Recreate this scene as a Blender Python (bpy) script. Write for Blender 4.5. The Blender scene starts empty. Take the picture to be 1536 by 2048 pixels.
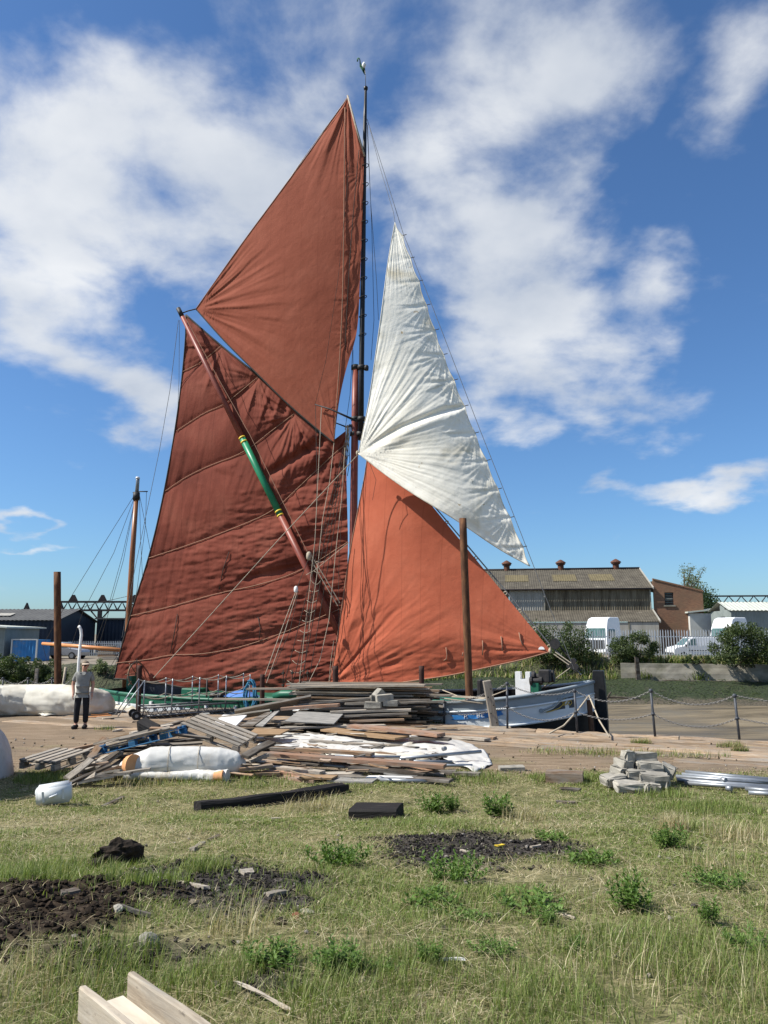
import bpy, bmesh, math, random
import numpy as np
from mathutils import Vector, Matrix, Euler
random.seed(7); RNG = np.random.default_rng(7)
S = bpy.context.scene
COL = S.collection
R = math.radians

# ------------------------------------------------------------------ camera
PITCH = math.atan((1268 - 1024) / 1538.0); F = 1538.0; CZ = 2.44
cam = bpy.data.cameras.new('camera'); camo = bpy.data.objects.new('camera', cam); COL.objects.link(camo)
camo.location = (0, 0, CZ); camo.rotation_euler = (R(90) + PITCH, 0, 0)
cam.sensor_fit = 'VERTICAL'; cam.sensor_height = 24; cam.lens = 24 * F / 2048
cam.clip_start = 0.1; cam.clip_end = 6000
S.camera = camo

SUN_EL = R(47); SUN_A = R(8)          # light travels towards +X, a little towards +Y
LDIR = Vector((math.cos(SUN_EL) * math.cos(SUN_A), math.cos(SUN_EL) * math.sin(SUN_A), -math.sin(SUN_EL)))
sun = bpy.data.lights.new('sun', 'SUN'); suno = bpy.data.objects.new('sun', sun); COL.objects.link(suno)
sun.energy = 5.0; sun.angle = R(0.5); sun.color = (1, .955, .88)
suno.rotation_euler = LDIR.to_track_quat('-Z', 'Y').to_euler()
suno.location = (-30, -10, 40)
S.view_settings.view_transform = 'Standard'; S.view_settings.look = 'None'
S.view_settings.gamma = 1; S.view_settings.exposure = 0.6
S.cycles.max_bounces = 6; S.cycles.diffuse_bounces = 3; S.cycles.transparent_max_bounces = 6
S.cycles.caustics_reflective = False; S.cycles.caustics_refractive = False

_cp, _sp = math.cos(PITCH), math.sin(PITCH)
def ray(px, py):
    a = (px - 768) / F; b = (1024 - py) / F
    return Vector((a, _cp - b * _sp, _sp + b * _cp))
def G(px, py, z=0.0):
    d = ray(px, py); k = (z - CZ) / d.z
    return Vector((0, 0, CZ)) + d * k
def AT(px, py, Y):
    d = ray(px, py); return Vector((0, 0, CZ)) + d * (Y / d.y)

# ------------------------------------------------------------------ world: sky with clouds
W = bpy.data.worlds.new('World'); S.world = W; W.use_nodes = True
nt = W.node_tree; nt.nodes.clear()
def wn(t, **k):
    n = nt.nodes.new(t)
    for a, b in k.items(): setattr(n, a, b)
    return n
def L_(a, b): nt.links.new(a, b)
def wmath(op, a, b=None, c=None):
    n = wn('ShaderNodeMath', operation=op)
    for i, v in enumerate((a, b, c)):
        if v is None: continue
        if isinstance(v, (int, float)): n.inputs[i].default_value = v
        else: L_(v, n.inputs[i])
    return n.outputs[0]
sky = wn('ShaderNodeTexSky', sky_type='NISHITA'); sky.sun_disc = False
sky.sun_elevation = SUN_EL; sky.sun_rotation = math.atan2(-LDIR.x, -LDIR.y)
sky.altitude = 0; sky.air_density = 1.0; sky.dust_density = 0.6; sky.ozone_density = 2.6
tc = wn('ShaderNodeTexCoord'); sep = wn('ShaderNodeSeparateXYZ'); L_(tc.outputs['Generated'], sep.inputs[0])
X_, Y_, Z_ = sep.outputs
az = wmath('ARCTAN2', X_, Y_); el = wmath('ARCSINE', Z_)
# cloud plane coordinates for the texture (perspective towards the horizon)
den = wmath('ADD', wmath('MAXIMUM', Z_, 0.0), 0.28)
pl_ = wn('ShaderNodeCombineXYZ'); L_(wmath('DIVIDE', X_, den), pl_.inputs[0]); L_(wmath('DIVIDE', Y_, den), pl_.inputs[1])
warp = wn('ShaderNodeTexNoise'); L_(pl_.outputs[0], warp.inputs['Vector']); warp.inputs['Scale'].default_value = 3.4; warp.inputs['Detail'].default_value = 5
wsub = wn('ShaderNodeVectorMath', operation='SUBTRACT'); L_(warp.outputs['Color'], wsub.inputs[0]); wsub.inputs[1].default_value = (.5, .5, .5)
aev = wn('ShaderNodeCombineXYZ'); L_(az, aev.inputs[0]); L_(el, aev.inputs[1])
wmul = wn('ShaderNodeVectorMath', operation='MULTIPLY'); L_(wsub.outputs[0], wmul.inputs[0]); wmul.inputs[1].default_value = (.28, .20, 0)
wadd = wn('ShaderNodeVectorMath', operation='ADD'); L_(aev.outputs[0], wadd.inputs[0]); L_(wmul.outputs[0], wadd.inputs[1])
flat = wn('ShaderNodeVectorMath', operation='MULTIPLY'); L_(wadd.outputs[0], flat.inputs[0]); flat.inputs[1].default_value = (1, 1, 0)
BLOBS = [  # px, py, rx, ry, weight : where cloud banks hang
    (430, 330, 400, 240, 1.0), (150, 480, 330, 150, 1.0), (60, 270, 220, 170, .75), (620, 60, 330, 150, .62), (300, 150, 260, 130, .5),
    (1080, 110, 320, 240, 1.2), (860, 330, 300, 170, .8), (600, 480, 260, 160, .7), (1080, 590, 330, 210, 1.25), (900, 480, 200, 140, .6),
    (110, 690, 270, 120, 1.05), (310, 795, 160, 95, 1.0), (1140, 800, 340, 120, .95), (960, 880, 260, 80, .4), (1400, 965, 330, 52, .85),
    (1345, 540, 110, 150, .7), (1520, 130, 120, 180, .7), (80, 1060, 170, 30, .75), (1160, 340, 160, 80, .5), (290, 885, 120, 45, .4), (40, 560, 200, 90, .6)]
acc = None
for (bx, by, rx, ry, w) in BLOBS:
    d = ray(bx, by).normalized(); a0 = math.atan2(d.x, d.y); e0 = math.asin(d.z)
    m = wn('ShaderNodeMapping', vector_type='TEXTURE'); L_(flat.outputs[0], m.inputs['Vector'])
    m.inputs['Location'].default_value = (a0, e0, 0); m.inputs['Scale'].default_value = (rx / F, ry / F, 1)
    g = wn('ShaderNodeTexGradient', gradient_type='SPHERICAL'); L_(m.outputs[0], g.inputs[0])
    acc = wmath('MULTIPLY_ADD', g.outputs['Fac'], w, 0.0 if acc is None else acc)
# the same broken cloud cover carries on round the rest of the sky
outz = wmath('SUBTRACT', wmath('ABSOLUTE', az), 0.50)
outm = wmath('MINIMUM', wmath('MAXIMUM', wmath('MULTIPLY', outz, 4.0), 0.0), 1.0)
upm = wmath('MINIMUM', wmath('MAXIMUM', wmath('MULTIPLY', wmath('SUBTRACT', el, 0.72), 4.0), 0.0), 1.0)
big = wn('ShaderNodeTexNoise'); L_(pl_.outputs[0], big.inputs['Vector']); big.inputs['Scale'].default_value = 1.1; big.inputs['Detail'].default_value = 3
outc = wmath('MULTIPLY', wmath('MAXIMUM', outm, upm), wmath('MULTIPLY', big.outputs['Fac'], 0.85))
acc = wmath('ADD', acc, outc)
fb = wn('ShaderNodeTexNoise'); L_(pl_.outputs[0], fb.inputs['Vector']); fb.inputs['Scale'].default_value = 3.9
fb.inputs['Detail'].default_value = 9; fb.inputs['Roughness'].default_value = .58; fb.inputs['Distortion'].default_value = .15
dens = wmath('MULTIPLY_ADD', wmath('SUBTRACT', fb.outputs['Fac'], .51), 2.15, acc)
cl = wn('ShaderNodeMapRange', interpolation_type='SMOOTHSTEP'); L_(dens, cl.inputs[0]); cl.inputs[1].default_value = .20; cl.inputs[2].default_value = 1.0
covered = wmath('MULTIPLY', cl.outputs[0], .92)
# cloud brightness: thick parts a little greyer than lit billows
sh = wn('ShaderNodeTexNoise'); L_(pl_.outputs[0], sh.inputs['Vector']); sh.inputs['Scale'].default_value = 3.0; sh.inputs['Detail'].default_value = 6
crp = wn('ShaderNodeValToRGB'); L_(sh.outputs['Fac'], crp.inputs[0])
crp.color_ramp.elements[0].position = .3; crp.color_ramp.elements[0].color = (4.3, 4.8, 5.6, 1)
crp.color_ramp.elements[1].position = .68; crp.color_ramp.elements[1].color = (7.5, 7.65, 7.8, 1)
tint = wn('ShaderNodeMix', data_type='RGBA', blend_type='MULTIPLY'); tint.inputs[0].default_value = 1
L_(sky.outputs[0], tint.inputs[6]); tint.inputs[7].default_value = (.64, .90, 1.16, 1)
mx = wn('ShaderNodeMix', data_type='RGBA'); L_(covered, mx.inputs[0]); L_(tint.outputs[2], mx.inputs[6]); L_(crp.outputs[0], mx.inputs[7])
bg = wn('ShaderNodeBackground'); bg.inputs[1].default_value = 0.081; L_(mx.outputs[2], bg.inputs[0])
wo = wn('ShaderNodeOutputWorld'); L_(bg.outputs[0], wo.inputs[0])

# ------------------------------------------------------------------ helpers
ORG = {}                                   # object name -> world origin
def tag(o, label=None, cat=None, group=None, kind=None):
    if label: o['label'] = label
    if cat: o['category'] = cat
    if group: o['group'] = group
    if kind: o['kind'] = kind
    return o
def empty(name, loc, label=None, cat=None, group=None, kind=None):
    o = bpy.data.objects.new(name, None); o.empty_display_size = .2; o.location = loc
    COL.objects.link(o); ORG[o.name] = Vector(loc); return tag(o, label, cat, group, kind)
def link_mesh(name, me, mat=None, parent=None, loc=None):
    o = bpy.data.objects.new(name, me); COL.objects.link(o)
    if mat is not None and not me.materials: me.materials.append(mat)
    if parent is not None:
        o.parent = parent; ORG[o.name] = ORG[parent.name].copy()
        if loc is not None: o.location = Vector(loc) - ORG[parent.name]; ORG[o.name] = Vector(loc)
    else:
        o.location = loc if loc is not None else (0, 0, 0); ORG[o.name] = Vector(o.location)
    return o
class MB:
    """collects shapes in world coordinates, links them as one mesh object"""
    def __init__(s): s.v = []; s.f = []; s.sm = []; s.mi = []; s.cur = 0
    def add(s, vs, fs, smooth=False):
        b = len(s.v); s.v += [tuple(x) for x in vs]; s.f += [tuple(i + b for i in f) for f in fs]
        s.sm += [smooth] * len(fs); s.mi += [s.cur] * len(fs); return s
    def box(s, c, size, rot=None, bev=0.0):
        hx, hy, hz = (k / 2 for k in size); M = rot if rot is not None else Matrix.Identity(3); c = Vector(c)
        if bev <= 0:
            vs = [c + M @ Vector((x * hx, y * hy, z * hz)) for z in (-1, 1) for y in (-1, 1) for x in (-1, 1)]
            return s.add(vs, [(0, 2, 3, 1), (4, 5, 7, 6), (0, 1, 5, 4), (2, 6, 7, 3), (0, 4, 6, 2), (1, 3, 7, 5)])
        bm = bmesh.new(); bmesh.ops.create_cube(bm, size=1)
        for v in bm.verts: v.co = Vector((v.co.x * size[0], v.co.y * size[1], v.co.z * size[2]))
        bmesh.ops.bevel(bm, geom=bm.edges[:], offset=bev, segments=1, affect='EDGES')
        bm.verts.index_update()
        vs = [c + M @ v.co for v in bm.verts]; fs = [[v.index for v in f.verts] for f in bm.faces]; bm.free()
        return s.add(vs, fs)
    def tube(s, pts, r, n=8, cap=True, smooth=True):
        pts = [Vector(p) for p in pts]; k = len(pts)
        rs = r if isinstance(r, (list, tuple)) else [r] * k
        vs = []; prev = None
        for i, p in enumerate(pts):
            d = (pts[min(i + 1, k - 1)] - pts[max(i - 1, 0)]).normalized()
            if prev is None:
                a = Vector((0, 0, 1)) if abs(d.z) < .9 else Vector((1, 0, 0))
                x = d.cross(a).normalized()
            else:
                x = (prev - d * prev.dot(d)).normalized()
            prev = x; y = d.cross(x)
            for j in range(n):
                t = 2 * math.pi * j / n; vs.append(p + (x * math.cos(t) + y * math.sin(t)) * rs[i])
        fs = [(i * n + j, i * n + (j + 1) % n, (i + 1) * n + (j + 1) % n, (i + 1) * n + j) for i in range(k - 1) for j in range(n)]
        s.add(vs, fs, smooth)
        if cap:
            b = len(s.v) - k * n
            s.f += [tuple(b + j for j in range(n))[::-1], tuple(b + (k - 1) * n + j for j in range(n))]; s.sm += [False] * 2; s.mi += [s.cur] * 2
        return s
    def grid(s, P, smooth=True, flip=False):
        nv, nu = len(P), len(P[0]); vs = [p for row in P for p in row]
        fs = []
        for i in range(nv - 1):
            for j in range(nu - 1):
                q = (i * nu + j, i * nu + j + 1, (i + 1) * nu + j + 1, (i + 1) * nu + j)
                fs.append(q[::-1] if flip else q)
        return s.add(vs, fs, smooth)
    def prism(s, poly, ext):
        """closed polygon extruded along ext"""
        n = len(poly); a = [Vector(p) for p in poly]; e = Vector(ext); b = [p + e for p in a]
        return s.add(a + b, [tuple(range(n))[::-1], tuple(range(n, 2 * n))] + [(i, (i + 1) % n, n + (i + 1) % n, n + i) for i in range(n)])
    def build(s, name, mat=None, parent=None, origin=None, mats=None):
        if parent is not None and origin is None: o0 = ORG[parent.name]
        else: o0 = Vector(origin) if origin is not None else Vector((0, 0, 0))
        me = bpy.data.meshes.new(name)
        me.from_pydata([(x[0] - o0.x, x[1] - o0.y, x[2] - o0.z) for x in s.v], [], s.f)
        if mats:
            for m in mats: me.materials.append(m)
            me.polygons.foreach_set('material_index', s.mi)
        me.polygons.foreach_set('use_smooth', s.sm); me.update()
        return link_mesh(name, me, mat, parent, o0 if (origin is not None or parent is None) else None)
def np_mesh(name, V, Fc, mat, loops=4, smooth=False, origin=(0, 0, 0), parent=None, cols=None, kind=None):
    me = bpy.data.meshes.new(name); nf = len(Fc)
    V = np.asarray(V, dtype=np.float32) - np.asarray(origin, dtype=np.float32)
    me.vertices.add(len(V)); me.vertices.foreach_set('co', V.ravel())
    me.loops.add(nf * loops); me.loops.foreach_set('vertex_index', np.asarray(Fc, dtype=np.int32).ravel())
    me.polygons.add(nf); me.polygons.foreach_set('loop_start', np.arange(0, nf * loops, loops, dtype=np.int32))
    me.polygons.foreach_set('loop_total', np.full(nf, loops, dtype=np.int32))
    me.polygons.foreach_set('use_smooth', np.full(nf, smooth))
    me.update(calc_edges=True)
    if cols is not None:
        a = me.color_attributes.new('tint', 'FLOAT_COLOR', 'POINT'); a.data.foreach_set('color', np.asarray(cols, dtype=np.float32).ravel())
    o = link_mesh(name, me, mat, parent, None if parent is not None else origin)
    if kind: o['kind'] = kind
    return o
def copy_tree(o, parent=None):
    c = o.copy(); COL.objects.link(c); ORG[c.name] = ORG[o.name].copy()
    if parent is not None: c.parent = parent
    for ch in o.children: copy_tree(ch, c)
    return c
def rotz(a): return Matrix.Rotation(a, 3, 'Z')
def frame_from(d, up=Vector((0, 0, 1)), roll=0.0):
    x = Vector(d).normalized(); y = up.cross(x)
    y = y.normalized() if y.length > 1e-6 else Vector((0, 1, 0)); z = x.cross(y)
    M = Matrix((x, y, z)).transposed()
    return M @ Matrix.Rotation(roll, 3, 'X')
# numpy noise
_T = RNG.random((256, 256))
def vnoise(x, y):
    x = np.asarray(x, float); y = np.asarray(y, float)
    xi = np.floor(x).astype(int); yi = np.floor(y).astype(int); fx = x - xi; fy = y - yi
    fx = fx * fx * (3 - 2 * fx); fy = fy * fy * (3 - 2 * fy)
    a = _T[xi & 255, yi & 255]; b = _T[(xi + 1) & 255, yi & 255]; c = _T[xi & 255, (yi + 1) & 255]; d = _T[(xi + 1) & 255, (yi + 1) & 255]
    return (a * (1 - fx) + b * fx) * (1 - fy) + (c * (1 - fx) + d * fx) * fy
def fbm(x, y, o=4):
    x = np.asarray(x, float); y = np.asarray(y, float)
    s = 0; a = .5
    for k in range(o): s = s + a * (vnoise(x + 17.3 * k, y + 9.1 * k) - .5); x = x * 2.03; y = y * 2.03; a *= .5
    return s
def sstep(a, b, x):
    t = np.clip((np.asarray(x, float) - a) / (b - a), 0, 1); return t * t * (3 - 2 * t)

# ------------------------------------------------------------------ materials
def newmat(name):
    m = bpy.data.materials.new(name); m.use_nodes = True; t = m.node_tree; t.nodes.clear()
    o = t.nodes.new('ShaderNodeOutputMaterial'); b = t.nodes.new('ShaderNodeBsdfPrincipled'); t.links.new(b.outputs[0], o.inputs[0])
    return m, t, b, o
class NB:
    def __init__(s, t): s.t = t
    def n(s, ty, **k):
        n = s.t.nodes.new(ty)
        for a, b in k.items(): setattr(n, a, b)
        return n
    def l(s, a, b): s.t.links.new(a, b)
    def m(s, op, a, b=None, c=None):
        n = s.n('ShaderNodeMath', operation=op)
        for i, v in enumerate((a, b, c)):
            if v is None: continue
            if isinstance(v, (int, float)): n.inputs[i].default_value = v
            else: s.l(v, n.inputs[i])
        return n.outputs[0]
    def coord(s, which='Object', scale=(1, 1, 1), rot=(0, 0, 0), rand=False):
        c = s.n('ShaderNodeTexCoord'); mp = s.n('ShaderNodeMapping'); mp.inputs['Scale'].default_value = scale; mp.inputs['Rotation'].default_value = rot
        if which == 'World':
            g = s.n('ShaderNodeNewGeometry'); s.l(g.outputs['Position'], mp.inputs['Vector'])
        else: s.l(c.outputs[which], mp.inputs['Vector'])
        if rand:
            oi = s.n('ShaderNodeObjectInfo'); k = s.n('ShaderNodeVectorMath', operation='SCALE'); k.inputs[0].default_value = (37., 11., 23.); s.l(oi.outputs['Random'], k.inputs['Scale'])
            s.l(k.outputs[0], mp.inputs['Location'])
        return mp.outputs[0]
    def noise(s, vec, scale, detail=4, rough=.55, dist=0.0):
        n = s.n('ShaderNodeTexNoise'); s.l(vec, n.inputs['Vector']); n.inputs['Scale'].default_value = scale; n.inputs['Detail'].default_value = detail
        n.inputs['Roughness'].default_value = rough; n.inputs['Distortion'].default_value = dist
        return n.outputs['Fac']
    def ramp(s, fac, stops, interp='LINEAR'):
        r = s.n('ShaderNodeValToRGB'); s.l(fac, r.inputs[0]); cr = r.color_ramp; cr.interpolation = interp
        while len(cr.elements) < len(stops): cr.elements.new(.5)
        for e, (p, c) in zip(cr.elements, stops): e.position = p; e.color = (c[0], c[1], c[2], 1) if not isinstance(c, (int, float)) else (c, c, c, 1)
        return r.outputs[0]
    def mix(s, fac, a, b, mode='MIX'):
        n = s.n('ShaderNodeMix', data_type='RGBA', blend_type=mode)
        for i, v in ((0, fac), (6, a), (7, b)):
            if isinstance(v, (int, float)): n.inputs[i].default_value = v
            elif isinstance(v, tuple): n.inputs[i].default_value = (v[0], v[1], v[2], 1)
            else: s.l(v, n.inputs[i])
        return n.outputs[2]
    def bump(s, h, strength, dist, bsdf):
        b = s.n('ShaderNodeBump'); b.inputs['Strength'].default_value = strength; b.inputs['Distance'].default_value = dist
        s.l(h, b.inputs['Height']); s.l(b.outputs[0], bsdf.inputs['Normal']); return b
def rand_gain(nb, col, amt):
    oi = nb.n('ShaderNodeObjectInfo'); g = nb.m('MULTIPLY_ADD', oi.outputs['Random'], 2 * amt, 1 - amt)
    c = nb.n('ShaderNodeCombineColor'); [nb.l(g, c.inputs[i]) for i in range(3)]
    return nb.mix(1.0, col, c.outputs[0], 'MULTIPLY')
def nmat(name, stops, scale=4, rough=.8, bump=.3, bd=.01, stretch=(1, 1, 1), coord='Object', detail=6, rand=0.0, metal=0.0, dirt=None, spec=.3):
    m, t, b, o = newmat(name); nb = NB(t)
    v = nb.coord(coord, stretch, rand=rand > 0); f = nb.noise(v, scale, detail, .62)
    c = nb.ramp(f, stops)
    if dirt:
        f2 = nb.noise(nb.coord(coord, (1, 1, 1)), dirt[0], 5, .6); c = nb.mix(nb.ramp(f2, [(dirt[1], 0), (dirt[2], 1)]), c, dirt[3])
    if rand: c = rand_gain(nb, c, rand)
    nb.l(c, b.inputs['Base Color']); b.inputs['Roughness'].default_value = rough; b.inputs['Metallic'].default_value = metal
    b.inputs['Specular IOR Level'].default_value = spec
    if bump: nb.bump(f, bump, bd, b)
    return m
def wood(name, c1, c2, c3, rand=.35, rough=.85):
    m, t, b, o = newmat(name); nb = NB(t)
    v = nb.coord('Object', (1.2, 14, 14), rand=True); f = nb.noise(v, 2.2, 7, .65, .8)
    v2 = nb.coord('Object', (1, 2.5, 2.5), rand=True); f2 = nb.noise(v2, 1.7, 5, .6)
    c = nb.ramp(f, [(.3, c1), (.5, c2), (.72, c3)])
    grey = nb.mix(nb.ramp(f2, [(.42, 0), (.68, .75)]), c, (.23, .215, .19)); grey = rand_gain(nb, grey, rand)
    st = nb.noise(nb.coord('Object', (2, 5, 5), rand=True), 5, 4); grey = nb.mix(nb.ramp(st, [(.62, 0), (.74, .7)]), grey, (.05, .042, .035))
    nb.l(grey, b.inputs['Base Color']); b.inputs['Roughness'].default_value = rough; b.inputs['Specular IOR Level'].default_value = .2
    nb.bump(f, .5, .006, b); return m
M = {}
M['wood_grey'] = wood('weathered_wood', (.14, .115, .09), (.29, .25, .20), (.42, .375, .31))
M['wood_brown'] = wood('brown_wood', (.13, .08, .045), (.27, .17, .10), (.40, .28, .18))
M['wood_pale'] = wood('pale_wood', (.24, .195, .145), (.37, .315, .24), (.47, .42, .34), .2)
M['wood_dark'] = wood('dark_wood', (.025, .02, .016), (.07, .055, .042), (.15, .12, .09), .4)
M['wood_red'] = wood('reddish_wood', (.20, .10, .06), (.33, .19, .12), (.44, .30, .21), .3)
M['charred'] = nmat('charred_timber', [(.3, (.004, .004, .004)), (.6, (.014, .012, .011)), (.8, (.045, .037, .03))], 3, .8, 1, .02, (1.2, 8, 8))
M['blue_pallet'] = nmat('blue_pallet_paint', [(.3, (.02, .10, .24)), (.6, (.045, .19, .38)), (.75, (.16, .2, .22))], 5, .75, .4, .006, (1, 6, 6), rand=.2)
M['rust'] = nmat('rusty_steel', [(.25, (.035, .017, .010)), (.5, (.095, .042, .02)), (.66, (.17, .078, .032)), (.8, (.08, .05, .035))], 3, .85, .5, .006, (3, 3, .8), detail=8, coord='Object')
M['rust_dark'] = nmat('dark_rusty_steel', [(.25, (.02, .010, .008)), (.55, (.05, .022, .016)), (.8, (.085, .042, .03))], 4, .85, .4, .005, (2, 2, .8))
M['black'] = nmat('black_paint', [(.3, (.006, .006, .007)), (.7, (.018, .018, .02))], 8, .45, .15, .004)
M['black_iron'] = nmat('black_iron', [(.3, (.012, .012, .014)), (.7, (.04, .036, .034))], 12, .6, .3, .004)
M['hull_black'] = nmat('hull_black_tar', [(.3, (.003, .003, .003)), (.7, (.012, .011, .010))], 3, .6, .3, .01, (1, 1, 5))
M['white'] = nmat('white_paint', [(.3, (.66, .66, .64)), (.7, (.8, .8, .78))], 5, .5, .1, .003, dirt=(3, .6, .8, (.45, .42, .36)))
M['hull_white'] = nmat('white_hull_paint', [(.3, (.62, .66, .67)), (.7, (.78, .8, .8))], 2, .4, .12, .004, (1, 1, 4), dirt=(2.4, .58, .85, (.4, .38, .33)))
M['hull_blue'] = nmat('pale_blue_hull_paint', [(.3, (.66, .69, .69)), (.7, (.74, .76, .75))], 2, .4, .15, .004, (1, 1, 5), dirt=(2.4, .6, .85, (.33, .34, .33)))
M['hull_grey'] = nmat('blue_grey_hull_paint', [(.3, (.24, .28, .30)), (.7, (.30, .34, .36))], 2, .4, .15, .004, (1, 1, 5), dirt=(2.4, .6, .85, (.22, .22, .2)))
M['green'] = nmat('green_paint', [(.3, (.012, .085, .05)), (.7, (.02, .13, .075))], 4, .45, .12, .004, dirt=(3, .62, .85, (.06, .09, .06)))
M['spar_green'] = nmat('bright_green_spar_paint', [(.3, (.012, .17, .08)), (.7, (.02, .22, .105))], 4, .4, .08, .003)
M['spar_red'] = nmat('red_brown_spar_paint', [(.3, (.16, .038, .026)), (.55, (.22, .058, .038)), (.8, (.27, .09, .06))], 3, .45, .15, .004, (1, 1, 1))
M['yellow'] = nmat('yellow_paint', [(.3, (.6, .42, .03)), (.7, (.72, .52, .05))], 6, .5, 0)
M['gold'] = nmat('gold_paint', [(.3, (.42, .27, .04)), (.7, (.55, .38, .08))], 6, .4, 0)
M['ribbon_blue'] = nmat('blue_ribbon_paint', [(.3, (.03, .17, .46)), (.7, (.05, .24, .56))], 6, .45, 0)
M['varnish'] = nmat('varnished_spar', [(.3, (.17, .065, .025)), (.6, (.27, .11, .042)), (.8, (.34, .16, .07))], 2.5, .35, .1, .003, (4, 4, .6))
M['boom_orange'] = nmat('orange_boom_varnish', [(.3, (.5, .19, .06)), (.7, (.66, .3, .12))], 2.5, .35, .1, .003, (.6, 4, 4))
M['rope'] = nmat('hemp_rope', [(.3, (.30, .25, .18)), (.7, (.46, .40, .31))], 40, .9, .3, .003)
M['rope_red'] = nmat('tan_brail_rope', [(.3, (.24, .125, .08)), (.7, (.33, .19, .125))], 40, .9, .3, .003)
M['rope_blue'] = nmat('blue_rope', [(.3, (.02, .10, .19)), (.7, (.05, .22, .34))], 30, .8, .3, .003)
M['rope_dark'] = nmat('tarred_rope', [(.3, (.02, .017, .014)), (.7, (.06, .052, .042))], 40, .85, .3, .003)
M['wire'] = nmat('galvanised_wire', [(.3, (.10, .10, .10)), (.7, (.2, .2, .2))], 30, .5, 0, metal=.3)
M['steel'] = nmat('galvanised_tube', [(.3, (.20, .215, .23)), (.6, (.31, .33, .35)), (.8, (.22, .19, .16))], 5, .42, .1, .002, (1, 3, 3), metal=.55, rand=.2)
M['chain'] = nmat('galvanised_chain', [(.3, (.14, .135, .13)), (.7, (.3, .29, .28))], 30, .5, 0, metal=.5)
M['stanchion'] = nmat('dark_steel_stanchion', [(.3, (.03, .035, .045)), (.7, (.07, .075, .085))], 9, .5, .2, .003)
M['concrete'] = nmat('grey_concrete', [(.3, (.20, .185, .155)), (.55, (.31, .29, .245)), (.8, (.40, .37, .31))], 7, .92, .6, .012, rand=.14, detail=9)
M['concrete_old'] = nmat('stained_concrete', [(.25, (.16, .145, .12)), (.5, (.27, .25, .205)), (.75, (.36, .335, .28))], .9, .92, .5, .03, (1, 1, 2.2), detail=9, dirt=(.5, .5, .75, (.10, .10, .06)))
M['plastic_white'] = nmat('white_plastic_sheet', [(.3, (.50, .49, .455)), (.7, (.63, .62, .58))], 2.5, .45, .2, .01, dirt=(2.2, .55, .75, (.40, .36, .29)))
M['tarp_cream'] = nmat('cream_canvas', [(.3, (.50, .47, .39)), (.7, (.66, .63, .54))], 2.0, .8, .3, .02, dirt=(1.6, .52, .72, (.36, .31, .225)))
M['jerry'] = nmat('milky_plastic', [(.3, (.58, .60, .60)), (.7, (.68, .70, .69))], 4, .35, .05, .003)
M['ply'] = nmat('plywood_face', [(.25, (.36, .30, .22)), (.5, (.52, .46, .37)), (.75, (.60, .545, .46))], 2.2, .8, .2, .004, (1, 5, 5), dirt=(2.5, .6, .78, (.30, .25, .19)))
M['board_white'] = nmat('white_faced_board', [(.3, (.55, .53, .50)), (.6, (.74, .73, .71)), (.75, (.5, .46, .42))], 4, .5, .1, .003, detail=8)
M['board_grey'] = nmat('grey_weathered_sheet', [(.25, (.13, .125, .115)), (.5, (.24, .23, .21)), (.75, (.33, .31, .28))], 3, .85, .3, .005, (1, 4, 4))
M['board_brown'] = nmat('brown_ply_sheet', [(.25, (.16, .10, .05)), (.5, (.27, .175, .095)), (.75, (.35, .25, .15))], 2.5, .8, .3, .004, (1, 5, 5))
M['orange_card'] = nmat('orange_board', [(.3, (.55, .25, .10)), (.7, (.66, .36, .18))], 4, .8, .1, .003)
M['skin'] = nmat('skin', [(.3, (.42, .22, .155)), (.7, (.50, .28, .20))], 9, .6, .05, .002)
M['shirt'] = nmat('grey_polo_cotton', [(.3, (.20, .20, .185)), (.7, (.27, .27, .25))], 12, .9, .4, .008)
M['trousers'] = nmat('black_trouser_cotton', [(.3, (.010, .011, .014)), (.7, (.02, .021, .025))], 10, .9, .4, .008)
M['cap'] = nmat('khaki_cap_cotton', [(.3, (.16, .125, .09)), (.7, (.24, .19, .14))], 14, .9, .2, .004)
M['cap_peak'] = nmat('pale_cap_peak', [(.3, (.45, .36, .27)), (.7, (.55, .45, .35))], 14, .9, .2, .004)
M['hair'] = nmat('dark_hair', [(.3, (.03, .022, .017)), (.7, (.07, .055, .045))], 30, .7, .4, .004)
M['rubber'] = nmat('black_rubber', [(.3, (.012, .012, .012)), (.7, (.03, .03, .03))], 8, .8, .2, .003)
M['glass'] = nmat('dark_glass', [(.3, (.02, .028, .03)), (.7, (.05, .06, .065))], 2, .08, 0, spec=.6)
M['glass_green'] = nmat('tinted_windscreen', [(.3, (.05, .10, .09)), (.7, (.09, .16, .14))], 2, .08, 0, spec=.6)
M['car_white'] = nmat('white_car_paint', [(.3, (.74, .75, .76)), (.7, (.82, .82, .82))], 3, .3, 0, spec=.5)
M['car_silver'] = nmat('silver_car_paint', [(.3, (.34, .35, .37)), (.7, (.46, .47, .48))], 3, .3, 0, metal=.5)
M['grille'] = nmat('dark_grille_plastic', [(.3, (.015, .015, .015)), (.7, (.04, .04, .04))], 9, .6, .1)
M['lamp'] = nmat('headlamp_lens', [(.3, (.55, .58, .6)), (.7, (.7, .72, .74))], 9, .15, 0)
M['fence'] = nmat('galvanised_palisade', [(.3, (.36, .39, .42)), (.7, (.52, .54, .56))], 6, .5, .1, metal=.25)
M['shed_navy'] = nmat('navy_cladding', [(.3, (.010, .016, .028)), (.7, (.02, .03, .05))], 1, .55, .1, (1, 1, 1) and .01)
M['shed_roof_dark'] = nmat('dark_sheet_roof', [(.3, (.06, .06, .06)), (.7, (.11, .11, .105))], 1.5, .8, .2)
M['shed_grey'] = nmat('grey_green_cladding', [(.3, (.17, .20, .19)), (.7, (.24, .27, .26))], 1.2, .6, .1)
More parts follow.
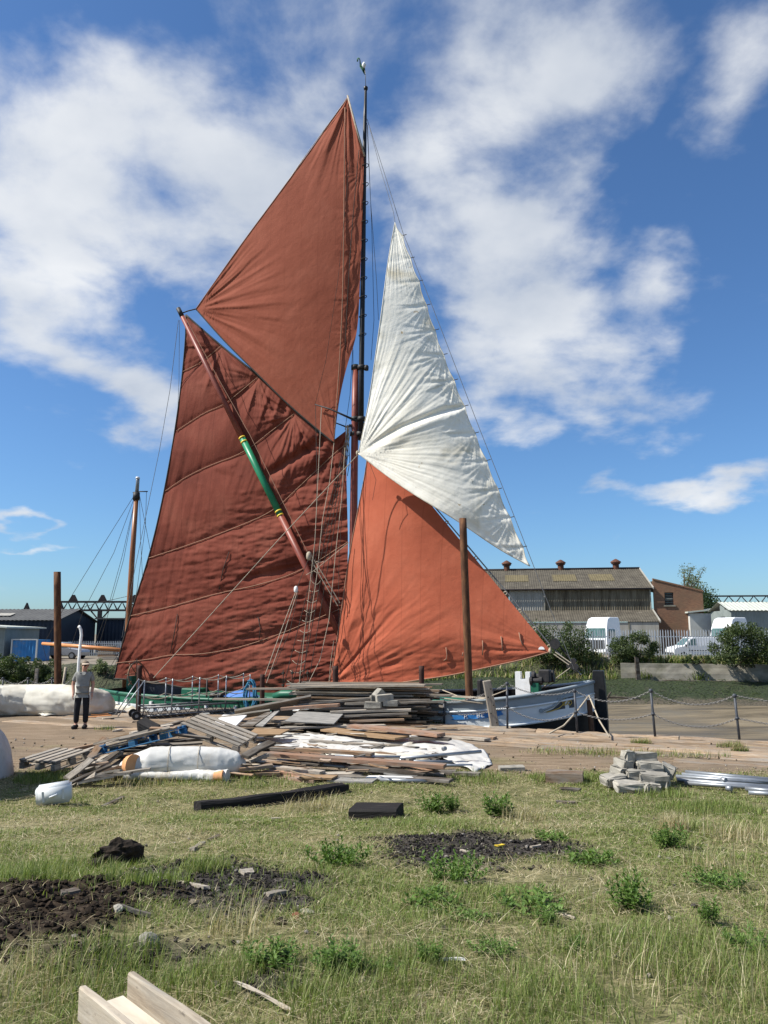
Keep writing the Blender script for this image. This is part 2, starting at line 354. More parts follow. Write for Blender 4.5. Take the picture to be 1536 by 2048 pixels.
M['shed_pale'] = nmat('pale_render', [(.3, (.46, .46, .43)), (.7, (.58, .58, .54))], 1.2, .8, .1)
M['roof_pale'] = nmat('pale_green_sheet_roof', [(.3, (.40, .42, .36)), (.7, (.54, .55, .48))], 1.2, .6, .1)
M['container'] = nmat('blue_container_paint', [(.25, (.02, .12, .30)), (.55, (.035, .2, .46)), (.8, (.2, .2, .2))], 1.2, .5, .2)
M['asb_roof'] = nmat('lichened_asbestos_roof', [(.28, (.048, .041, .031)), (.5, (.082, .072, .054)), (.66, (.112, .098, .074)), (.80, (.27, .25, .20))], 1.3, .95, .2, .02, detail=10)
M['asb_wall'] = nmat('streaked_asbestos_wall', [(.28, (.065, .052, .034)), (.5, (.14, .118, .08)), (.75, (.225, .195, .14))], 1.1, .95, .2, .02, (2.2, 2.2, .35), detail=8)
M['asb_new'] = nmat('paler_asbestos_sheet', [(.28, (.25, .235, .2)), (.75, (.40, .385, .34))], 1.1, .95, .2, .02, (2.2, 2.2, .35), detail=8)
M['skylight'] = nmat('yellowed_rooflight', [(.3, (.105, .085, .042)), (.7, (.17, .138, .068))], 2, .6, .1)
M['vent'] = nmat('rusty_roof_vent', [(.3, (.06, .025, .016)), (.7, (.14, .06, .035))], 3, .8, .3)
M['gantry'] = nmat('dark_steel_gantry', [(.3, (.02, .016, .016)), (.7, (.05, .036, .034))], 2, .8, .1)
M['bark'] = nmat('bark', [(.3, (.05, .038, .028)), (.7, (.12, .095, .07))], 5, .9, .6, .03, (1, 1, .3))
def leafmat(name, a, b, c, trans=.35, attr=False):
    m, t, bs, o = newmat(name); nb = NB(t); t.nodes.remove(bs)
    if attr:
        at = nb.n('ShaderNodeAttribute', attribute_name='tint'); col = at.outputs['Color']
    else:
        g = nb.n('ShaderNodeNewGeometry'); col = nb.ramp(g.outputs['Random Per Island'], [(.05, a), (.5, b), (.95, c)])
    d = nb.n('ShaderNodeBsdfPrincipled'); nb.l(col, d.inputs['Base Color']); d.inputs['Roughness'].default_value = .55; d.inputs['Specular IOR Level'].default_value = .3
    tr = nb.n('ShaderNodeBsdfTranslucent'); nb.l(nb.mix(1.0, col, (1.0, 1.05, .6), 'MULTIPLY'), tr.inputs['Color'])
    ms = nb.n('ShaderNodeMixShader'); ms.inputs[0].default_value = trans; nb.l(d.outputs[0], ms.inputs[1]); nb.l(tr.outputs[0], ms.inputs[2]); nb.l(ms.outputs[0], o.inputs[0])
    return m
M['leaf_bush'] = leafmat('bush_leaves', (.030, .050, .016), (.062, .094, .030), (.115, .145, .055))
M['leaf_dark'] = leafmat('dark_ivy_leaves', (.012, .028, .010), (.025, .055, .016), (.045, .08, .022))
M['leaf_pale'] = leafmat('pale_tree_leaves', (.10, .13, .06), (.16, .19, .095), (.22, .25, .13))
M['leaf_weed'] = leafmat('weed_leaves', (.06, .115, .02), (.105, .185, .035), (.16, .25, .06))
M['blade'] = leafmat('grass_blades', 0, 0, 0, .35, True)
def sailmat(name, dark, mid, lite, seam_dir, transl=.22, stains=None, seam_amt=.25, seam_scale=1.6):
    m, t, b, o = newmat(name); nb = NB(t)
    v = nb.coord('World', (1, 1, 1)); f = nb.noise(v, .55, 6, .6); c = nb.ramp(f, [(.3, dark), (.5, mid), (.72, lite)])
    f3 = nb.noise(nb.coord('World', (6, 6, .8)), 1.2, 5, .6); c = nb.mix(nb.ramp(f3, [(.45, 0), (.75, .35)]), c, dark)
    # cloths sewn side by side: thin darker seams
    dt = nb.n('ShaderNodeVectorMath', operation='DOT_PRODUCT'); nb.l(v, dt.inputs[0]); dt.inputs[1].default_value = seam_dir
    fr = nb.m('FRACT', nb.m('MULTIPLY', dt.outputs['Value'], seam_scale)); sl = nb.ramp(fr, [(.0, seam_amt), (.035, seam_amt), (.05, 0)])
    c = nb.mix(sl, c, tuple(k * .45 for k in dark))
    if stains:
        for sc, lo, hi, colr in stains:
            fs = nb.noise(v, sc, 5, .6, .4); c = nb.mix(nb.ramp(fs, [(lo, 0), (hi, .8)]), c, colr)
    wv = nb.noise(v, 60, 2, .6); wr = nb.noise(nb.coord('World', (1, 1, 1)), 5, 6, .65, .5)
    hsum = nb.m('ADD', nb.m('MULTIPLY', wv, .15), wr)
    bp = nb.n('ShaderNodeBump'); bp.inputs['Strength'].default_value = .5; bp.inputs['Distance'].default_value = .02; nb.l(hsum, bp.inputs['Height'])
    nb.l(c, b.inputs['Base Color']); b.inputs['Roughness'].default_value = .85; b.inputs['Specular IOR Level'].default_value = .15; nb.l(bp.outputs[0], b.inputs['Normal'])
    tr = nb.n('ShaderNodeBsdfTranslucent'); nb.l(c, tr.inputs['Color']); nb.l(bp.outputs[0], tr.inputs['Normal'])
    ms = nb.n('ShaderNodeMixShader'); ms.inputs[0].default_value = transl; nb.l(b.outputs[0], ms.inputs[1]); nb.l(tr.outputs[0], ms.inputs[2]); nb.l(ms.outputs[0], o.inputs[0])
    return m
# ------------------------------------------------------------------ frames of the quay and the barge
E0 = Vector((4.86, 19.3, 0)); U = Vector((.923, -.385, 0)).normalized(); N = Vector((.385, .923, 0)).normalized()
B0 = E0 + N * 3.2                      # foot of the stem on the barge's centre line
def BL(t, s, z): return B0 + U * t + N * s + Vector((0, 0, z))
def ON(px, py, s=0.0):                  # where the sight line meets the plane s metres off the barge's centre plane
    d = ray(px, py); o = Vector((0, 0, CZ)); k = ((B0 + N * s) - o).dot(N) / d.dot(N); return o + d * k
NVEC = np.array(N)
def yedge(x): return np.where(np.asarray(x) > -12.3, 19.3 - .417 * (np.asarray(x, float) - 4.86), 30.5)
def gz(x, y):
    x = np.asarray(x, float); y = np.asarray(y, float)
    h = .85 * (1 - sstep(3.0, 12.8, y)); near = 1 - sstep(12.5, 14.5, y)
    h = h + near * (.11 * fbm(x * .55, y * .55, 3) + .05 * fbm(x * 2.3, y * 2.3, 3)) + (1 - near) * .012 * fbm(x * 1.5, y * 1.5, 3)
    so = soil_m(x, y); ci = cinder_m(x, y)
    h = h + so * (.07 + .13 * fbm(x * 4.5, y * 4.5, 4)) + ci * (.02 + .05 * fbm(x * 9, y * 9, 3))
    return h
def _ell(x, y, px, py, rx, ry, z=.6):
    c = G(px, py, z); sc = (c - Vector((0, 0, CZ))).length / F
    ex = rx * sc; ey = ry * sc / max(.15, (CZ - z) / (c - Vector((0, 0, CZ))).length)
    w = 1.0 * fbm(x * 2.2, y * 2.2, 5)
    return 1 - sstep(.62, 1.2, np.sqrt(((x - c.x) / ex) ** 2 + ((y - c.y) / ey) ** 2) + w)
def soil_m(x, y): return np.maximum(_ell(x, y, 90, 1868, 225, 72, .68), _ell(x, y, -60, 1900, 140, 62, .68))
def cinder_m(x, y):
    return np.maximum.reduce([_ell(x, y, 440, 1792, 205, 66, .62), _ell(x, y, 930, 1694, 215, 50, .48), _ell(x, y, 560, 1830, 90, 26, .66),
                              .8 * _ell(x, y, 545, 1990, 70, 24, .8), .6 * _ell(x, y, 240, 1930, 180, 30, .75)])
def GR(px, py):
    """the ground point seen at a pixel of the photograph"""
    z = .4
    for _ in range(25):
        p = G(px, py, z); z = .5 * z + .5 * float(gz(p.x, p.y))
    return G(px, py, z)
def ground_at(x, y): return float(gz(x, y))

# ------------------------------------------------------------------ ground sheet (grass bank running down to the wharf)
xs = np.concatenate([np.arange(-60, -13, 1.0), np.arange(-13, -8, .2), np.arange(-8, 9, .07), np.arange(9, 24.1, .4)])
NF, NR = 160, 56
X2 = []; Y2 = []
for x in xs:
    ye = float(yedge(x)); ys = np.concatenate([np.linspace(-6, 2.5, 12, endpoint=False), np.linspace(2.5, 10.8, NF - 12), np.linspace(10.8, ye, NR + 1)[1:]])
    X2.append(np.full_like(ys, x)); Y2.append(ys)
X2 = np.array(X2); Y2 = np.array(Y2); Z2 = gz(X2, Y2)
grassm = np.clip(1 - sstep(-.35, .35, Y2 - (14.15 + 1.6 * fbm(X2 * .7, Y2 * .7, 3) + .012 * (X2 < -3) * (-3 - X2))) + sstep(.16, .3, fbm(X2 * .5 + 9, Y2 * 1.4 + 4, 4)) * .55 * (Y2 < 19), 0, 1)
cols = np.stack([grassm, cinder_m(X2, Y2), soil_m(X2, Y2), np.ones_like(X2)], -1).reshape(-1, 4)
nx, ny = X2.shape; idx = np.arange(nx * ny).reshape(nx, ny)
Fq = np.stack([idx[:-1, :-1], idx[1:, :-1], idx[1:, 1:], idx[:-1, 1:]], -1).reshape(-1, 4)
m, t, b, o = newmat('ground_earth'); nb = NB(t)
at = nb.n('ShaderNodeAttribute', attribute_name='tint'); sp = nb.n('ShaderNodeSeparateColor'); nb.l(at.outputs['Color'], sp.inputs[0])
wv = nb.coord('World'); n1 = nb.noise(wv, 2.2, 8, .65); n2 = nb.noise(wv, 14, 6, .7); n3 = nb.noise(wv, .5, 4, .6)
th = nb.ramp(n2, [(.25, (.045, .04, .019)), (.45, (.14, .13, .06)), (.62, (.30, .265, .14)), (.8, (.44, .385, .24))])
th = nb.mix(nb.ramp(n1, [(.42, 0), (.62, .8)]), th, (.075, .085, .028))
rot = math.atan2(U.y, U.x)
wst = nb.noise(nb.coord('World', (.5, 5, 5), (0, 0, -rot)), 2, 7, .65, .4)
wh = nb.ramp(wst, [(.26, (.09, .064, .04)), (.45, (.18, .132, .086)), (.6, (.25, .19, .13)), (.78, (.34, .275, .20))])
wh = nb.mix(nb.ramp(n3, [(.45, 0), (.65, .6)]), wh, (.13, .105, .078)); wh = nb.mix(nb.ramp(n2, [(.62, 0), (.74, .6)]), wh, (.07, .05, .035))
ci = nb.ramp(n2, [(.3, (.014, .0125, .011)), (.5, (.04, .035, .03)), (.66, (.10, .088, .074)), (.8, (.24, .215, .18))])
so = nb.ramp(n2, [(.3, (.012, .008, .005)), (.55, (.036, .025, .016)), (.8, (.085, .062, .042))])
col = nb.mix(sp.outputs[0], wh, th); col = nb.mix(sp.outputs[1], col, ci); col = nb.mix(sp.outputs[2], col, so)
nb.l(col, b.inputs['Base Color']); b.inputs['Roughness'].default_value = .95; b.inputs['Specular IOR Level'].default_value = .15
nb.bump(nb.m('ADD', n2, nb.m('MULTIPLY', n1, .5)), .8, .03, b)
np_mesh('ground', np.stack([X2, Y2, Z2], -1).reshape(-1, 3), Fq, m, 4, True, cols=cols, kind='structure')

# ------------------------------------------------------------------ quay wall, edge timbers
mb = MB(); q = [float(x) for x in np.arange(-12.2, 24, .8)]
for x0, x1 in zip(q[:-1], q[1:]):
    mb.add([(x0, yedge(x0) + .02, 0), (x1, yedge(x1) + .02, 0), (x1, yedge(x1) + .02, -4), (x0, yedge(x0) + .02, -4)], [(0, 1, 2, 3)])
mb.add([(-12.3, 30.5, 0), (-12.2, float(yedge(-12.2)), 0), (-12.2, float(yedge(-12.2)), -4), (-12.3, 30.5, -4)], [(0, 1, 2, 3)])
mb.add([(-60, 30.5, 0), (-12.3, 30.5, 0), (-12.3, 30.5, -4), (-60, 30.5, -4)], [(0, 1, 2, 3)])
tag(mb.build('quay_wall', M['wood_dark']), kind='structure')
M['wharf_timber'] = wood('wharf_timber', (.13, .09, .055), (.27, .19, .12), (.42, .33, .235), .22)
we = empty('wharf_edge', E0, kind='structure')
def worn_beam(p0, p1, w, h, mat, name, parent, rough=.02, seg=14):
    d = p1 - p0; Lh = d.length; d.normalize(); y = Vector((0, 0, 1)).cross(d).normalized(); up = d.cross(y)
    prof = [(-w / 2, -h), (-w / 2, -h * .12), (-w * .40, 0), (0, .0), (w * .40, 0), (w / 2, -h * .12), (w / 2, -h)]
    P = []
    so_ = random.random() * 90
    for i in range(seg + 1):
        x = Lh * i / seg; row = []
        for j, (a, c) in enumerate(prof):
            e = (float(vnoise(x * 2.2 + so_, j * 1.7 + so_)) - .5) * 2 * rough if 0 < j < 6 else 0
            row.append(p0 + d * x + y * (a + e) + up * (c + e * .8))
        P.append(row)
    mb = MB(); mb.grid(P, False); n = len(prof)
    mb.f += [tuple(range(n))[::-1], tuple(range(seg * n, seg * n + n))]; mb.sm += [False] * 2; mb.mi += [0] * 2
    o = mb.build(name, mat, parent, origin=p0) if parent is None else mb.build(name, mat, parent)
    return o
# a mesh in its own frame (grain runs along local x) set down in the world
def oriented(mb_local, name, mat, loc, rot3, parent=None):
    me_o = mb_local.build(name, mat); me_o.location = loc; me_o.rotation_euler = rot3.to_euler(); ORG[me_o.name] = Vector(loc)
    if parent is not None:
        me_o.parent = parent; me_o.location = Vector(loc) - ORG[parent.name]
    return me_o
def beam_local(Lh, w, h, rough, seg=12):
    prof = [(-w / 2, -h), (-w / 2, -h * .14), (-w * .42, 0), (0, 0), (w * .42, 0), (w / 2, -h * .14), (w / 2, -h)]
    so_ = random.random() * 90; P = []
    for i in range(seg + 1):
        x = Lh * i / seg; row = []
        for j, (a, c) in enumerate(prof):
            e = (float(vnoise(x * 2.2 + so_, j * 1.7 + so_)) - .5) * 2 * rough if 0 < j < 6 else 0
            row.append((x, a + e, c + e * .9))
        P.append(row)
    mb = MB(); mb.grid(P, False); n = len(prof)
    mb.f += [tuple(range(n))[::-1], tuple(range(seg * n, seg * n + n))]; mb.sm += [False] * 2; mb.mi += [0] * 2
    return mb
for row, (s0, w, h, top) in enumerate([(-.17, .34, .34, .10), (-.53, .33, .2, .055), (-.90, .36, .2, .04), (-1.34, .42, .2, .03), (-1.80, .40, .15, .022), (-2.4, .45, .15, .018), (-3.1, .40, .15, .012)]):
    tt = -16.6 + random.random() * 2
    while tt < 13.5:
        Lh = random.uniform(3.2, 5.4)
        if row > 3 and random.random() < .3: tt += Lh; continue
        p = E0 + U * tt + N * (s0 + random.uniform(-.02, .02)); p.z = top + random.uniform(-.012, .015)
        oriented(beam_local(Lh - .03, w - .02, h, .022 + .012 * (row == 0), int(Lh * 5)), 'timber', M['wharf_timber'], p, rotz(rot + random.uniform(-.004, .004)), we)
        tt += Lh

# ------------------------------------------------------------------ mud, far bank, far ground
BANK = [(-140, 47), (-60, 46), (-20, 45), (-9, 46), (0, 56), (10, 60.5), (17.5, 58.5), (28, 55.6), (45, 51), (90, 40)]
bx = np.concatenate([np.linspace(-140, -40, 40, endpoint=False), np.linspace(-40, 50, 260), np.linspace(50.5, 90, 20)])
by = np.interp(bx, [p[0] for p in BANK], [p[1] for p in BANK])
gx, gy = np.meshgrid(np.linspace(-140, 90, 260), np.linspace(11, 60, 150), indexing='ij')
byg = np.interp(gx, bx, by)
mz = -2.75 + .75 * sstep(20, 4, byg - gy) + .10 * fbm(gx * .18, gy * .5, 4) + .03 * fbm(gx * 1.2, gy * 1.9, 3)
m, t, b, o = newmat('wet_mud'); nb = NB(t)
v = nb.coord('World', (.25, 1.5, 1), (0, 0, .25)); f = nb.noise(v, .45, 9, .62, 1.4); f2 = nb.noise(nb.coord('World', (1, 1, 1)), .35, 5, .6); f3 = nb.noise(nb.coord('World'), 5, 6, .65)
c = nb.ramp(f, [(.28, (.055, .046, .03)), (.48, (.125, .098, .058)), (.72, (.215, .172, .108))]); c = nb.mix(nb.ramp(f2, [(.5, 0), (.7, .5)]), c, (.10, .10, .085))
nb.l(c, b.inputs['Base Color']); nb.l(nb.ramp(f, [(.35, .38), (.55, .65), (.7, .8)]), b.inputs['Roughness']); b.inputs['Specular IOR Level'].default_value = .5
nb.bump(nb.m('ADD', f, nb.m('MULTIPLY', f3, .25)), .5, .12, b)
n0, n1_ = gx.shape; idx = np.arange(n0 * n1_).reshape(n0, n1_)
np_mesh('mud', np.stack([gx, gy, mz], -1).reshape(-1, 3), np.stack([idx[:-1, :-1], idx[1:, :-1], idx[1:, 1:], idx[:-1, 1:]], -1).reshape(-1, 4), m, 4, True, kind='structure')
# bank: from the mud up to the land
prof = [(-9, -2.6), (-7.0, -2.1), (-5.4, -1.75), (-4, -1.45), (-2.4, -1.1), (-1, -.86), (-.15, -.8), (.6, -.25), (1.6, .35), (2.6, .62), (4.2, .5), (6, .34)]
profw = [(-9, -2.6), (-7.0, -2.1), (-5.4, -1.75), (-4, -1.45), (-2.4, -1.1), (-1, -.86), (-.15, -.8), (.2, -.6), (.35, .2), (.7, .27), (4.2, .33), (6, .34)]
P = np.zeros((len(bx), len(prof), 3))
for j in range(len(prof)):
    wl = sstep(17.2, 17.8, bx); dy = prof[j][0] * (1 - wl) + profw[j][0] * wl; dz = prof[j][1] * (1 - wl) + profw[j][1] * wl
    P[:, j, 0] = bx; P[:, j, 1] = by + dy + .5 * fbm(bx * .5, j * 1.3 + bx * 0, 3); amp = .5 if j < 7 else (.6 if j < 10 else .1)
    P[:, j, 2] = dz + amp * fbm(bx * .6, j * .8 + bx * 0, 4) * np.where((j >= 7) & (bx > 17.3), .15, 1)
m, t, b, o = newmat('bank_algae_and_earth'); nb = NB(t)
g = nb.n('ShaderNodeNewGeometry'); sp = nb.n('ShaderNodeSeparateXYZ'); nb.l(g.outputs['Position'], sp.inputs[0])
f = nb.noise(nb.coord('World', (1, 1, 2)), 1.3, 7, .65); f2 = nb.noise(nb.coord('World'), 7, 5, .65)
alg = nb.ramp(f2, [(.3, (.008, .015, .003)), (.5, (.026, .046, .008)), (.75, (.06, .085, .018))]); alg = nb.mix(nb.ramp(f, [(.55, 0), (.72, .6)]), alg, (.09, .075, .045))
ear = nb.ramp(f2, [(.3, (.03, .03, .012)), (.5, (.07, .08, .03)), (.75, (.13, .125, .06))])
zz = nb.m('ADD', sp.outputs[2], nb.m('MULTIPLY', nb.m('SUBTRACT', f, .5), 1.4))
c = nb.mix(nb.ramp(nb.m('MULTIPLY_ADD', zz, .5, .95), [(.0, 0), (.12, 1)]), (.12, .10, .065), alg)
c = nb.mix(nb.ramp(nb.m('MULTIPLY_ADD', zz, 1.0, .8), [(.1, 0), (.3, 1)]), c, ear)
nb.l(c, b.inputs['Base Color']); b.inputs['Roughness'].default_value = .8; nb.bump(nb.m('ADD', f2, f), 1.0, .4, b)
n0, n1_ = P.shape[:2]; idx = np.arange(n0 * n1_).reshape(n0, n1_)
np_mesh('bank', P.reshape(-1, 3), np.stack([idx[:-1, :-1], idx[1:, :-1], idx[1:, 1:], idx[:-1, 1:]], -1).reshape(-1, 4), m, 4, True, kind='structure')
mb = MB()
rows = [[(x, y + 5.6, .345) for x, y in zip(bx[::4], by[::4])], [(x * 1.3, 75, .4) for x in bx[::4]], [(x * 1.7, 120, .45) for x in bx[::4]], [(x * 6, 500, .6) for x in bx[::4]], [(x * 40, 4500, .6) for x in bx[::4]]]
mb.grid(rows, True)
M['yard'] = nmat('yard_earth', [(.3, (.10, .082, .06)), (.5, (.19, .16, .12)), (.75, (.27, .235, .185))], .35, .95, .4, .05, (1, .4, 1), coord='World', detail=9, dirt=(.08, .5, .65, (.09, .09, .045)))
tag(mb.build('far_ground', M['yard']), kind='structure')

# ------------------------------------------------------------------ foliage builders
def leaves(n, centers, radii, size, lean=0.0, tri=False, squash=1.0, up=0.0):
    """n leaf faces spread through a set of clumps; returns verts, faces"""
    centers = np.asarray(centers, float); radii = np.asarray(radii, float)
    w = radii ** 2; k = RNG.choice(len(centers), n, p=w / w.sum())
    d = RNG.normal(size=(n, 3)); d /= np.linalg.norm(d, axis=1)[:, None]
    rr = RNG.random(n) ** .45
    p = centers[k] + d * (radii[k] * rr)[:, None] * np.array([1, 1, squash])
    a = RNG.normal(size=(n, 3)); a[:, 2] += up; a /= np.linalg.norm(a, axis=1)[:, None]
    q = np.cross(a, RNG.normal(size=(n, 3))); q /= np.linalg.norm(q, axis=1)[:, None]
    s = size * RNG.uniform(.6, 1.4, n)[:, None]; bw = .42
    c2 = np.cross(a, q)
    v = np.stack([p - a * s * .5, p + q * s * bw * .5 + c2 * s * .06, p + a * s * .5, p - q * s * bw * .5 + c2 * s * .06], 1).reshape(-1, 3)
    f = np.arange(n * 4).reshape(n, 4)
    return v, f
def clump_set(n, ext, r0, r1, base=0.0):
    cs = []; rs = []
    for _ in range(n):
        a = random.random() * 6.283; rr = random.random() ** .5; z = random.random()
        k = math.sqrt(max(.05, 1 - (z * 2 - 1) ** 2 * .8)) if base else 1
        cs.append((math.cos(a) * rr * ext[0] * k, math.sin(a) * rr * ext[1] * k, base + z * ext[2])); rs.append(random.uniform(r0, r1))
    return cs, rs
def bush(px, pyb, Y, w, h, mat, label, n=2600, leaf=.13, group='bushes along the far bank', z=None, name='bush', cat='bush'):
    p = AT(px, pyb, Y)
    if z is not None: p.z = z
    e = empty(name, p, label, cat, group)
    n = int(n * 1.35); leaf *= 1.05; cs, rs = clump_set(int(16 + w * 4), (w * .42, min(w * .35, 1.1), h * .72), h * .09, h * .24)
    for i in range(len(cs)):
        x_, y_, z_ = cs[i]; cs[i] = (x_, y_, z_ * max(.35, 1 - (abs(x_) / (w * .5)) ** 2 * .7) + h * .12)
    v, f = leaves(n, cs, rs, leaf); v[:, 2] = np.maximum(v[:, 2], .02)
    np_mesh('foliage', v + np.array(p), f, M[mat], origin=p, parent=e)
    mb = MB()
    for _ in range(7):
        c = Vector(random.choice(cs)); st = Vector((random.uniform(-.15, .15) * w, random.uniform(-.1, .1), 0)); mid = st.lerp(c, .5) + Vector((0, 0, .1))
        mb.tube([p + st, p + mid, p + c], [.04, .028, .01], 5)
    mb.build('stem', M['bark'], e)
    return e
def tree(px, pyb, Y, h, crown_w, mat, label, n=2200, leaf=.3, sparse=False, z=.4, name='tree'):
    p = AT(px, pyb, Y); p.z = z
    e = empty(name, p, label, 'tree')
    mb = MB(); tips = []
    top = p + Vector((random.uniform(-.3, .3), 0, h * .8))
    mb.tube([p, p.lerp(top, .35) + Vector((.12, 0, 0)), p.lerp(top, .7), top], [h * .028, h * .021, h * .013, h * .004], 8)
    for k in range(16 if sparse else 11):
        fz = random.uniform(.28, .78); s_ = p.lerp(top, fz); a = random.random() * 6.283; L1 = crown_w * .5 * random.uniform(.6, 1.05) * (1.1 - fz * .5)
        e1 = s_ + Vector((math.cos(a) * L1 * .6, math.sin(a) * L1 * .6, h * .10)); e2 = s_ + Vector((math.cos(a) * L1, math.sin(a) * L1, h * random.uniform(.14, .26)))
        mb.tube([s_, e1, e2], [h * .009, h * .006, h * .002], 5); tips += [(e2, 1), (e1, .8), (s_.lerp(e2, .75) + Vector((random.uniform(-.4, .4), random.uniform(-.4, .4), .4)), .8)]
    mb.build('trunk', M['bark'], e)
    tips.append((top, 1)); cs = [tuple(t_[0] - p) for t_ in tips]; rs = [h * (.055 if sparse else .10) * t_[1] * random.uniform(.8, 1.5) for t_ in tips]
    v, f = leaves(n, cs, rs, leaf)
    np_mesh('crown', v + np.array(p), f, M[mat], origin=p, parent=e)
    return e
def blades(name, X, Y, Z, hmin, hmax, wid, palette, lean=.5, kind='stuff', seg=3, flat=0.0, pal_w=None, hz=None):
    """a tuft field: one tapering bent strip per blade; palette of blade colours"""
    n = len(X); a = RNG.random(n) * 2 * np.pi; h = RNG.uniform(hmin, hmax, n) if hz is None else hz
    ln = RNG.uniform(.15, 1.0, n) * lean
    dx, dy = np.cos(a), np.sin(a); sx, sy = -dy, dx; w = wid * RNG.uniform(.6, 1.4, n)
    vs = []
    for k in range(seg + 1):
        tt = k / seg; out = h * ln * tt ** 1.7; up = h * (tt - .45 * ln * tt ** 2) * (1 - flat) + .01
        c = np.stack([X + dx * out, Y + dy * out, Z + up], -1); ww = (w * (1 - tt * .92))[:, None] * .5
        sd = np.stack([sx, sy, np.zeros(n)], -1)
        vs += [c - sd * ww, c + sd * ww]
    V = np.stack(vs, 1).reshape(-1, 3); m_ = 2 * (seg + 1); base = (np.arange(n) * m_)[:, None]
    f = np.concatenate([base + np.array([[2 * k, 2 * k + 1, 2 * k + 3, 2 * k + 2]]) for k in range(seg)], 1).reshape(-1, 4)
    pal = np.asarray(palette, float); ci_ = RNG.choice(len(pal), n, p=pal_w); c = pal[ci_] * RNG.uniform(.75, 1.25, (n, 1))
    cc = np.concatenate([c, np.ones((n, 1))], 1).repeat(m_, 0)
    return np_mesh(name, V, f, M['blade'], 4, False, cols=cc, kind=kind)
GREEN = [(.145, .205, .045), (.185, .25, .06), (.235, .275, .085), (.115, .155, .04), (.27, .29, .115)]
STRAW = [(.42, .35, .20), (.54, .465, .285), (.32, .26, .14), (.62, .55, .37), (.25, .215, .11)]

# ------------------------------------------------------------------ far right: works building, brick wing, shed, vehicles, fence, wall
UB = Vector((.987, -.158, 0)); NBk = Vector((.158, .987, 0)); RC = Vector((29.3, 85, .42))
def BP(a, d, z): return RC + UB * a + NBk * d + Vector((0, 0, z - RC.z))
def corr(mbx, A, Bp, Cp, Dp, period=.25, amp=.035, normal=None):
    """corrugated sheet on quad A-B (one edge) to D-C (other edge), ribs run A->D"""
    A, Bp, Cp, Dp = map(Vector, (A, Bp, Cp, Dp)); Lh = (Bp - A).length; n = max(2, int(Lh / period)) * 4
    nn = normal if normal is not None else (Bp - A).cross(Dp - A).normalized()
    r0 = []; r1 = []
    for i in range(n + 1):
        k = i / n; off = nn * (amp * math.sin(i * math.pi / 2 + .4))
        r0.append(A.lerp(Bp, k) + off); r1.append(Dp.lerp(Cp, k) + off)
    mbx.grid([r0, r1], True)
wk = empty('works_building', RC, 'long grey corrugated works building with a moss flecked roof and three rusty ridge vents', 'building')
LW = -36.0; up = Vector((0, 0, 1))
mb = MB(); corr(mb, BP(LW, -.35, 7.42), BP(.25, -.35, 7.42), BP(.25, 8, 10.25), BP(LW, 8, 10.25), .25, .03); 
corr(mb, BP(LW, 16.3, 7.4), BP(.25, 16.3, 7.4), BP(.25, 8, 10.25), BP(LW, 8, 10.25), .25, .03); roof = mb.build('roof', M['asb_roof'], wk)
for a in (-4.7, -8.9, -14.4, -19.6, -24.2):
    mb = MB(); f0 = .36; f1 = .70
    p = lambda aa, ff: BP(aa, -.35 + 8.35 * ff, 7.42 + 2.83 * ff + .05)
    corr(mb, p(a - 1.35, f0), p(a + 1.35, f0), p(a + 1.35, f1), p(a - 1.35, f1), .25, .02); mb.build('rooflight', M['skylight'], roof)
mb = MB(); mb.tube([BP(LW, 8, 10.28), BP(.3, 8, 10.28)], .16, 8); mb.build('ridge_cap', M['gantry'], roof)
mb = MB(); mb.prism([BP(.24, -.4, 7.30), BP(.24, -.4, 7.52), BP(.24, 8, 10.38), BP(.24, 8, 10.14)], UB * .12); mb.build('verge_board', M['asb_new'], roof)
mb = MB(); mb.tube([BP(LW, -.45, 7.36), BP(.2, -.45, 7.36)], .09, 8); mb.build('gutter', M['gantry'], roof)
for pxv in (1020, 1127, 1234):
    Yr = 93; x = (pxv - 768) / F * (.9876 * Yr + 1.2); base = Vector((x, RC.y + 8 - .158 * (x - RC.x - 1.3), 10.1))
    mb = MB()
    prof_ = [(.38, 0), (.38, .7), (.54, .74), (.54, .9), (.66, .92), (.60, 1.05), (.18, 1.32), (.05, 1.38)]
    mb.grid([[base + Vector((r * math.cos(q_), r * math.sin(q_), z)) for q_ in np.linspace(0, 6.2832, 15)] for r, z in prof_], False, True); mb.build('roof_vent', M['vent'], wk)
for (a0, a1, mt) in ((LW, -28.6, 'asb_wall'), (-28.5, -24.0, 'asb_wall'), (-23.9, -15.4, 'asb_wall'), (-15.3, -11.5, 'asb_new'), (-11.4, -.1, 'asb_wall')):
    mb = MB(); corr(mb, BP(a0, 0, 5.0), BP(a1, 0, 5.0), BP(a1, 0, 7.3), BP(a0, 0, 7.3), .25, .03, -NBk); mb.build('wall_panel', M[mt], wk)
for a in (-23.95, -28.55, -11.45, -.02):
    mb = MB(); mb.box(BP(a, -.08, 6.15), (.14, .12, 2.4), rotz(-.159)); mb.build('post', M['concrete_old'], wk)
mb = MB(); mb.prism([BP(0, .03, .3), BP(0, .03, 7.3), BP(0, 8, 10.0), BP(0, 16, 7.3), BP(0, 16, .3)], UB * -.2); mb.build('gable_wall', M['asb_wall'], wk)
mb = MB(); corr(mb, BP(LW, -4.0, 3.72), BP(.1, -4.0, 3.72), BP(.1, -.06, 5.05), BP(LW, -.06, 5.05), .25, .03); lr = mb.build('lean_to_roof', M['asb_roof'], wk)
mb = MB(); corr(mb, BP(-24.5, -4.02, 3.80), BP(-18.5, -4.02, 3.80), BP(-18.5, -2.2, 4.42), BP(-24.5, -2.2, 4.42), .25, .03); mb.build('patch_sheet', M['asb_new'], lr)
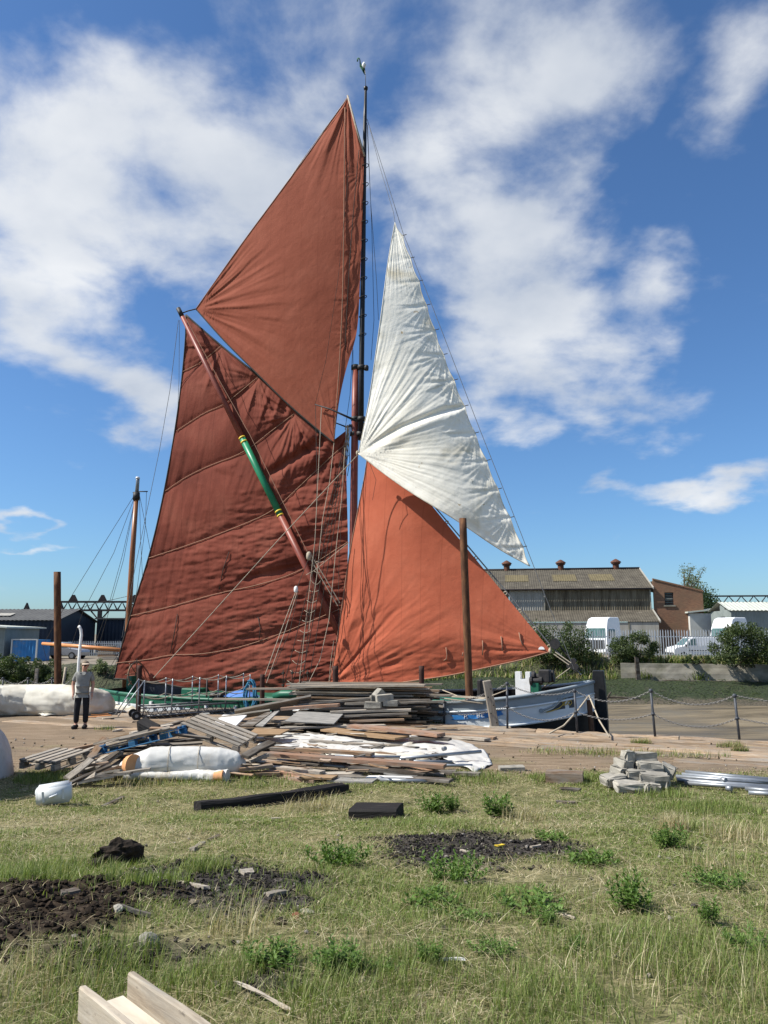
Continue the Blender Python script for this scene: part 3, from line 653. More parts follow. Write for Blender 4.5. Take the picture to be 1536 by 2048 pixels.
mb = MB(); mb.prism([BP(.1, -4.05, 3.62), BP(.1, -4.05, 3.84), BP(.1, 0, 5.2), BP(.1, 0, 4.98)], UB * .12); mb.build('verge_board', M['asb_new'], lr)
mb = MB(); mb.box(BP(LW / 2, -3.8, 2.0), (-LW, .2, 3.3), rotz(-.159)); mb.build('lean_to_wall', M['asb_new'], wk)
mb = MB(); mb.prism([BP(0, -3.8, .3), BP(0, -3.8, 3.6), BP(0, -.1, 4.9), BP(0, -.1, .3)], UB * -.2); mb.build('lean_to_gable', M['asb_new'], wk)
for a in np.arange(-34, -1, 3.1):
    mb = MB(); mb.box(BP(a, -3.93, 2.0), (.12, .06, 3.25), rotz(-.159)); mb.build('wall_batten', M['concrete_old'], wk)
# brick wing
m, t, b, o = newmat('red_brown_brick'); nb = NB(t)
v = nb.coord('Generated', (1, 1, 1)); g = nb.n('ShaderNodeNewGeometry'); sp = nb.n('ShaderNodeSeparateXYZ'); nb.l(g.outputs['Position'], sp.inputs[0])
cx = nb.n('ShaderNodeCombineXYZ'); nb.l(nb.m('ADD', sp.outputs[0], nb.m('MULTIPLY', sp.outputs[1], .6)), cx.inputs[0]); nb.l(sp.outputs[2], cx.inputs[1])
bk = nb.n('ShaderNodeTexBrick'); nb.l(cx.outputs[0], bk.inputs['Vector']); bk.inputs['Scale'].default_value = 1; bk.inputs['Brick Width'].default_value = .225; bk.inputs['Row Height'].default_value = .075
bk.inputs['Mortar Size'].default_value = .008; bk.inputs['Color1'].default_value = (.15, .065, .034, 1); bk.inputs['Color2'].default_value = (.235, .11, .055, 1); bk.inputs['Mortar'].default_value = (.19, .14, .10, 1)
f = nb.noise(nb.coord('World', (1, 1, 1.6)), .7, 7, .65); c = nb.mix(nb.ramp(f, [(.42, 0), (.7, .65)]), bk.outputs['Color'], (.15, .10, .06))
nb.l(c, b.inputs['Base Color']); b.inputs['Roughness'].default_value = .9; nb.bump(bk.outputs['Fac'], -.4, .01, b); M['brick'] = m
bw = empty('brick_building', BP(.4, .1, .42), 'red brown brick wing with one dark louvred window beside the corrugated building', 'building')
W0, W1 = .36, 5.5; zt0, zt1 = 8.35, 7.0; wa0, wa1, wz0, wz1 = 1.5, 2.45, 5.55, 6.95
def zt(a): return zt0 + (zt1 - zt0) * (a - W0) / (W1 - W0)
mb = MB()
for (a0, a1, za, zb_, zc, zd) in ((W0, wa0, .3, .3, zt(wa0), zt(W0)), (wa1, W1, .3, .3, zt(W1), zt(wa1)), (wa0, wa1, .3, .3, wz0, wz0), (wa0, wa1, wz1, wz1, zt(wa1), zt(wa0))):
    mb.prism([BP(a0, .05, za), BP(a1, .05, zb_), BP(a1, .05, zc), BP(a0, .05, zd)], NBk * .3)
mb.prism([BP(W1, .35, .3), BP(W1, 12, .3), BP(W1, 12, zt1), BP(W1, .35, zt1)], UB * -.3); mb.build('wall', M['brick'], bw)
mb = MB(); mb.prism([BP(W0, -.03, zt(W0)), BP(W1 + .08, -.03, zt(W1) - .02), BP(W1 + .08, -.03, zt(W1) + .14), BP(W0, -.03, zt(W0) + .16)], NBk * .5); mb.build('coping', M['brick'], bw)
mb = MB(); mb.prism([BP(W0, .5, zt0 - .1), BP(W1, .5, zt1 - .1), BP(W1, 12, zt1 - .1), BP(W0, 12, zt0 - .1)], (0, 0, -.15)); mb.build('roof', M['asb_roof'], bw)
mb = MB()
for aa in (wa0 + .04, wa1 - .04): mb.box(BP(aa, .2, (wz0 + wz1) / 2), (.08, .08, wz1 - wz0), rotz(-.159))
for zz_ in (wz0 + .04, (wz0 + wz1) / 2, wz1 - .04): mb.box(BP((wa0 + wa1) / 2, .2, zz_), (wa1 - wa0 - .16, .07, .08), rotz(-.159))
wnd = mb.build('window', M['gantry'], bw)
mb = MB(); mb.box(BP((wa0 + wa1) / 2, .25, (wz0 + wz1) / 2), (wa1 - wa0 - .02, .02, wz1 - wz0 - .02), rotz(-.159)); mb.build('pane', M['glass'], wnd)
for k in range(5):
    mb = MB(); mb.box(BP((wa0 + wa1) / 2, .17, wz0 + .2 + k * .24), (wa1 - wa0 - .2, .02, .13), rotz(-.159) @ Matrix.Rotation(.6, 3, 'X')); mb.build('louvre', M['asb_new'] if k == 2 else M['gantry'], wnd)
mb = MB(); mb.box(BP((wa0 + wa1) / 2, .02, wz0 - .07), (wa1 - wa0 + .3, .16, .14), rotz(-.159)); mb.build('sill', M['concrete_old'], wnd)
# grey green shed and pale annexe
sh_ = empty('cladding_shed', (34.9, 78, .4), 'low grey green metal shed with a pale ribbed roof at the right edge', 'building')
mb = MB(); corr(mb, (34.6, 77.75, 4.78), (62, 77.75, 4.78), (62, 80.3, 5.72), (34.6, 80.3, 5.72), .4, .035); corr(mb, (34.6, 83, 4.75), (62, 83, 4.75), (62, 80.3, 5.72), (34.6, 80.3, 5.72), .4, .035); mb.build('roof', M['roof_pale'], sh_)
mb = MB(); corr(mb, (34.9, 78, .3), (62, 78, .3), (62, 78, 4.75), (34.9, 78, 4.75), .3, .03, Vector((0, -1, 0))); mb.build('wall', M['shed_grey'], sh_)
mb = MB()
for yy0, yy1, z0_, z1_ in ((78.02, 79.4, .3, 4.9), (80.5, 82.8, .3, 4.8), (79.4, 80.5, .3, 2.9), (79.4, 80.5, 4.2, 5.4)):
    mb.prism([(34.9, yy0, z0_), (34.9, yy1, z0_), (34.9, yy1, z1_), (34.9, yy0, z1_)], (.15, 0, 0))
mb.build('gable_wall', M['shed_grey'], sh_)
mb = MB(); mb.box((35.0, 79.95, 3.55), (.05, 1.1, 1.3)); mb.build('shutter', M['glass'], sh_)
an = empty('pale_annexe', (34.9, 84, .4), 'small cream walled annexe between the brick wing and the grey green shed', 'building')
mb = MB(); mb.box((35.3, 86.5, 2.5), (4.4, 5, 4.3)); mb.build('wall', M['shed_pale'], an)
mb = MB(); mb.prism([(32.8, 83.7, 4.67), (37.8, 83.7, 5.2), (37.8, 83.7, 5.36), (32.8, 83.7, 4.83)], (0, 5.6, 0)); mb.build('roof', M['roof_pale'], an)
# gantry trusses
def gantry(name, A, Bv, z0, z1, label, posts, bays, peaks=False):
    A = Vector(A); Bv = Vector(Bv); e = empty(name, (A.x, A.y, .4), label, 'gantry')
    d = (Bv - A); mb = MB(); rr = math.atan2(d.y, d.x); c = (A + Bv) / 2
    mb.box((c.x, c.y, z0), (d.length, .3, .22), rotz(rr)); mb.box((c.x, c.y, z1), (d.length, .3, .22), rotz(rr)); mb.build('chord', M['gantry'], e)
    for k in range(bays):
        p = A + d * (k / bays); q_ = A + d * ((k + 1) / bays); mid = (p + q_) / 2
        mb = MB(); mb.tube([(p.x, p.y, z0), (mid.x, mid.y, z1), (q_.x, q_.y, z0)], .09, 4, smooth=False); mb.build('lattice', M['gantry'], e)
    for k in posts:
        p = A + d * k; mb = MB(); mb.box((p.x, p.y, (z0 + .3) / 2), (.4, .4, z0 - .3)); mb.tube([(p.x - 1.0, p.y, z0 - .1), (p.x, p.y, z0 - 1.2), (p.x + 1.0, p.y, z0 - .1)], .09, 4); mb.build('leg', M['gantry'], e)
    if peaks:
        for k in peaks:
            p = A + d * k; mb = MB(); mb.prism([(p.x - .55, p.y, z1), (p.x + .55, p.y, z1), (p.x + .12, p.y, z1 + .8), (p.x - .12, p.y, z1 + .8)], (0, .25, 0)); mb.build('bracket', M['gantry'], e)
    return e
gantry('gantry', (48.5, 115, 0), (75, 112, 0), 6.9, 8.0, 'dark lattice gantry truss above the shed at the right edge', (.35, .9), 15)
# palisade fence
BF = lambda x: np.interp(x, [-60, 10, 17.5, 28, 45, 60], [70, 63.6, 61.6, 58.9, 54.5, 50.4])
fe = empty('palisade_fence', (20, float(BF(20)), .35), 'grey galvanised palisade fence in front of the white vehicles on the far bank', 'fence')
pm = MB(); pm.prism([(-.035, 0, .05), (.035, 0, .05), (.035, 0, 2.25), (.018, 0, 2.4), (-.018, 0, 2.4), (-.035, 0, 2.25)], (0, .012, 0)); pale0 = pm.build('pale', M['fence']); pme = pale0.data; bpy.data.objects.remove(pale0)
x = 12.0; k = 0
while x < 45:
    y = float(BF(x)); o_ = bpy.data.objects.new('pale', pme); COL.objects.link(o_); o_.parent = fe; o_.location = Vector((x, y, .36 + .02 * random.random())) - ORG[fe.name]; o_.rotation_euler = (0, random.uniform(-.012, .012), -.26)
    if k % 12 == 0:
        mb = MB(); mb.box((x + .05, y + .12, 1.5), (.1, .1, 2.3)); mb.build('post', M['fence'], fe)
    x += .19; k += 1
for zz_ in (.85, 2.2):
    mb = MB(); xs_ = [12, 17.5, 28, 45]
    for a_, b_ in zip(xs_[:-1], xs_[1:]):
        mb.prism([(a_, BF(a_) + .03, zz_), (a_, BF(a_) + .03, zz_ + .07), (a_, BF(a_) + .08, zz_ + .07), (a_, BF(a_) + .08, zz_)], (b_ - a_, float(BF(b_) - BF(a_)), 0))
    mb.build('rail', M['fence'], fe)
# retaining wall on the far bank
P0 = Vector((17.6, 58.3, 0)); P1 = Vector((45.0, 50.8, 0)); wd = (P1 - P0).normalized(); wnrm = Vector((wd.y, -wd.x, 0))
rw = empty('retaining_wall', P0, 'stained concrete retaining wall along the top of the green creek bank', 'wall')
mb = MB(); rowsF = []
for z_ in (-1.0, -.75, -.4, 0, .22, .30):
    rowsF.append([P0 + wd * a + wnrm * (.22 + .05 * float(fbm(a * .8, z_ * 3, 3)) + (.05 if z_ < -.3 else 0)) + Vector((0, 0, z_ + (.03 * float(fbm(a * .5, 1.0, 3)) if z_ > .2 else 0))) for a in np.arange(0, 28.2, .35)])
mb.grid(rowsF, False)
top2 = [Vector((p.x, p.y, p.z)) - wnrm * .4 for p in rowsF[-1]]; mb.grid([rowsF[-1], top2], False)
mb.add([rowsF[0][0], rowsF[-1][0], top2[0], top2[0] - Vector((0, 0, 1.3))], [(0, 1, 2, 3)]); mb.build('wall_face', M['concrete_old'], rw)
mb = MB(); mb.box(P0 + wd * 14 + wnrm * .3 + Vector((0, 0, -.95)), (28, .25, .18), rotz(math.atan2(wd.y, wd.x))); mb.build('toe_beam', M['wood_dark'], rw)
tp = AT(1279, 1360, 57.0); tp.z = 0
mb = MB(); mb.prism([(tp.x - .17, tp.y, -1.9), (tp.x + .17, tp.y, -1.9), (tp.x + .02, tp.y, .75), (tp.x - .22, tp.y, .8)], (0, .25, 0))
tag(mb.build('fender_post', M['wood_dark'], origin=(tp.x, tp.y, -1.6)), 'dark leaning timber post standing against the concrete retaining wall', 'post')
for (p0x, p0y, p1x, p1y), dl in zip(((1185, 1395, 1281, 1398), (1196, 1402, 1208, 1378), (1214, 1398, 1222, 1384)), ('long dark stick lying flat on the mud at the foot of the far bank', 'dark snag standing up from the mud just right of the bow', 'smaller dark snag beside the standing one on the mud')):
    a_ = AT(p0x, p0y, 50.5); b_ = AT(p1x, p1y, 50.5); mb = MB(); mb.tube([a_, a_.lerp(b_, .5) + Vector((0, 0, .05)), b_], [.07, .06, .04], 6)
    tag(mb.build('driftwood', M['wood_dark'], origin=a_), dl, 'driftwood', 'driftwood on the mud')

# vehicles
def mirror_poly(poly, y): return [(x, y, z) for x, z in poly]
def vehicle(name, loc, rz, label, cat, group, body_poly, wid, wheels, glass, paint, extra=None):
    e = empty(name, (0, 0, 0), label, cat, group); hw = wid / 2
    mb = MB(); n = len(body_poly)
    # body with tumblehome: upper points drawn in
    zmax = max(p[1] for p in body_poly); zb = zmax * .52
    def yy(z): return hw - max(0, (z - zb)) * .12
    r0 = [(x, -yy(z), z) for x, z in body_poly]; r1 = [(x, yy(z), z) for x, z in body_poly]
    r0i = [(x, -yy(z) + .07, z) for x, z in body_poly]
    mb.add(r0 + r1, [tuple(range(n))[::-1], tuple(range(n, 2 * n))] + [(i, (i + 1) % n, n + (i + 1) % n, n + i) for i in range(n)])
    bo = mb.build('body', paint, e)
    bv = bo.modifiers.new('bevel', 'BEVEL'); bv.width = .07; bv.segments = 3; bv.limit_method = 'ANGLE'; bv.angle_limit = .5
    for wx, wr in wheels:
        for sy in (-1, 1):
            mb = MB(); mb.tube([(wx, sy * (hw - .2), wr), (wx, sy * (hw + .015), wr)], wr, 20, smooth=False); w_ = mb.build('wheel', M['rubber'], e)
            mb = MB(); mb.tube([(wx, sy * (hw - .1), wr), (wx, sy * (hw + .03), wr)], wr * .62, 14, smooth=False); mb.build('rim', M['steel'], w_)
    for nm, poly, side in glass:
        if side == 'side':
            for sy in (-1, 1):
                mb = MB(); mb.prism([(x, sy * (yy(z) + .012), z) for x, z in poly], (0, -sy * .03, 0)); mb.build(nm, M['glass_green'], e)
        else:
            (xa, za), (xb, zb_) = poly; k = .12; mb = MB()
            mb.add([(xa - side * .015, -yy(za) + k, za), (xa - side * .015, yy(za) - k, za), (xb - side * .015, yy(zb_) - k - .03, zb_), (xb - side * .015, -yy(zb_) + k + .03, zb_),
                    (xa + side * .02, -yy(za) + k, za), (xa + side * .02, yy(za) - k, za), (xb + side * .02, yy(zb_) - k - .03, zb_), (xb + side * .02, -yy(zb_) + k + .03, zb_)],
                   [(0, 1, 2, 3), (4, 7, 6, 5), (0, 4, 5, 1), (2, 6, 7, 3), (1, 5, 6, 2), (0, 3, 7, 4)]); mb.build(nm, M['glass_green'], e)
    if extra: extra(e, hw)
    e.location = loc; e.rotation_euler = (0, 0, rz)
    return e
def van_extra(e, hw):
    for sy in (-1, 1):
        mb = MB(); mb.box((-2.03, sy * (hw - .22), .82), (.1, .3, .2)); mb.build('headlight', M['lamp'], e)
        mb = MB(); mb.box((-1.05, sy * (hw + .1), 1.12), (.1, .2, .16)); mb.build('mirror', M['grille'], e)
    mb = MB(); mb.box((-2.11, 0, .45), (.08, hw * 1.8, .22)); mb.build('bumper', M['grille'], e)
    for sy in (-1, 1):
        mb = MB(); mb.box((.3, sy * (hw + .008), .72), (2.4, .02, .06)); mb.build('side_strip', M['grille'], e)
vanp = [(-2.1, .3), (-2.12, .75), (-1.95, .98), (-1.25, 1.12), (-.55, 1.78), (-.25, 1.85), (1.95, 1.84), (2.06, 1.2), (2.08, .32)]
pv = AT(1388, 1306, 66); pv.z = .36
vehicle('parked_van', pv, R(4), 'small white panel van parked behind the palisade fence', 'van', 'white vehicles behind the fence', vanp, 1.75, ((-1.3, .31), (1.35, .31)),
        (('side_window', [(-.95, 1.15), (-.5, 1.68), (-.12, 1.70), (-.12, 1.15)], 'side'), ('windscreen', [(-1.22, 1.15), (-.58, 1.74)], 1)), M['car_white'], van_extra)
def cab_extra(e, hw):
    mb = MB(); mb.box((-1.23, 0, 1.15), (.06, hw * 1.5, .75)); mb.build('grille', M['grille'], e)
    for sy in (-1, 1):
        mb = MB(); mb.box((-1.24, sy * (hw - .3), .62), (.08, .42, .22)); mb.build('headlight', M['lamp'], e)
        mb = MB(); mb.box((-1.12, sy * (hw + .16), 2.0), (.12, .2, .55)); mb.build('mirror', M['grille'], e)
    mb = MB(); mb.box((1.9, 0, .75), (3.6, .9, .25)); mb.build('chassis', M['grille'], e)
cabp = [(-1.2, .4), (-1.22, 1.6), (-1.05, 2.62), (-.75, 3.35), (-.35, 3.5), (.95, 3.5), (1.05, 3.3), (1.05, .45)]
def cab(px, Y, rz, label):
    p = AT(px, 1300, Y); p.z = .4
    return vehicle('truck_cab', p, rz, label, 'truck', 'white vehicles behind the fence', cabp, 2.4, ((-.35, .48), (2.7, .48)),
            (('side_window', [(-.85, 1.7), (-.75, 2.45), (.1, 2.45), (.1, 1.7)], 'side'), ('windscreen', [(-1.2, 1.7), (-1.06, 2.55)], 1)), M['car_white'], cab_extra)
cab(1208, 69, R(40), 'tall white truck cab rising above the fence in front of the works building')
cab(1462, 70, R(25), 'white truck cab half hidden behind the big right hand bush')
# bushes and trees on the right
bush(1135, 1326, 60.0, 5.0, 3.4, 'leaf_bush', 'dark green bush behind the bow at the left end of the fence', 5200, .16, z=.15)
bush(1092, 1300, 61.0, 3.4, 3.6, 'leaf_bush', 'low bush hiding behind the tip of the orange foresail', 2600, .16, z=.2)
bush(1275, 1322, 58.9, 4.6, 2.7, 'leaf_bush', 'broad bush growing through the middle of the palisade fence', 5200, .16, z=.2)
bush(1490, 1328, 55.2, 5.4, 3.4, 'leaf_bush', 'large bush hanging over the concrete wall at the right edge', 7500, .16, z=.1)
bush(1395, 1318, 57.0, 3.0, .7, 'leaf_bush', 'low weedy growth at the foot of the fence by the van', 1300, .14, z=.3)
tree(1373, 1260, 112, 13.2, 7.4, 'leaf_pale', 'thin pale green tree rising behind the brick wing', 2300, .26, True)
tree(1412, 1260, 108, 9.6, 5.4, 'leaf_dark', 'dark ivy covered tree to the right of the brick wing', 3600, .32)
tree(1400, 1260, 116, 11.6, 4.6, 'leaf_pale', 'small pale tree standing behind the ivy covered tree', 1300, .32, True)
# grasses on the far bank
n = 15000; X = RNG.uniform(-6, 42, n); by_ = np.interp(X, bx, by); k = RNG.random(n); off = np.where(X < 17.3, RNG.uniform(-.9, 5.4, n), RNG.uniform(.6, 3.0, n))
keep = fbm(X * .8, off * .8, 3) > -.12; X = X[keep]; off = off[keep]; by_ = np.interp(X, bx, by)
Z = np.where(X < 17.3, np.interp(off, [-1, -.15, .6, 1.6, 2.6, 4.2, 6], [-.9, -.85, -.3, .3, .6, .48, .32]), .26)
blades('bank_grass', X, by_ + off, Z, .3, .8, .085, GREEN[:4] + STRAW[:3], .7, pal_w=[.16, .18, .14, .2, .14, .12, .06])
n = 7000; X = RNG.uniform(-4, 44, n); off = RNG.uniform(-7.2, -.4, n); keep = fbm(X * .5, off * .9, 4) > -.16 - .05 * (off + 4); X, off = X[keep], off[keep]
zz_ = np.interp(off, [-9, -7, -5.4, -4, -2.4, -1, -.15], [-2.6, -2.1, -1.75, -1.45, -1.1, -.86, -.8])
blades('bank_algae_tufts', X, np.interp(X, bx, by) + off, zz_ + .05, .04, .11, .15, [(.020, .040, .007), (.035, .062, .010), (.055, .085, .016), (.08, .10, .028)], 1.4, flat=.65)
n = 900; X = RNG.choice([19.1, 22.6, 29.7, 31.0, 33.2], n) + RNG.normal(size=n) * .28; Y = np.interp(X, bx, by) - RNG.uniform(.05, .5, n)
blades('wall_foot_grass', X, Y, np.full(n, -.95) + RNG.random(n) * .25, .4, .9, .07, GREEN[:4], .9)

# ------------------------------------------------------------------ far left: sheds, container, gantry, car, bushes
ns = empty('navy_shed', (-34, 76, .4), 'long navy blue shed with a dark roof at the left edge', 'building')
mb = MB(); corr(mb, (-60, 74, .3), (-31.2, 74, .3), (-31.2, 74, 3.75), (-60, 74, 3.75), .4, .04, Vector((0, -1, 0))); mb.build('wall', M['shed_navy'], ns)
mb = MB(); mb.prism([(-31.2, 74.05, .3), (-31.2, 74.05, 3.75), (-31.2, 79, 4.85), (-31.2, 84, 3.75), (-31.2, 84, .3)], (-.2, 0, 0)); mb.build('gable_wall', M['shed_navy'], ns)
mb = MB(); corr(mb, (-60, 73.7, 3.74), (-30.9, 73.7, 3.74), (-30.9, 79, 4.95), (-60, 79, 4.95), .4, .03); mb.prism([(-60, 79, 4.9), (-30.9, 79, 4.9), (-30.9, 84.3, 3.7), (-60, 84.3, 3.7)], (0, 0, -.06)); rf = mb.build('roof', M['shed_roof_dark'], ns)
mb = MB(); mb.box((-37.0, 75.8, 4.32), (1.5, 1.2, .05), Matrix.Rotation(.22, 3, 'X')); mb.build('rooflight', M['asb_new'], rf)
for xx in (-33.0, -36.5): 
    mb = MB(); mb.prism([(xx - .3, 79, 4.9), (xx + .3, 79, 4.9), (xx, 79, 5.6)], (0, .3, 0)); mb.build('finial', M['gantry'], rf)
gs = empty('grey_shed', (-32.0, 60, .35), 'small grey shed with a pale sloping roof at the far left', 'building')
mb = MB(); corr(mb, (-40, 60, .3), (-29.2, 60, .3), (-29.2, 60, 2.85), (-40, 60, 3.3), .3, .03, Vector((0, -1, 0))); mb.box((-34.7, 63.05, 1.6), (10.9, 6, 2.6)); mb.build('wall', M['shed_grey'], gs)
mb = MB(); mb.prism([(-40, 59.6, 3.42), (-28.9, 59.6, 2.88), (-28.9, 59.6, 3.0), (-40, 59.6, 3.56)], (0, 7, 0)); mb.build('roof', M['roof_pale'], gs)
ct = empty('shipping_container', (-28.6, 62, .3), 'bright blue steel container standing behind the left bushes', 'container')
c0 = AT(22, 1317, 60).x; c1 = AT(72, 1317, 60).x
mb = MB(); corr(mb, (c0 + .06, 60, .2), (c1 - .06, 60, .2), (c1 - .06, 60, 1.95), (c0 + .06, 60, 1.95), .24, .03, Vector((0, -1, 0))); mb.build('side_panel', M['container'], ct)
mb = MB(); mb.box(((c0 + c1) / 2, 61.3, 1.1), (c1 - c0 - .1, 2.4, 1.8)); mb.build('body', M['container'], ct)
mb = MB()
for xx in (c0, c1): mb.box((xx, 60, 1.1), (.1, .14, 1.9))
mb.box(((c0 + c1) / 2, 60, 2.02), (c1 - c0 - .1, .14, .09)); mb.build('corner_frame', M['shed_pale'], ct)
gantry('gantry', (-37.5, 88, 0), (-20, 88, 0), 5.1, 6.05, 'dark overhead crane gantry with small peaks behind the left yard', (.30, .62), 17, peaks=(.12, .31, .52, .78))
db = empty('dark_workshop', (-26, 84, .4), 'low dark workshop wall behind the yard fence on the left', 'building')
mb = MB(); corr(mb, (-31, 84, 1.6), (-17, 84, 1.6), (-17, 84, 4.0), (-31, 84, 4.0), .4, .03, Vector((0, -1, 0))); mb.box((-24, 86, 2.2), (13.9, 3.8, 3.6)); mb.build('wall', M['shed_navy'], db)
mb = MB(); mb.box((-24, 86, 4.08), (14.4, 4.6, .14)); mb.build('roof', M['shed_roof_dark'], db)
for k in range(3):
    mb = MB(); mb.box((-28.3 + k * 2.1, 83.93, .98), (1.7, .06, 1.1)); mb.build('shutter', M['shed_grey'], db)
yf = empty('yard_fence', (-26, 74, .4), 'grey steel yard fence behind the parked car on the left', 'fence')
for k in range(52):
    o_ = bpy.data.objects.new('pale', pme); COL.objects.link(o_); o_.parent = yf; o_.location = (-3.9 + k * .17, 0, -.1); o_.scale = (1, 1, .62)
for zz_ in (.65, 1.55):
    mb = MB(); mb.box((-25.6, 74.05, zz_), (8.9, .04, .06)); mb.build('rail', M['fence'], yf)
pc = AT(126, 1318, 66); pc.z = .36
hatch = [(-1.95, .28), (-1.98, .62), (-1.8, .82), (-1.0, .95), (-.35, 1.38), (.9, 1.42), (1.6, 1.0), (1.9, .9), (1.92, .3)]
vehicle('parked_car', pc, R(172), 'silver hatchback parked on the yard behind the tall left pile', 'car', None, hatch, 1.7, ((-1.25, .3), (1.25, .3)),
        (('side_window', [(-.78, .98), (-.3, 1.3), (.75, 1.33), (1.15, 1.0)], 'side'), ('windscreen', [(-.98, .98), (-.38, 1.35)], 1)), M['car_silver'], van_extra and None)
pk = AT(216, 1318, 64); pk.z = .36
pe = empty('timber_stack', pk, 'yellow brown stack of timber on the yard left of the big sail', 'timber stack')
for k in range(5):
    mb = MB(); mb.box(pk + Vector((random.uniform(-.1, .1), 0, .12 + k * .23)), (1.5 - .12 * k, .9, .17)); mb.build('baulk', M['wood_brown'] if k % 2 else M['wood_pale'], pe)
bush(38, 1368, 43.5, 5.6, 1.7, 'leaf_bush', 'lush green bush on the bank at the left edge', 5200, .13, 'bushes on the left bank', z=-.35)
bush(-40, 1368, 43.8, 5.0, 1.8, 'leaf_bush', 'dark bush at the extreme left beyond the chain rail', 3000, .13, 'bushes on the left bank', z=-.35)
bush(92, 1370, 43.0, 2.8, 1.25, 'leaf_bush', 'rounded bush just left of the tall rusty pile', 2400, .12, 'bushes on the left bank', z=-.4)
bush(205, 1345, 46.5, 2.0, 1.1, 'leaf_pale', 'fresh green grassy bush at the left foot of the big sail', 1400, .12, 'bushes on the left bank', z=.0)
n = 5000; X = RNG.uniform(-26, -10, n); k = RNG.uniform(-2.5, 3.4, n)
keep = (fbm(X * .7, k * .7, 3) > -.05) & ~((X > -18.5) & (X < -14.5)); X = X[keep]; k = k[keep]
blades('left_bank_grass', X, np.interp(X, bx, by) + k, np.interp(k, [-3, -1, -.15, .6, 1.6, 2.6, 6], [-1.2, -.9, -.85, -.5, -.05, .22, .32]), .25, .6, .07, GREEN + STRAW[:2], .7)
for i, (px_, w_) in enumerate(((30, 1.7), (85, 1.3))):
    p = AT(px_, 1372, 41.6); mb = MB(); mb.box((p.x, p.y, -.75), (w_, .8, 1.1), None, .05)
    tag(mb.build('concrete_block', M['concrete_old'], origin=(p.x, p.y, -1.3)), ['big dark concrete block under the left edge bush', 'smaller concrete block beside the foot of the tall left pile'][i], 'concrete block')
tree(152, 1262, 130, 5.2, 9, 'leaf_bush', 'far green tree seen under the left gantry', 1500, .4)
# ------------------------------------------------------------------ the barge
barge = empty('sailing_barge', BL(-9, 0, -2.6), 'tall red sailed sailing barge with a white jib lying alongside the wharf', 'sailing barge')
LEN = 16.4; BMAX = 2.6
def hb(t):                                  # half breadth
    t = np.asarray(t, float)
    bow = np.clip((t + 4.0) / 4.0, 0, 1); st = np.clip((-t - (LEN - 2.6)) / 2.6, 0, 1)
    return np.maximum(.10, BMAX * (1 - bow ** 3.0)) * (1 - .32 * st ** 2)
def zr(t): return .44 + .70 * np.exp(np.asarray(t, float) / 2.7) + .12 * np.clip((-np.asarray(t, float) - 12) / 4, 0, 1)
def zb(t): return -.24 + .60 * np.exp(np.asarray(t, float) / 2.9)
def zm(t): return zr(t) - .22 - .10 * np.exp(np.asarray(t, float) / 3.0)
def hull_pt(t, z, side=-1, out=0.0):
    fl = np.clip((z + 2.6) / 2.9, 0, 1); b = float(hb(t)) * (.93 + .07 * fl) + .22 * float(np.exp(t / 1.6)) * fl * (1 if t < -.25 else .0)
    return BL(t, side * (b + out), z)
ts = np.concatenate([np.linspace(-LEN, -14.2, 5), np.linspace(-13.6, -5.4, 12), np.linspace(-5, -.12, 26)])
def strake(name, za, zbf, mat, side, out=0.0, n=3, t0=None, t1=None, parent=barge):
    tt = [t for t in ts if (t0 is None or t >= t0 - 1e-6) and (t1 is None or t <= t1 + 1e-6)]
    mb = MB(); rows = []
    for k in range(n + 1): rows.append([hull_pt(t, za(t) + (zbf(t) - za(t)) * k / n, side, out) for t in tt])
    mb.grid(rows, True, flip=side > 0); return mb.build(name, mat, parent)
mb = MB()
for side in (-1, 1):
    rows = [[hull_pt(t, -3.2 + (float(zr(t)) - .03 + 3.2) * k / 8, side, -.03) for t in ts] for k in range(9)]
    mb.grid(rows, True, flip=side > 0)
a = [hull_pt(-LEN, -3.2 + (float(zr(-LEN)) + 3.2) * k / 4, -1, -.03) for k in range(5)]; c_ = [hull_pt(-LEN, -3.2 + (float(zr(-LEN)) + 3.2) * k / 4, 1, -.03) for k in range(5)]
mb.grid([a, c_], False); mb.build('hull', M['hull_black'], barge)
mb = MB(); mb.grid([[hull_pt(t, float(zr(t)) - .42, -1, -.05) for t in ts], [BL(t, 0, float(zr(t)) - .36) for t in ts], [hull_pt(t, float(zr(t)) - .42, 1, -.05) for t in ts]], True); mb.build('deck', M['wood_brown'], barge)
for side in (-1, 1):
    strake('bulwark', zm, lambda t: zr(t) - .02, M['hull_grey'], side, .0, 3, -8.6)
    strake('topside', zb, zm, M['hull_blue'], side, .0, 4, -8.6)
    strake('bulwark', lambda t: zr(t) - .28, lambda t: zr(t) - .02, M['green'], side, .0, 3, None, -8.5)
    strake('topside', zb, lambda t: zr(t) - .28, M['hull_white'], side, .0, 4, None, -8.5)
    for fz, r_, mt in ((lambda t: float(zr(t)), .05, 'hull_grey'), (lambda t: float(zm(t)), .028, 'hull_blue'), (lambda t: float(zb(t)), .035, 'hull_white')):
        mb = MB(); mb.tube([hull_pt(t, fz(t), side, .02) for t in ts if t > -8.6], r_, 8); mb.build('rubbing_strake', M[mt], barge)
    mb = MB(); mb.tube([hull_pt(t, float(zr(t)), side, .0) for t in ts if t <= -8.5], .055, 8); mb.build('rail', M['green'], barge)
    for t in np.arange(-15.6, -9, 1.05):
        p = hull_pt(t, float(zr(t)) - .2, side, .03); mb = MB(); mb.box(p, (.09, .1, .09), rotz(rot)); mb.build('fairlead', M['white'], barge)
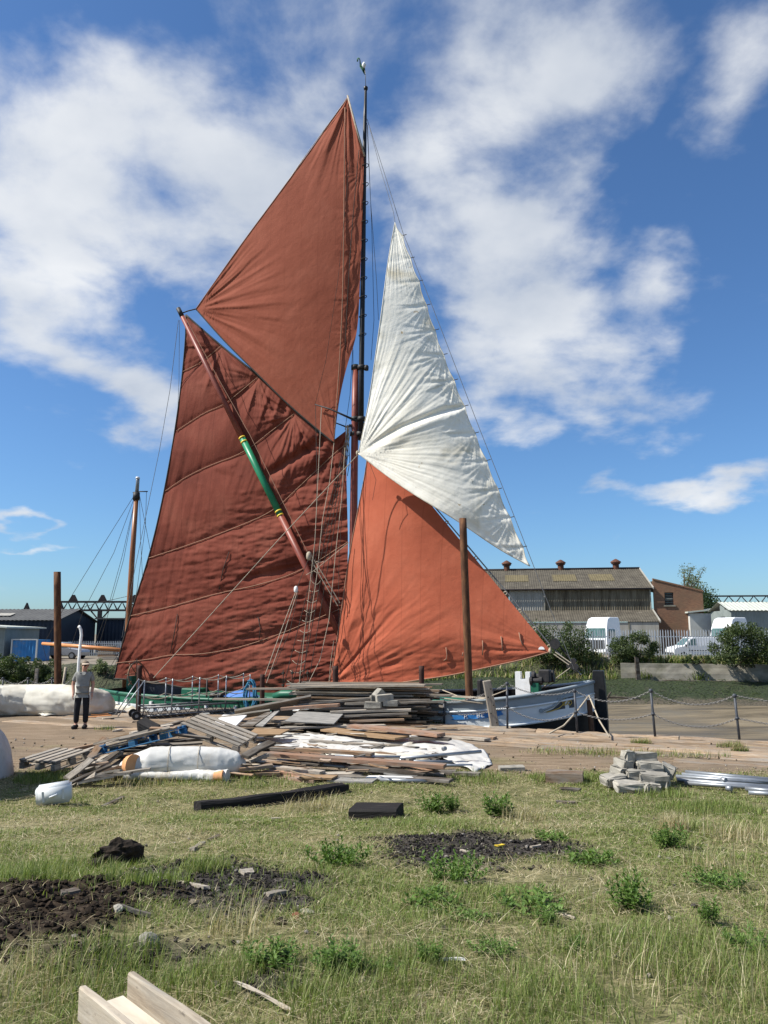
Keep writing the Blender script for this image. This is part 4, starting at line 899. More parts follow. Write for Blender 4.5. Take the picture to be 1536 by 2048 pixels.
# stem post
mb = MB(); stp = [(-.28, -3.2), (.22, -3.2), (.20, .2), (.17, 1.0), (.14, 1.42), (-.16, 1.42), (-.18, 1.18), (-.42, 1.05), (-.46, .9)]
mb.prism([BL(x, -.13, z) for x, z in stp], N * .26); st_o = mb.build('stem_post', M['black'], barge); bv = st_o.modifiers.new('bevel', 'BEVEL'); bv.width = .02; bv.segments = 2
def on_side(px, py, out=.012):
    """point (t, z) of the near topside under a pixel"""
    t = -3.0
    for _ in range(40):
        p = ON(px, py, -float(hb(t)) - .1); r_ = p - B0; t = .6 * t + .4 * min(-.2, r_.dot(U))
    p = ON(px, py, -float(hb(t)) - .1); return (p - B0).dot(U), p.z
def decal(name, pix, mat, out=.014, sub=6):
    tz = [on_side(*q) for q in pix]; mb = MB()
    vs = [hull_pt(a, b_, -1, out) for a, b_ in tz] + [hull_pt(a, b_, -1, out - .02) for a, b_ in tz]; n = len(tz)
    mb.add(vs, [tuple(range(n))] + [(i, (i + 1) % n, n + (i + 1) % n, n + i) for i in range(n)]); return mb.build(name, mat, barge)
decal('diamond', [(854, 1401 + 49), (864, 1394 + 50), (874, 1399 + 50), (864, 1405 + 49)], M['gold'])
# name ribbon
rib = [[(898, 1431), (916, 1430), (916, 1440), (899, 1440.5), (907, 1436)], [(914, 1428), (940, 1426.5), (965, 1424.5), (988, 1422.5), (988, 1434), (965, 1437), (940, 1438.5), (914, 1440)], [(986, 1424), (1007, 1418.5), (1002, 1424), (1006, 1429), (986, 1436)]]
for k, poly in enumerate(rib): decal('name_ribbon', poly, M['ribbon_blue'], .014 + .004 * (k == 1))
for chs, cxp, cyp in (('R', 930.5, 1433.5), ('BE', 960, 1431)):
    cu = bpy.data.curves.new('letters', 'FONT'); cu.body = chs; cu.size = .17; cu.align_x = 'CENTER'; cu.align_y = 'CENTER'; cu.extrude = .003; cu.space_character = 1.1
    tmp = bpy.data.objects.new('tmp', cu); COL.objects.link(tmp); dg = bpy.context.evaluated_depsgraph_get(); me = bpy.data.meshes.new_from_object(tmp.evaluated_get(dg)); bpy.data.objects.remove(tmp)
    t_, z_ = on_side(cxp, cyp); vs = [hull_pt(t_ + v.co.x * 1.15, z_ + v.co.y + .10 * v.co.x, -1, .026 + v.co.z) for v in me.vertices]
    mb = MB(); mb.add(vs, [tuple(p.vertices) for p in me.polygons]); mb.build('name_letters', M['hull_white'], barge)
# bow badge: dark panel, gold scroll, pale moulding
def zp(q): return (820 + q[0] / 3.84, 1200 + q[1] / 3.84)
decal('bow_panel', [zp(q) for q in ((1020, 868), (1100, 835), (1150, 790), (1165, 765), (1270, 730), (1270, 822), (1150, 840))], M['stanchion'], .008)
def side_tube(name, pix, r_, mat, out=.02):
    mb = MB(); pts = []
    for q in pix: t_, z_ = on_side(*zp(q)); pts.append(hull_pt(t_, z_, -1, out))
    mb.tube(pts, r_, 6); return mb.build(name, mat, barge)
side_tube('scroll', [(1050, 862), (1100, 848), (1150, 828), (1180, 800), (1200, 775), (1190, 760), (1175, 785), (1182, 808), (1205, 800), (1222, 775), (1240, 772), (1245, 790), (1232, 806), (1218, 795)], .014, M['gold'])
side_tube('moulding', [(1005, 855), (1050, 835), (1100, 815), (1135, 785), (1150, 758), (1190, 745), (1265, 728)], .03, M['hull_grey'])
for q in ((1010, 850), (1152, 757)):
    t_, z_ = on_side(*zp(q)); p = hull_pt(t_, z_, -1, .0); mb = MB(); mb.tube([p + N * .05, p - N * .06], .06, 12, smooth=False); mb.build('moulding_boss', M['hull_grey'], barge)

# ---- deck gear
def dbox(name, t, s, z, size, mat, bev=.01):
    mat = M[mat] if isinstance(mat, str) else mat
    mb = MB(); mb.box(BL(t, s, z), size, rotz(rot), bev); return mb.build(name, mat, barge)
p = ON(1046, 1366, -.9); tb = (p - B0).dot(U)
mb = MB(); bp = [(-.21, -.6), (.21, -.6), (.21, .46), (.08, .46), (.08, .26), (-.06, .26), (-.06, .46), (-.21, .46)]
mb.prism([BL(tb + x, -.95, p.z + z - .15) for x, z in bp], N * .22); mb.build('bitts', M['white'], barge)
for px_, py_, sz, mt in ((1072, 1374, (.26, .3, .42), 'green'), (1090, 1352, (.32, .3, .35), 'black_iron'), (961, 1382, (.13, .3, .65), 'black_iron')):
    p = ON(px_, py_, -.8); mb = MB(); mb.box(p, sz, rotz(rot), .03); mb.build('deck_gear', M[mt], barge)
for (pxa, pya, pxb, pyb, s_, r_) in ((1062, 1355, 1108, 1352, -.5, .17), (1060, 1362, 1085, 1361, -.9, .12)):
    a, b_ = ON(pxa, pya, s_), ON(pxb, pyb, s_); mb = MB(); mb.tube([a, a.lerp(b_, .2), a.lerp(b_, .21), a.lerp(b_, .8), a.lerp(b_, .81), b_], [r_, r_, r_ * .6, r_ * .6, r_, r_], 12, smooth=False); mb.build('windlass', M['black_iron'], barge)
# green fore hatch cover under sheeting (lies behind the timber post)
mb = MB(); P = []
for i in range(9):
    row = []
    for j in range(7):
        a = i / 8; c_ = j / 6; hgt = .62 * math.sin(math.pi * min(1, max(0, a))) ** .5 * (1 - .35 * abs(c_ - .5) * 2)
        row.append(BL(-5.4 + a * 2.1, -1.0 + c_ * 1.9, .02 + hgt + .05 * float(fbm(i * .7, j * .7, 2))))
    P.append(row)
mb.grid(P, True); mb.build('hatch_cover', M['green'], barge)
dbox('main_hatch', -11.0, -.1, .28, (4.0, 2.7, .42), 'green', .03); dbox('fore_hatch', -6.2, 0, .26, (1.6, 2.0, .4), M['wood_brown'], .03)
dbox('cabin', -15.7, .9, .42, (1.2, 1.5, .55), M['stanchion'], .04); dbox('cabin_top', -15.7, .9, .73, (1.35, 1.65, .07), M['hull_white'], .02)
dbox('skylight', -13.6, .1, .34, (.7, 1.3, .5), M['green'], .03)
mb = MB(); hub = BL(-16.2, -.2, 1.02)
for k in range(8):
    a = k * math.pi / 4; mb.tube([hub, hub + (N * math.cos(a) + Vector((0, 0, 1)) * math.sin(a)) * .55], .018, 5)
mb.tube([hub + (N * math.cos(a) + Vector((0, 0, 1)) * math.sin(a)) * .42 for a in np.linspace(0, 6.2832, 19)], .03, 6); mb.build('steering_wheel', M['wood_brown'], barge)
dbox('wheel_box', -16.3, -.2, .55, (.25, .5, .8), M['green'], .02)
mb = MB(); a, b_ = ON(548, 1393, -1.9), ON(602, 1387, -1.9); mb.tube([a, a.lerp(b_, .3) + Vector((0, 0, .03)), a.lerp(b_, .7), b_], [.10, .14, .13, .09], 10); mb.build('rolled_cover', M['green'], barge)
M['tarp_blue'] = nmat('blue_tarpaulin', [(.3, (.05, .13, .36)), (.7, (.10, .22, .52))], 4, .6, .3, .01)
mb = MB(); c0_ = ON(484, 1392, -2.1)
mb.grid([[c0_ + U * (math.cos(q_) * r_ * .62) + N * (math.sin(q_) * r_ * .4) + Vector((0, 0, .17 * (1 - r_ ** 2) + .05 * float(fbm(q_ * 2, r_ * 4, 2)))) for q_ in np.linspace(0, 6.2832, 15)] for r_ in (0.02, .4, .7, 1)], True); mb.build('blue_sheet', M['tarp_blue'], barge)
dbox('black_bin', -11.3, -2.15, .38, (.5, .4, .5), M['black'], .06)

# ---- spars
def sps(y): return -.52 + .40 * (y - 620) / 650
def spar(name, pix, s, rad, mat, n=14, parent=barge):
    mb = MB(); mb.tube([ON(x, y, s if s != 'sprit' else sps(y)) for x, y in pix], rad, n); return mb.build(name, mat, parent)
spar('mast', [(703, 1392), (707, 1050), (710, 840), (711, 737)], 0, [.14, .13, .12, .11], M['spar_red'])
spar('mast_cap', [(711, 739), (711, 730)], 0, [.115, .11], M['spar_green'])
spar('topmast', [(722, 880), (723, 735), (727, 480), (730, 235), (731.5, 180)], -.02, [.095, .092, .08, .065, .045], M['black'])
spar('topmast_truck', [(731.5, 181), (731.5, 179), (731.5, 175), (731.5, 172)], -.02, [.03, .075, .08, .03], M['black'])
for (cx_, cy_) in ((716, 735), (716, 838), (714, 868)):
    a = ON(cx_ - 8, cy_, -.02); b_ = ON(cx_ + 12, cy_ - 1, -.02); mb = MB()
    mb.tube([a, b_], .055, 6)
    for q in (ON(cx_ - 6, cy_, 0), ON(cx_ + 7, cy_, -.02)): mb.tube([q + Vector((0, 0, -.07)), q + Vector((0, 0, .07))], .135, 14)
    mb.build('iron_cap', M['black_iron'], barge)
mb = MB(); p = ON(733, 735, -.05); mb.tube([p - Vector((0, 0, .1)), p + Vector((0, 0, .02)), p + Vector((0, 0, .08))], [.07, .08, .05], 10); mb.build('mast_lantern', M['black_iron'], barge)
SPS = -.5
def sp_at(y): return (360 + (675 - 360) * (y - 624) / (1262 - 624), y)
spar('sprit', [sp_at(y) for y in (632, 760, 876)], 'sprit', [.08, .10, .112], M['spar_red'])
spar('sprit_green_section', [sp_at(y) for y in (876, 950, 1031)], 'sprit', [.114, .118, .118], M['spar_green'])
spar('sprit', [sp_at(y) for y in (1031, 1150, 1268)], 'sprit', [.116, .110, .10], M['spar_red'])
for y in (876, 884, 1023, 1031): spar('sprit_band', [sp_at(y - 1.3), sp_at(y + 1.3)], 'sprit', [.123, .124], M['yellow'])
spar('sprit_cap', [sp_at(617), sp_at(633)], 'sprit', [.085, .09], M['black_iron'])
spar('headstick', [(695, 191), (711, 250), (729, 312)], -.22, [.028, .035, .03], M['wood_pale'])
spar('spreader', [(630, 809), (660, 818), (713, 842)], -.35, [.02, .028, .04], M['black_iron'])
spar('spreader', [(672, 846), (693, 854), (708, 850)], .5, [.02, .028, .035], M['black_iron'])
# mizzen: mast, silver topmast, boom
MZ = 1.3
spar('mizzen_mast', [(250, 1375), (254, 1292), (264, 1120), (273, 992)], MZ, [.115, .115, .105, .09], M['varnish'])
spar('mizzen_pole', [(273, 994), (275.5, 962), (275.5, 957)], MZ, [.075, .07, .07], M['steel'])
spar('mizzen_pole_cap', [(275.5, 958), (275.5, 954)], MZ, [.085, .07], M['white'])
spar('mizzen_boom', [(85, 1287), (160, 1293), (242, 1300)], MZ, [.06, .08, .08], M['boom_orange'])
spar('mizzen_band', [(272.4, 1000), (273.2, 985)], MZ, [.14, .13], M['black_iron'])
spar('mizzen_crosstree', [(266, 985), (280, 983), (295, 983)], MZ, .022, M['black_iron'])
# ---- sails
def resample(poly, n):
    p = np.asarray(poly, float); d = np.r_[0, np.cumsum(np.hypot(*np.diff(p, axis=0).T))]
    if d[-1] < 1e-9: return np.repeat(p[:1], n, 0)
    k = np.linspace(0, d[-1], n); return np.stack([np.interp(k, d, p[:, 0]), np.interp(k, d, p[:, 1])], 1)
def smooth_poly(poly, it=3):
    p = np.asarray(poly, float)
    for _ in range(it):
        if len(p) < 3: return p
        q = [p[0]]
        for a, b_ in zip(p[:-1], p[1:]): q += [a * .75 + b_ * .25, a * .25 + b_ * .75]
        q.append(p[-1]); p = np.array(q)
    return p
def coons(top, right, bot, left, nu, nv):
    T, Bq, Lq, Rq = resample(top, nu), resample(bot, nu), resample(left, nv), resample(right, nv)
    u = np.linspace(0, 1, nu)[None, :, None]; v = np.linspace(0, 1, nv)[:, None, None]
    return ((1 - v) * T[None] + v * Bq[None] + (1 - u) * Lq[:, None] + u * Rq[:, None]
            - ((1 - u) * (1 - v) * T[0] + u * (1 - v) * T[-1] + (1 - u) * v * Bq[0] + u * v * Bq[-1]))
RX = lambda PX: np.stack([(PX[..., 0] - 768) / F, _cp - (1024 - PX[..., 1]) / F * _sp, _sp + (1024 - PX[..., 1]) / F * _cp], -1)
def sail(name, PX, s0, disp, mat):
    """PX: grid of sight points; s0: where the cloth lies across the barge; disp: metres towards the quay"""
    D = RX(PX); off = s0 - disp
    base = np.array(B0) - np.array([0, 0, CZ]); k = ((base @ NVEC) + off) / (D @ NVEC)
    V = np.array([0, 0, CZ]) + D * k[..., None]; nv, nu = V.shape[:2]; idx = np.arange(nv * nu).reshape(nv, nu)
    f = np.stack([idx[:-1, :-1], idx[1:, :-1], idx[1:, 1:], idx[:-1, 1:]], -1).reshape(-1, 4)
    return np_mesh(name, V.reshape(-1, 3), f, mat, 4, True, origin=tuple(ORG[barge.name]), parent=barge)
def fan(X, Y, c, freq, amp, r0, r1, seed=0.0, p=1.0):
    """creases that radiate from a corner and die away"""
    dx, dy = X - c[0], Y - c[1]; r = np.hypot(dx, dy); th = np.arctan2(dy, dx) + .05 * fbm(X * .012 + seed, Y * .012, 2)
    return amp * 2 * fbm(th * freq + seed, r * .004 + seed * .7, 3) * (1 - sstep(r0, r1, r)) * np.minimum(1, (r / 40.0) ** p)
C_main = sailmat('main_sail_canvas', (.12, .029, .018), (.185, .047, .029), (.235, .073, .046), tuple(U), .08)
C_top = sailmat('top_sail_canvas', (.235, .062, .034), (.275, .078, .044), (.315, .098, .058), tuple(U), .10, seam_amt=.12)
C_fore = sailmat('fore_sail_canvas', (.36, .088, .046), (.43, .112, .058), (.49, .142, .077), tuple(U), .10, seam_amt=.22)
C_jib = sailmat('jib_canvas', (.78, .735, .62), (.85, .81, .705), (.88, .85, .765), tuple(U), .06, stains=[(.5, .56, .70, (.58, .50, .34)), (2.2, .675, .70, (.45, .30, .12)), (5.0, .69, .73, (.33, .27, .2))], seam_amt=.05)
# mainsail
brails = [[(366, 743), (402, 726), (442, 692)], [(353, 862), (380, 844), (412, 824), (448, 810), (480, 784), (516, 754)], [(331, 982), (368, 956), (416, 932), (488, 906), (540, 864), (588, 828)],
          [(298, 1116), (384, 1088), (480, 1052), (548, 1022), (600, 972), (672, 904), (690, 890)], [(260, 1232), (348, 1212), (436, 1186), (520, 1170), (604, 1142), (696, 1084)], [(232, 1326), (300, 1319), (340, 1309), (412, 1309), (520, 1285), (680, 1218)]]
mtop = smooth_poly([(372, 630), (440, 690), (518, 752), (588, 820), (660, 886), (691, 862)], 1)
mleft = smooth_poly([(372, 630), (371, 690), (357, 820), (330, 980), (300, 1110), (262, 1225), (240, 1305), (228, 1357)], 2)
mright = smooth_poly([(691, 862), (694, 999), (697, 1110), (690, 1200), (668, 1376)], 2)
mbot = smooth_poly([(228, 1357), (300, 1362), (380, 1378), (470, 1388), (560, 1387), (668, 1376)], 2)
PX = coons(mtop, mright, mbot, mleft, 230, 300); X, Y = PX[..., 0], PX[..., 1]
yb = np.array([np.interp(X, *zip(*sorted(b_))) + np.where(X > b_[-1][0], (X - b_[-1][0]) * -.75, 0) for b_ in brails])   # brail height at each column
yb = np.sort(yb, 0); ext_ = np.concatenate([np.full((1,) + X.shape, 560.), yb, np.full((1,) + X.shape, 1395.)], 0)
lev = (Y[None] > ext_).sum(0) - 1; lev = np.clip(lev, 0, len(ext_) - 2)
lo = np.take_along_axis(ext_, lev[None], 0)[0]; hi = np.take_along_axis(ext_, lev[None] + 1, 0)[0]; fr = np.clip((Y - lo) / np.maximum(20, hi - lo), 0, 1)
xw = sstep(260, 520, X)
d = .22 * np.sin(np.pi * np.clip((X - 230) / 460, 0, 1)) * np.sin(np.pi * np.clip((Y - 630) / 740, 0, 1))          # belly
d = d + .14 * np.sin(np.pi * fr) ** 1.1 * (.35 + .65 * xw) * (.6 + .4 * (1 - sstep(950, 1150, Y)))
upz = sstep(430, 560, X) * (1 - sstep(960, 1060, Y)); puck = fbm((X + .35 * Y) * .055, Y * .006 + lev * 7.1, 3); d = d + .26 * upz * puck * np.sin(np.pi * fr) ** .6
fold = np.exp(-(((Y - (952 - (X - 530) * .62)) / 11) ** 2)) * sstep(520, 545, X) * (1 - sstep(640, 660, X)); d = d - .20 * fold
fold2 = np.exp(-(((Y - (1160 - (X - 470) * .22)) / 9) ** 2)) * sstep(470, 510, X) * (1 - sstep(600, 620, X)); d = d - .14 * fold2
lowz = sstep(960, 1060, Y + .55 * (X - 480)); pk1 = fbm(X * .016 + .3 * fbm(X * .02, Y * .02, 2), (Y + X * .18) * .085, 3)
d = d + lowz * pk1 * (.045 + .12 * sstep(330, 640, X)); d = d + lowz * .06 * fbm(X * .05, (Y + X * .1) * .16, 3) * (.5 + xw)
lft = 1 - sstep(350, 470, X); d = d + .05 * lft * fbm((X + .23 * Y) * .11, Y * .004, 3)
d = d + .07 * sstep(.10, .35, fbm(X * .02 + 5, Y * .03, 3)) * xw
for b_ in brails:
    yy_ = np.interp(X, *zip(*sorted(b_))); d = d - .022 * np.exp(-((Y - yy_) / 6.0) ** 2) * ((X >= b_[0][0]) & (X <= b_[-1][0]))
for (cx_, cy_) in ((517, 756), (588, 830), (672, 904), (443, 694)): d = d + fan(X, Y, (cx_, cy_), 6.0, .10, 30, 130, cx_ * .1)
d = d + fan(X, Y, (228, 1357), 7, .08, 60, 260, 3.3)
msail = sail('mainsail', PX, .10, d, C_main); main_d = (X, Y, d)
def rope(pix, s, r_, mat='rope', parent=barge, name='rope', sag=0.0, n=5):
    r_ = r_ * .85
    pts = [ON(x, y, s if not isinstance(s, (list, tuple)) else s[i]) for i, (x, y) in enumerate(pix)]
    if len(pts) == 2 and sag:
        a, b_ = pts; pts = [a.lerp(b_, k / 12) - Vector((0, 0, sag * 4 * (k / 12) * (1 - k / 12))) for k in range(13)]
    mb = MB(); mb.tube(pts, r_, n, cap=False); return mb.build(name, M[mat], parent)
def on_sail(px, py, lift=.03):
    k = np.argmin((main_d[0] - px) ** 2 + (main_d[1] - py) ** 2); return .10 - float(main_d[2].ravel()[k]) - lift
for b_ in brails:
    q = smooth_poly(b_, 2); mb = MB(); mb.tube([ON(x, y, on_sail(x, y)) for x, y in resample(q, 40)], .015, 6); mb.build('brail', M['rope_red'], msail)
q = resample(mleft, 60); mb = MB(); mb.tube([ON(x, y, on_sail(x, y, 0)) for x, y in q], .028, 6); mb.build('leech_rope', M['rope_dark'], msail)
q = resample(mtop[:-2], 40); mb = MB(); mb.tube([ON(x, y, on_sail(x, y, 0)) for x, y in q], .035, 6); mb.build('head_rope', M['rope_dark'], msail)
q = resample(mbot, 40); mb = MB(); mb.tube([ON(x, y, on_sail(x, y, 0)) for x, y in q], .028, 6); mb.build('foot_rope', M['rope_dark'], msail)
for pts in ([(458, 1104), (446, 1140), (438, 1180)], [(355, 1228), (349, 1265), (341, 1306)], [(516, 1234), (521, 1258), (518, 1280)]):
    mb = MB(); mb.tube([ON(x, y, on_sail(x, y)) for x, y in pts], .014, 5); mb.build('reef_line', M['rope_dark'], msail)
# topsail
ttop = [(697, 192), (711, 250), (728, 310)]
tright = smooth_poly([(728, 310), (724, 450), (719, 600), (714, 672), (694, 730), (680, 790), (673, 840), (668, 886)], 2)
tbot = smooth_poly([(392, 618), (448, 682), (505, 738), (582, 815), (668, 886)], 2); tleft = smooth_poly([(697, 192), (640, 275), (560, 385), (480, 492), (392, 618)], 2)
PX = coons(ttop, tright, tbot, tleft, 200, 230); X, Y = PX[..., 0], PX[..., 1]
d = .50 * np.sin(np.pi * np.clip((X - 392) / 335, 0, 1)) * np.sin(np.pi * np.clip((Y - 192) / 690, 0, 1))
d = d + fan(X, Y, (392, 618), 11, .115, 40, 240, 1.1) + fan(X, Y, (697, 192), 8, .10, 40, 260, 2.2) + fan(X, Y, (668, 886), 7, .07, 40, 170, 4.2)
d = d + .05 * (1 - sstep(0, 60, np.abs(Y - np.interp(X, tleft[::-1, 0], tleft[::-1, 1])))) * fbm((X * .8 + Y * .6) * .05, (X * .6 - Y * .8) * .02, 3)
d = d + .05 * sstep(660, 720, X) * fbm((X * .75 + Y * .55) * .045, (X * .55 - Y * .75) * .012, 3) + .012 * fbm((X + Y) * .07, (X - Y) * .03, 3)
for yy_ in (345, 430, 515, 600, 668): d = d + fan(X, Y, (726 - (yy_ - 310) * .035, yy_), 6, .06, 10, 60, yy_ * .1)
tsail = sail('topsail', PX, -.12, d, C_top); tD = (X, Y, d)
def on_top(px, py, lift=.04):
    k = np.argmin((tD[0] - px) ** 2 + (tD[1] - py) ** 2); return -.12 - float(tD[2].ravel()[k]) - lift
for q, r_, mt in (([(690, 215), (688, 420), (685, 640), (668, 884)], .02, 'rope_red'), ([(718, 300), (706, 430), (697, 560), (690, 700)], .014, 'rope_dark')):
    mb = MB(); mb.tube([ON(x, y, on_top(x, y)) for x, y in resample(smooth_poly(q, 2), 24)], r_, 6); mb.build('clew_line', M[mt], tsail)
for q, r_ in ((tbot, .026), (tleft, .02)):
    mb = MB(); mb.tube([ON(x, y, on_top(x, y, 0)) for x, y in resample(q, 50)], r_, 6); mb.build('edge_rope', M['rope_dark'] if r_ > .024 else M['rope_red'], tsail)
for yy_ in np.arange(332, 690, 37.5):
    c_ = ON(727 - (yy_ - 480) * .016 + 1, yy_, -.02); mb = MB(); rr = .125
    mb.tube([c_ + Vector((math.cos(a) * rr, math.sin(a) * rr, .035 * math.cos(a))) for a in np.linspace(0, 6.2832, 17)], .014, 5); mb.build('mast_hoop', M['rope_dark'], barge)
# foresail
HD = (738, 858)
fright = [HD, (1102, 1302)]; fleft = smooth_poly([HD, (735, 925), (714, 1030), (700, 1100), (680, 1240), (668, 1320), (657, 1373)], 2)
fbot = smooth_poly([(657, 1373), (710, 1371), (767, 1370), (837, 1360), (900, 1351), (945, 1341), (1010, 1327), (1054, 1317), (1102, 1303)], 2)
PX = coons([HD, HD], fright, fbot, fleft, 210, 260); X, Y = PX[..., 0], PX[..., 1]
dist_l = (X - np.interp(Y, fleft[:, 1], fleft[:, 0])); dist_f = np.abs((Y - HD[1]) * (1102 - 738) - (X - HD[0]) * (1302 - 858)) / 574.
d = .42 * np.sin(np.pi * np.clip(dist_l / np.maximum(60, 444 * np.clip((Y - 858) / 444, .05, 1)), 0, 1)) * sstep(858, 1060, Y) * (1 - .6 * sstep(1270, 1372, Y))
d = d + fan(X, Y, (657, 1373), 12, .095, 60, 340, 6.1) + fan(X, Y, (1102, 1302), 8, .06, 40, 230, 7.7)
d = d + .10 * sstep(1250, 1345, Y) * (1 - sstep(1000, 1080, X)) * fbm((X + 1.9 * Y) * .018, (Y - .16 * X) * .045, 3) + .02 * fbm(X * .03, Y * .03, 4)
d = d + .05 * sstep(1170, 1240, Y) * (1 - sstep(820, 950, X)) * fbm((X * .6 + Y) * .06, (X - Y * .6) * .008, 3)
sF = .05 - .40 * (1 - np.clip(dist_f / 1e9, 0, 1)) * np.clip(dist_f / 330., 0, 1)
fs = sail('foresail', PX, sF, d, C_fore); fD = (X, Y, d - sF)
def on_fore(px, py, lift=.03):
    k = np.argmin((fD[0] - px) ** 2 + (fD[1] - py) ** 2); return -float(fD[2].ravel()[k]) - lift
for q, r_ in ((fbot, .022), (fleft, .022)):
    mb = MB(); mb.tube([ON(x, y, on_fore(x, y, 0)) for x, y in resample(q, 50)], r_, 6); mb.build('edge_rope', M['rope_red'], fs)
for q in ([(892, 1295), (894, 1308), (893, 1318), (888, 1321)], [(965, 1281), (966, 1295), (965, 1310)], [(1002, 1273), (1004, 1288), (1005, 1302)], [(1038, 1265), (1041, 1280), (1046, 1291)], [(926, 1305), (925, 1312)]):
    mb = MB(); mb.tube([ON(x, y, on_fore(x, y)) for x, y in q], .02, 6); mb.build('reef_point', M['rope_red'], fs)
p = ON(1083, 1299, on_fore(1083, 1299, .02)); mb = MB(); mb.prism([p + U * (math.cos(a) * .09) + Vector((0, 0, math.sin(a) * .085)) for a in np.linspace(0, math.pi, 9)], N * .012); mb.build('tack_patch', M['white'], fs)
for q in np.linspace(.18, .98, 11):
    a = ON(738 + 364 * q, 858 + 444 * q, .05); mb = MB(); mb.tube([a + U * (math.cos(k) * .05 + .05) + Vector((0, 0, math.sin(k) * .05)) for k in np.linspace(0, 6.2832, 9)], .016, 5); mb.build('hank', M['rope'], fs)
# jib
hanks = [(790, 445), (806, 471), (822, 516), (839, 562), (854, 610), (871, 660), (888, 709), (909, 760), (930, 812), (951, 866), (974, 921), (997, 978), (1021, 1035), (1047, 1094), (1060, 1132)]
jr = [hanks[0]]
for a, b_ in zip(hanks[:-1], hanks[1:]):
    for k in (.2, .5, .8): jr.append((a[0] + (b_[0] - a[0]) * k - 3.2 * math.sin(math.pi * k), a[1] + (b_[1] - a[1]) * k + 1.5))
    jr.append(b_)
jleft = smooth_poly([(790, 445), (776, 520), (765, 610), (752, 705), (737, 810), (717, 907)], 2); jbot = smooth_poly([(717, 907), (773, 951), (828, 989), (917, 1042), (995, 1097), (1060, 1132)], 2)
PX = coons([hanks[0], hanks[0]], jr, jbot, jleft, 200, 300); X, Y = PX[..., 0], PX[..., 1]
jw = np.clip((np.interp(Y, [q[1] for q in hanks], [q[0] for q in hanks]) - X) / 215., 0, 1)
d = .45 * np.sin(np.pi * np.clip(jw * .95, 0, 1)) * sstep(445, 640, Y) * (1 - sstep(1000, 1130, Y)) + 0
d = d + fan(X, Y, (717, 907), 16, .035, 70, 330, 8.8, .8)
d = d + fan(X, Y, (717, 907), 36, .026, 60, 330, 2.8, .8)
d = d + fan(X, Y, (790, 445), 16, .03, 60, 200, 9.9) + fan(X, Y, (1060, 1132), 12, .035, 60, 240, 1.9)
cr = (Y - 907) + (X - 717) * .446 + 14 * np.sin(np.pi * np.clip((X - 717) / 213, 0, 1)); wgt = sstep(725, 800, X) * (1 - sstep(915, 932, X)); d = d - .10 * np.exp(-(cr / 6.) ** 2) * wgt + .07 * np.exp(-((cr - 15) / 12.) ** 2) * wgt
for k, (hx, hy) in enumerate(hanks[1:-1]):
    d = d + fan(X, Y, (hx, hy), 9, .04 * min(1, (k + 1.5) / 6), 10, 95 * min(1, (k + 2) / 6), 3.1 * k, .7)
    d = d - .035 * min(1, (k + 1) / 5) * np.exp(-((Y - hy - (hx - X) * (.15 + .05 * math.sin(k * 2.1))) / 4.) ** 2) * (1 - sstep(8, 70, hx - X))
    if k + 2 < len(hanks):
        mx_, my_ = (hx + hanks[k + 2][0]) / 2, (hy + hanks[k + 2][1]) / 2; d = d - .065 * min(1, k / 5) * np.exp(-(((X - mx_) / 26) ** 2 + ((Y - my_) / 20) ** 2))
d = d + .02 * fbm((X * .5 + Y) * .05, (X - .5 * Y) * .02, 4)
sJ = -.95 + (X - 717) / (1060 - 717) * .92 * sstep(717, 1060, X) + 0 * Y
sJ = -.95 * (1 - np.clip(1 - jw * 1.0, 0, 1)); sJ = -.95 * np.clip(jw, 0, 1) - .02
js = sail('jib', PX, sJ, d, C_jib); jD = (X, Y, d - sJ)
def on_jib(px, py, lift=.0):
    k = np.argmin((jD[0] - px) ** 2 + (jD[1] - py) ** 2); return -float(jD[2].ravel()[k]) - lift
for q, r_ in ((jbot, .022), (jleft, .016), (np.array(jr), .012)):
    mb = MB(); mb.tube([ON(x, y, on_jib(x, y)) for x, y in resample(q, 70)], r_, 6); mb.build('edge_rope', M['tarp_cream'], js)
for hx, hy in hanks[1:-1]: rope([(hx - 1, hy), (hx + 7, hy - 2)], 0, .016, 'black_iron', js, 'hank')
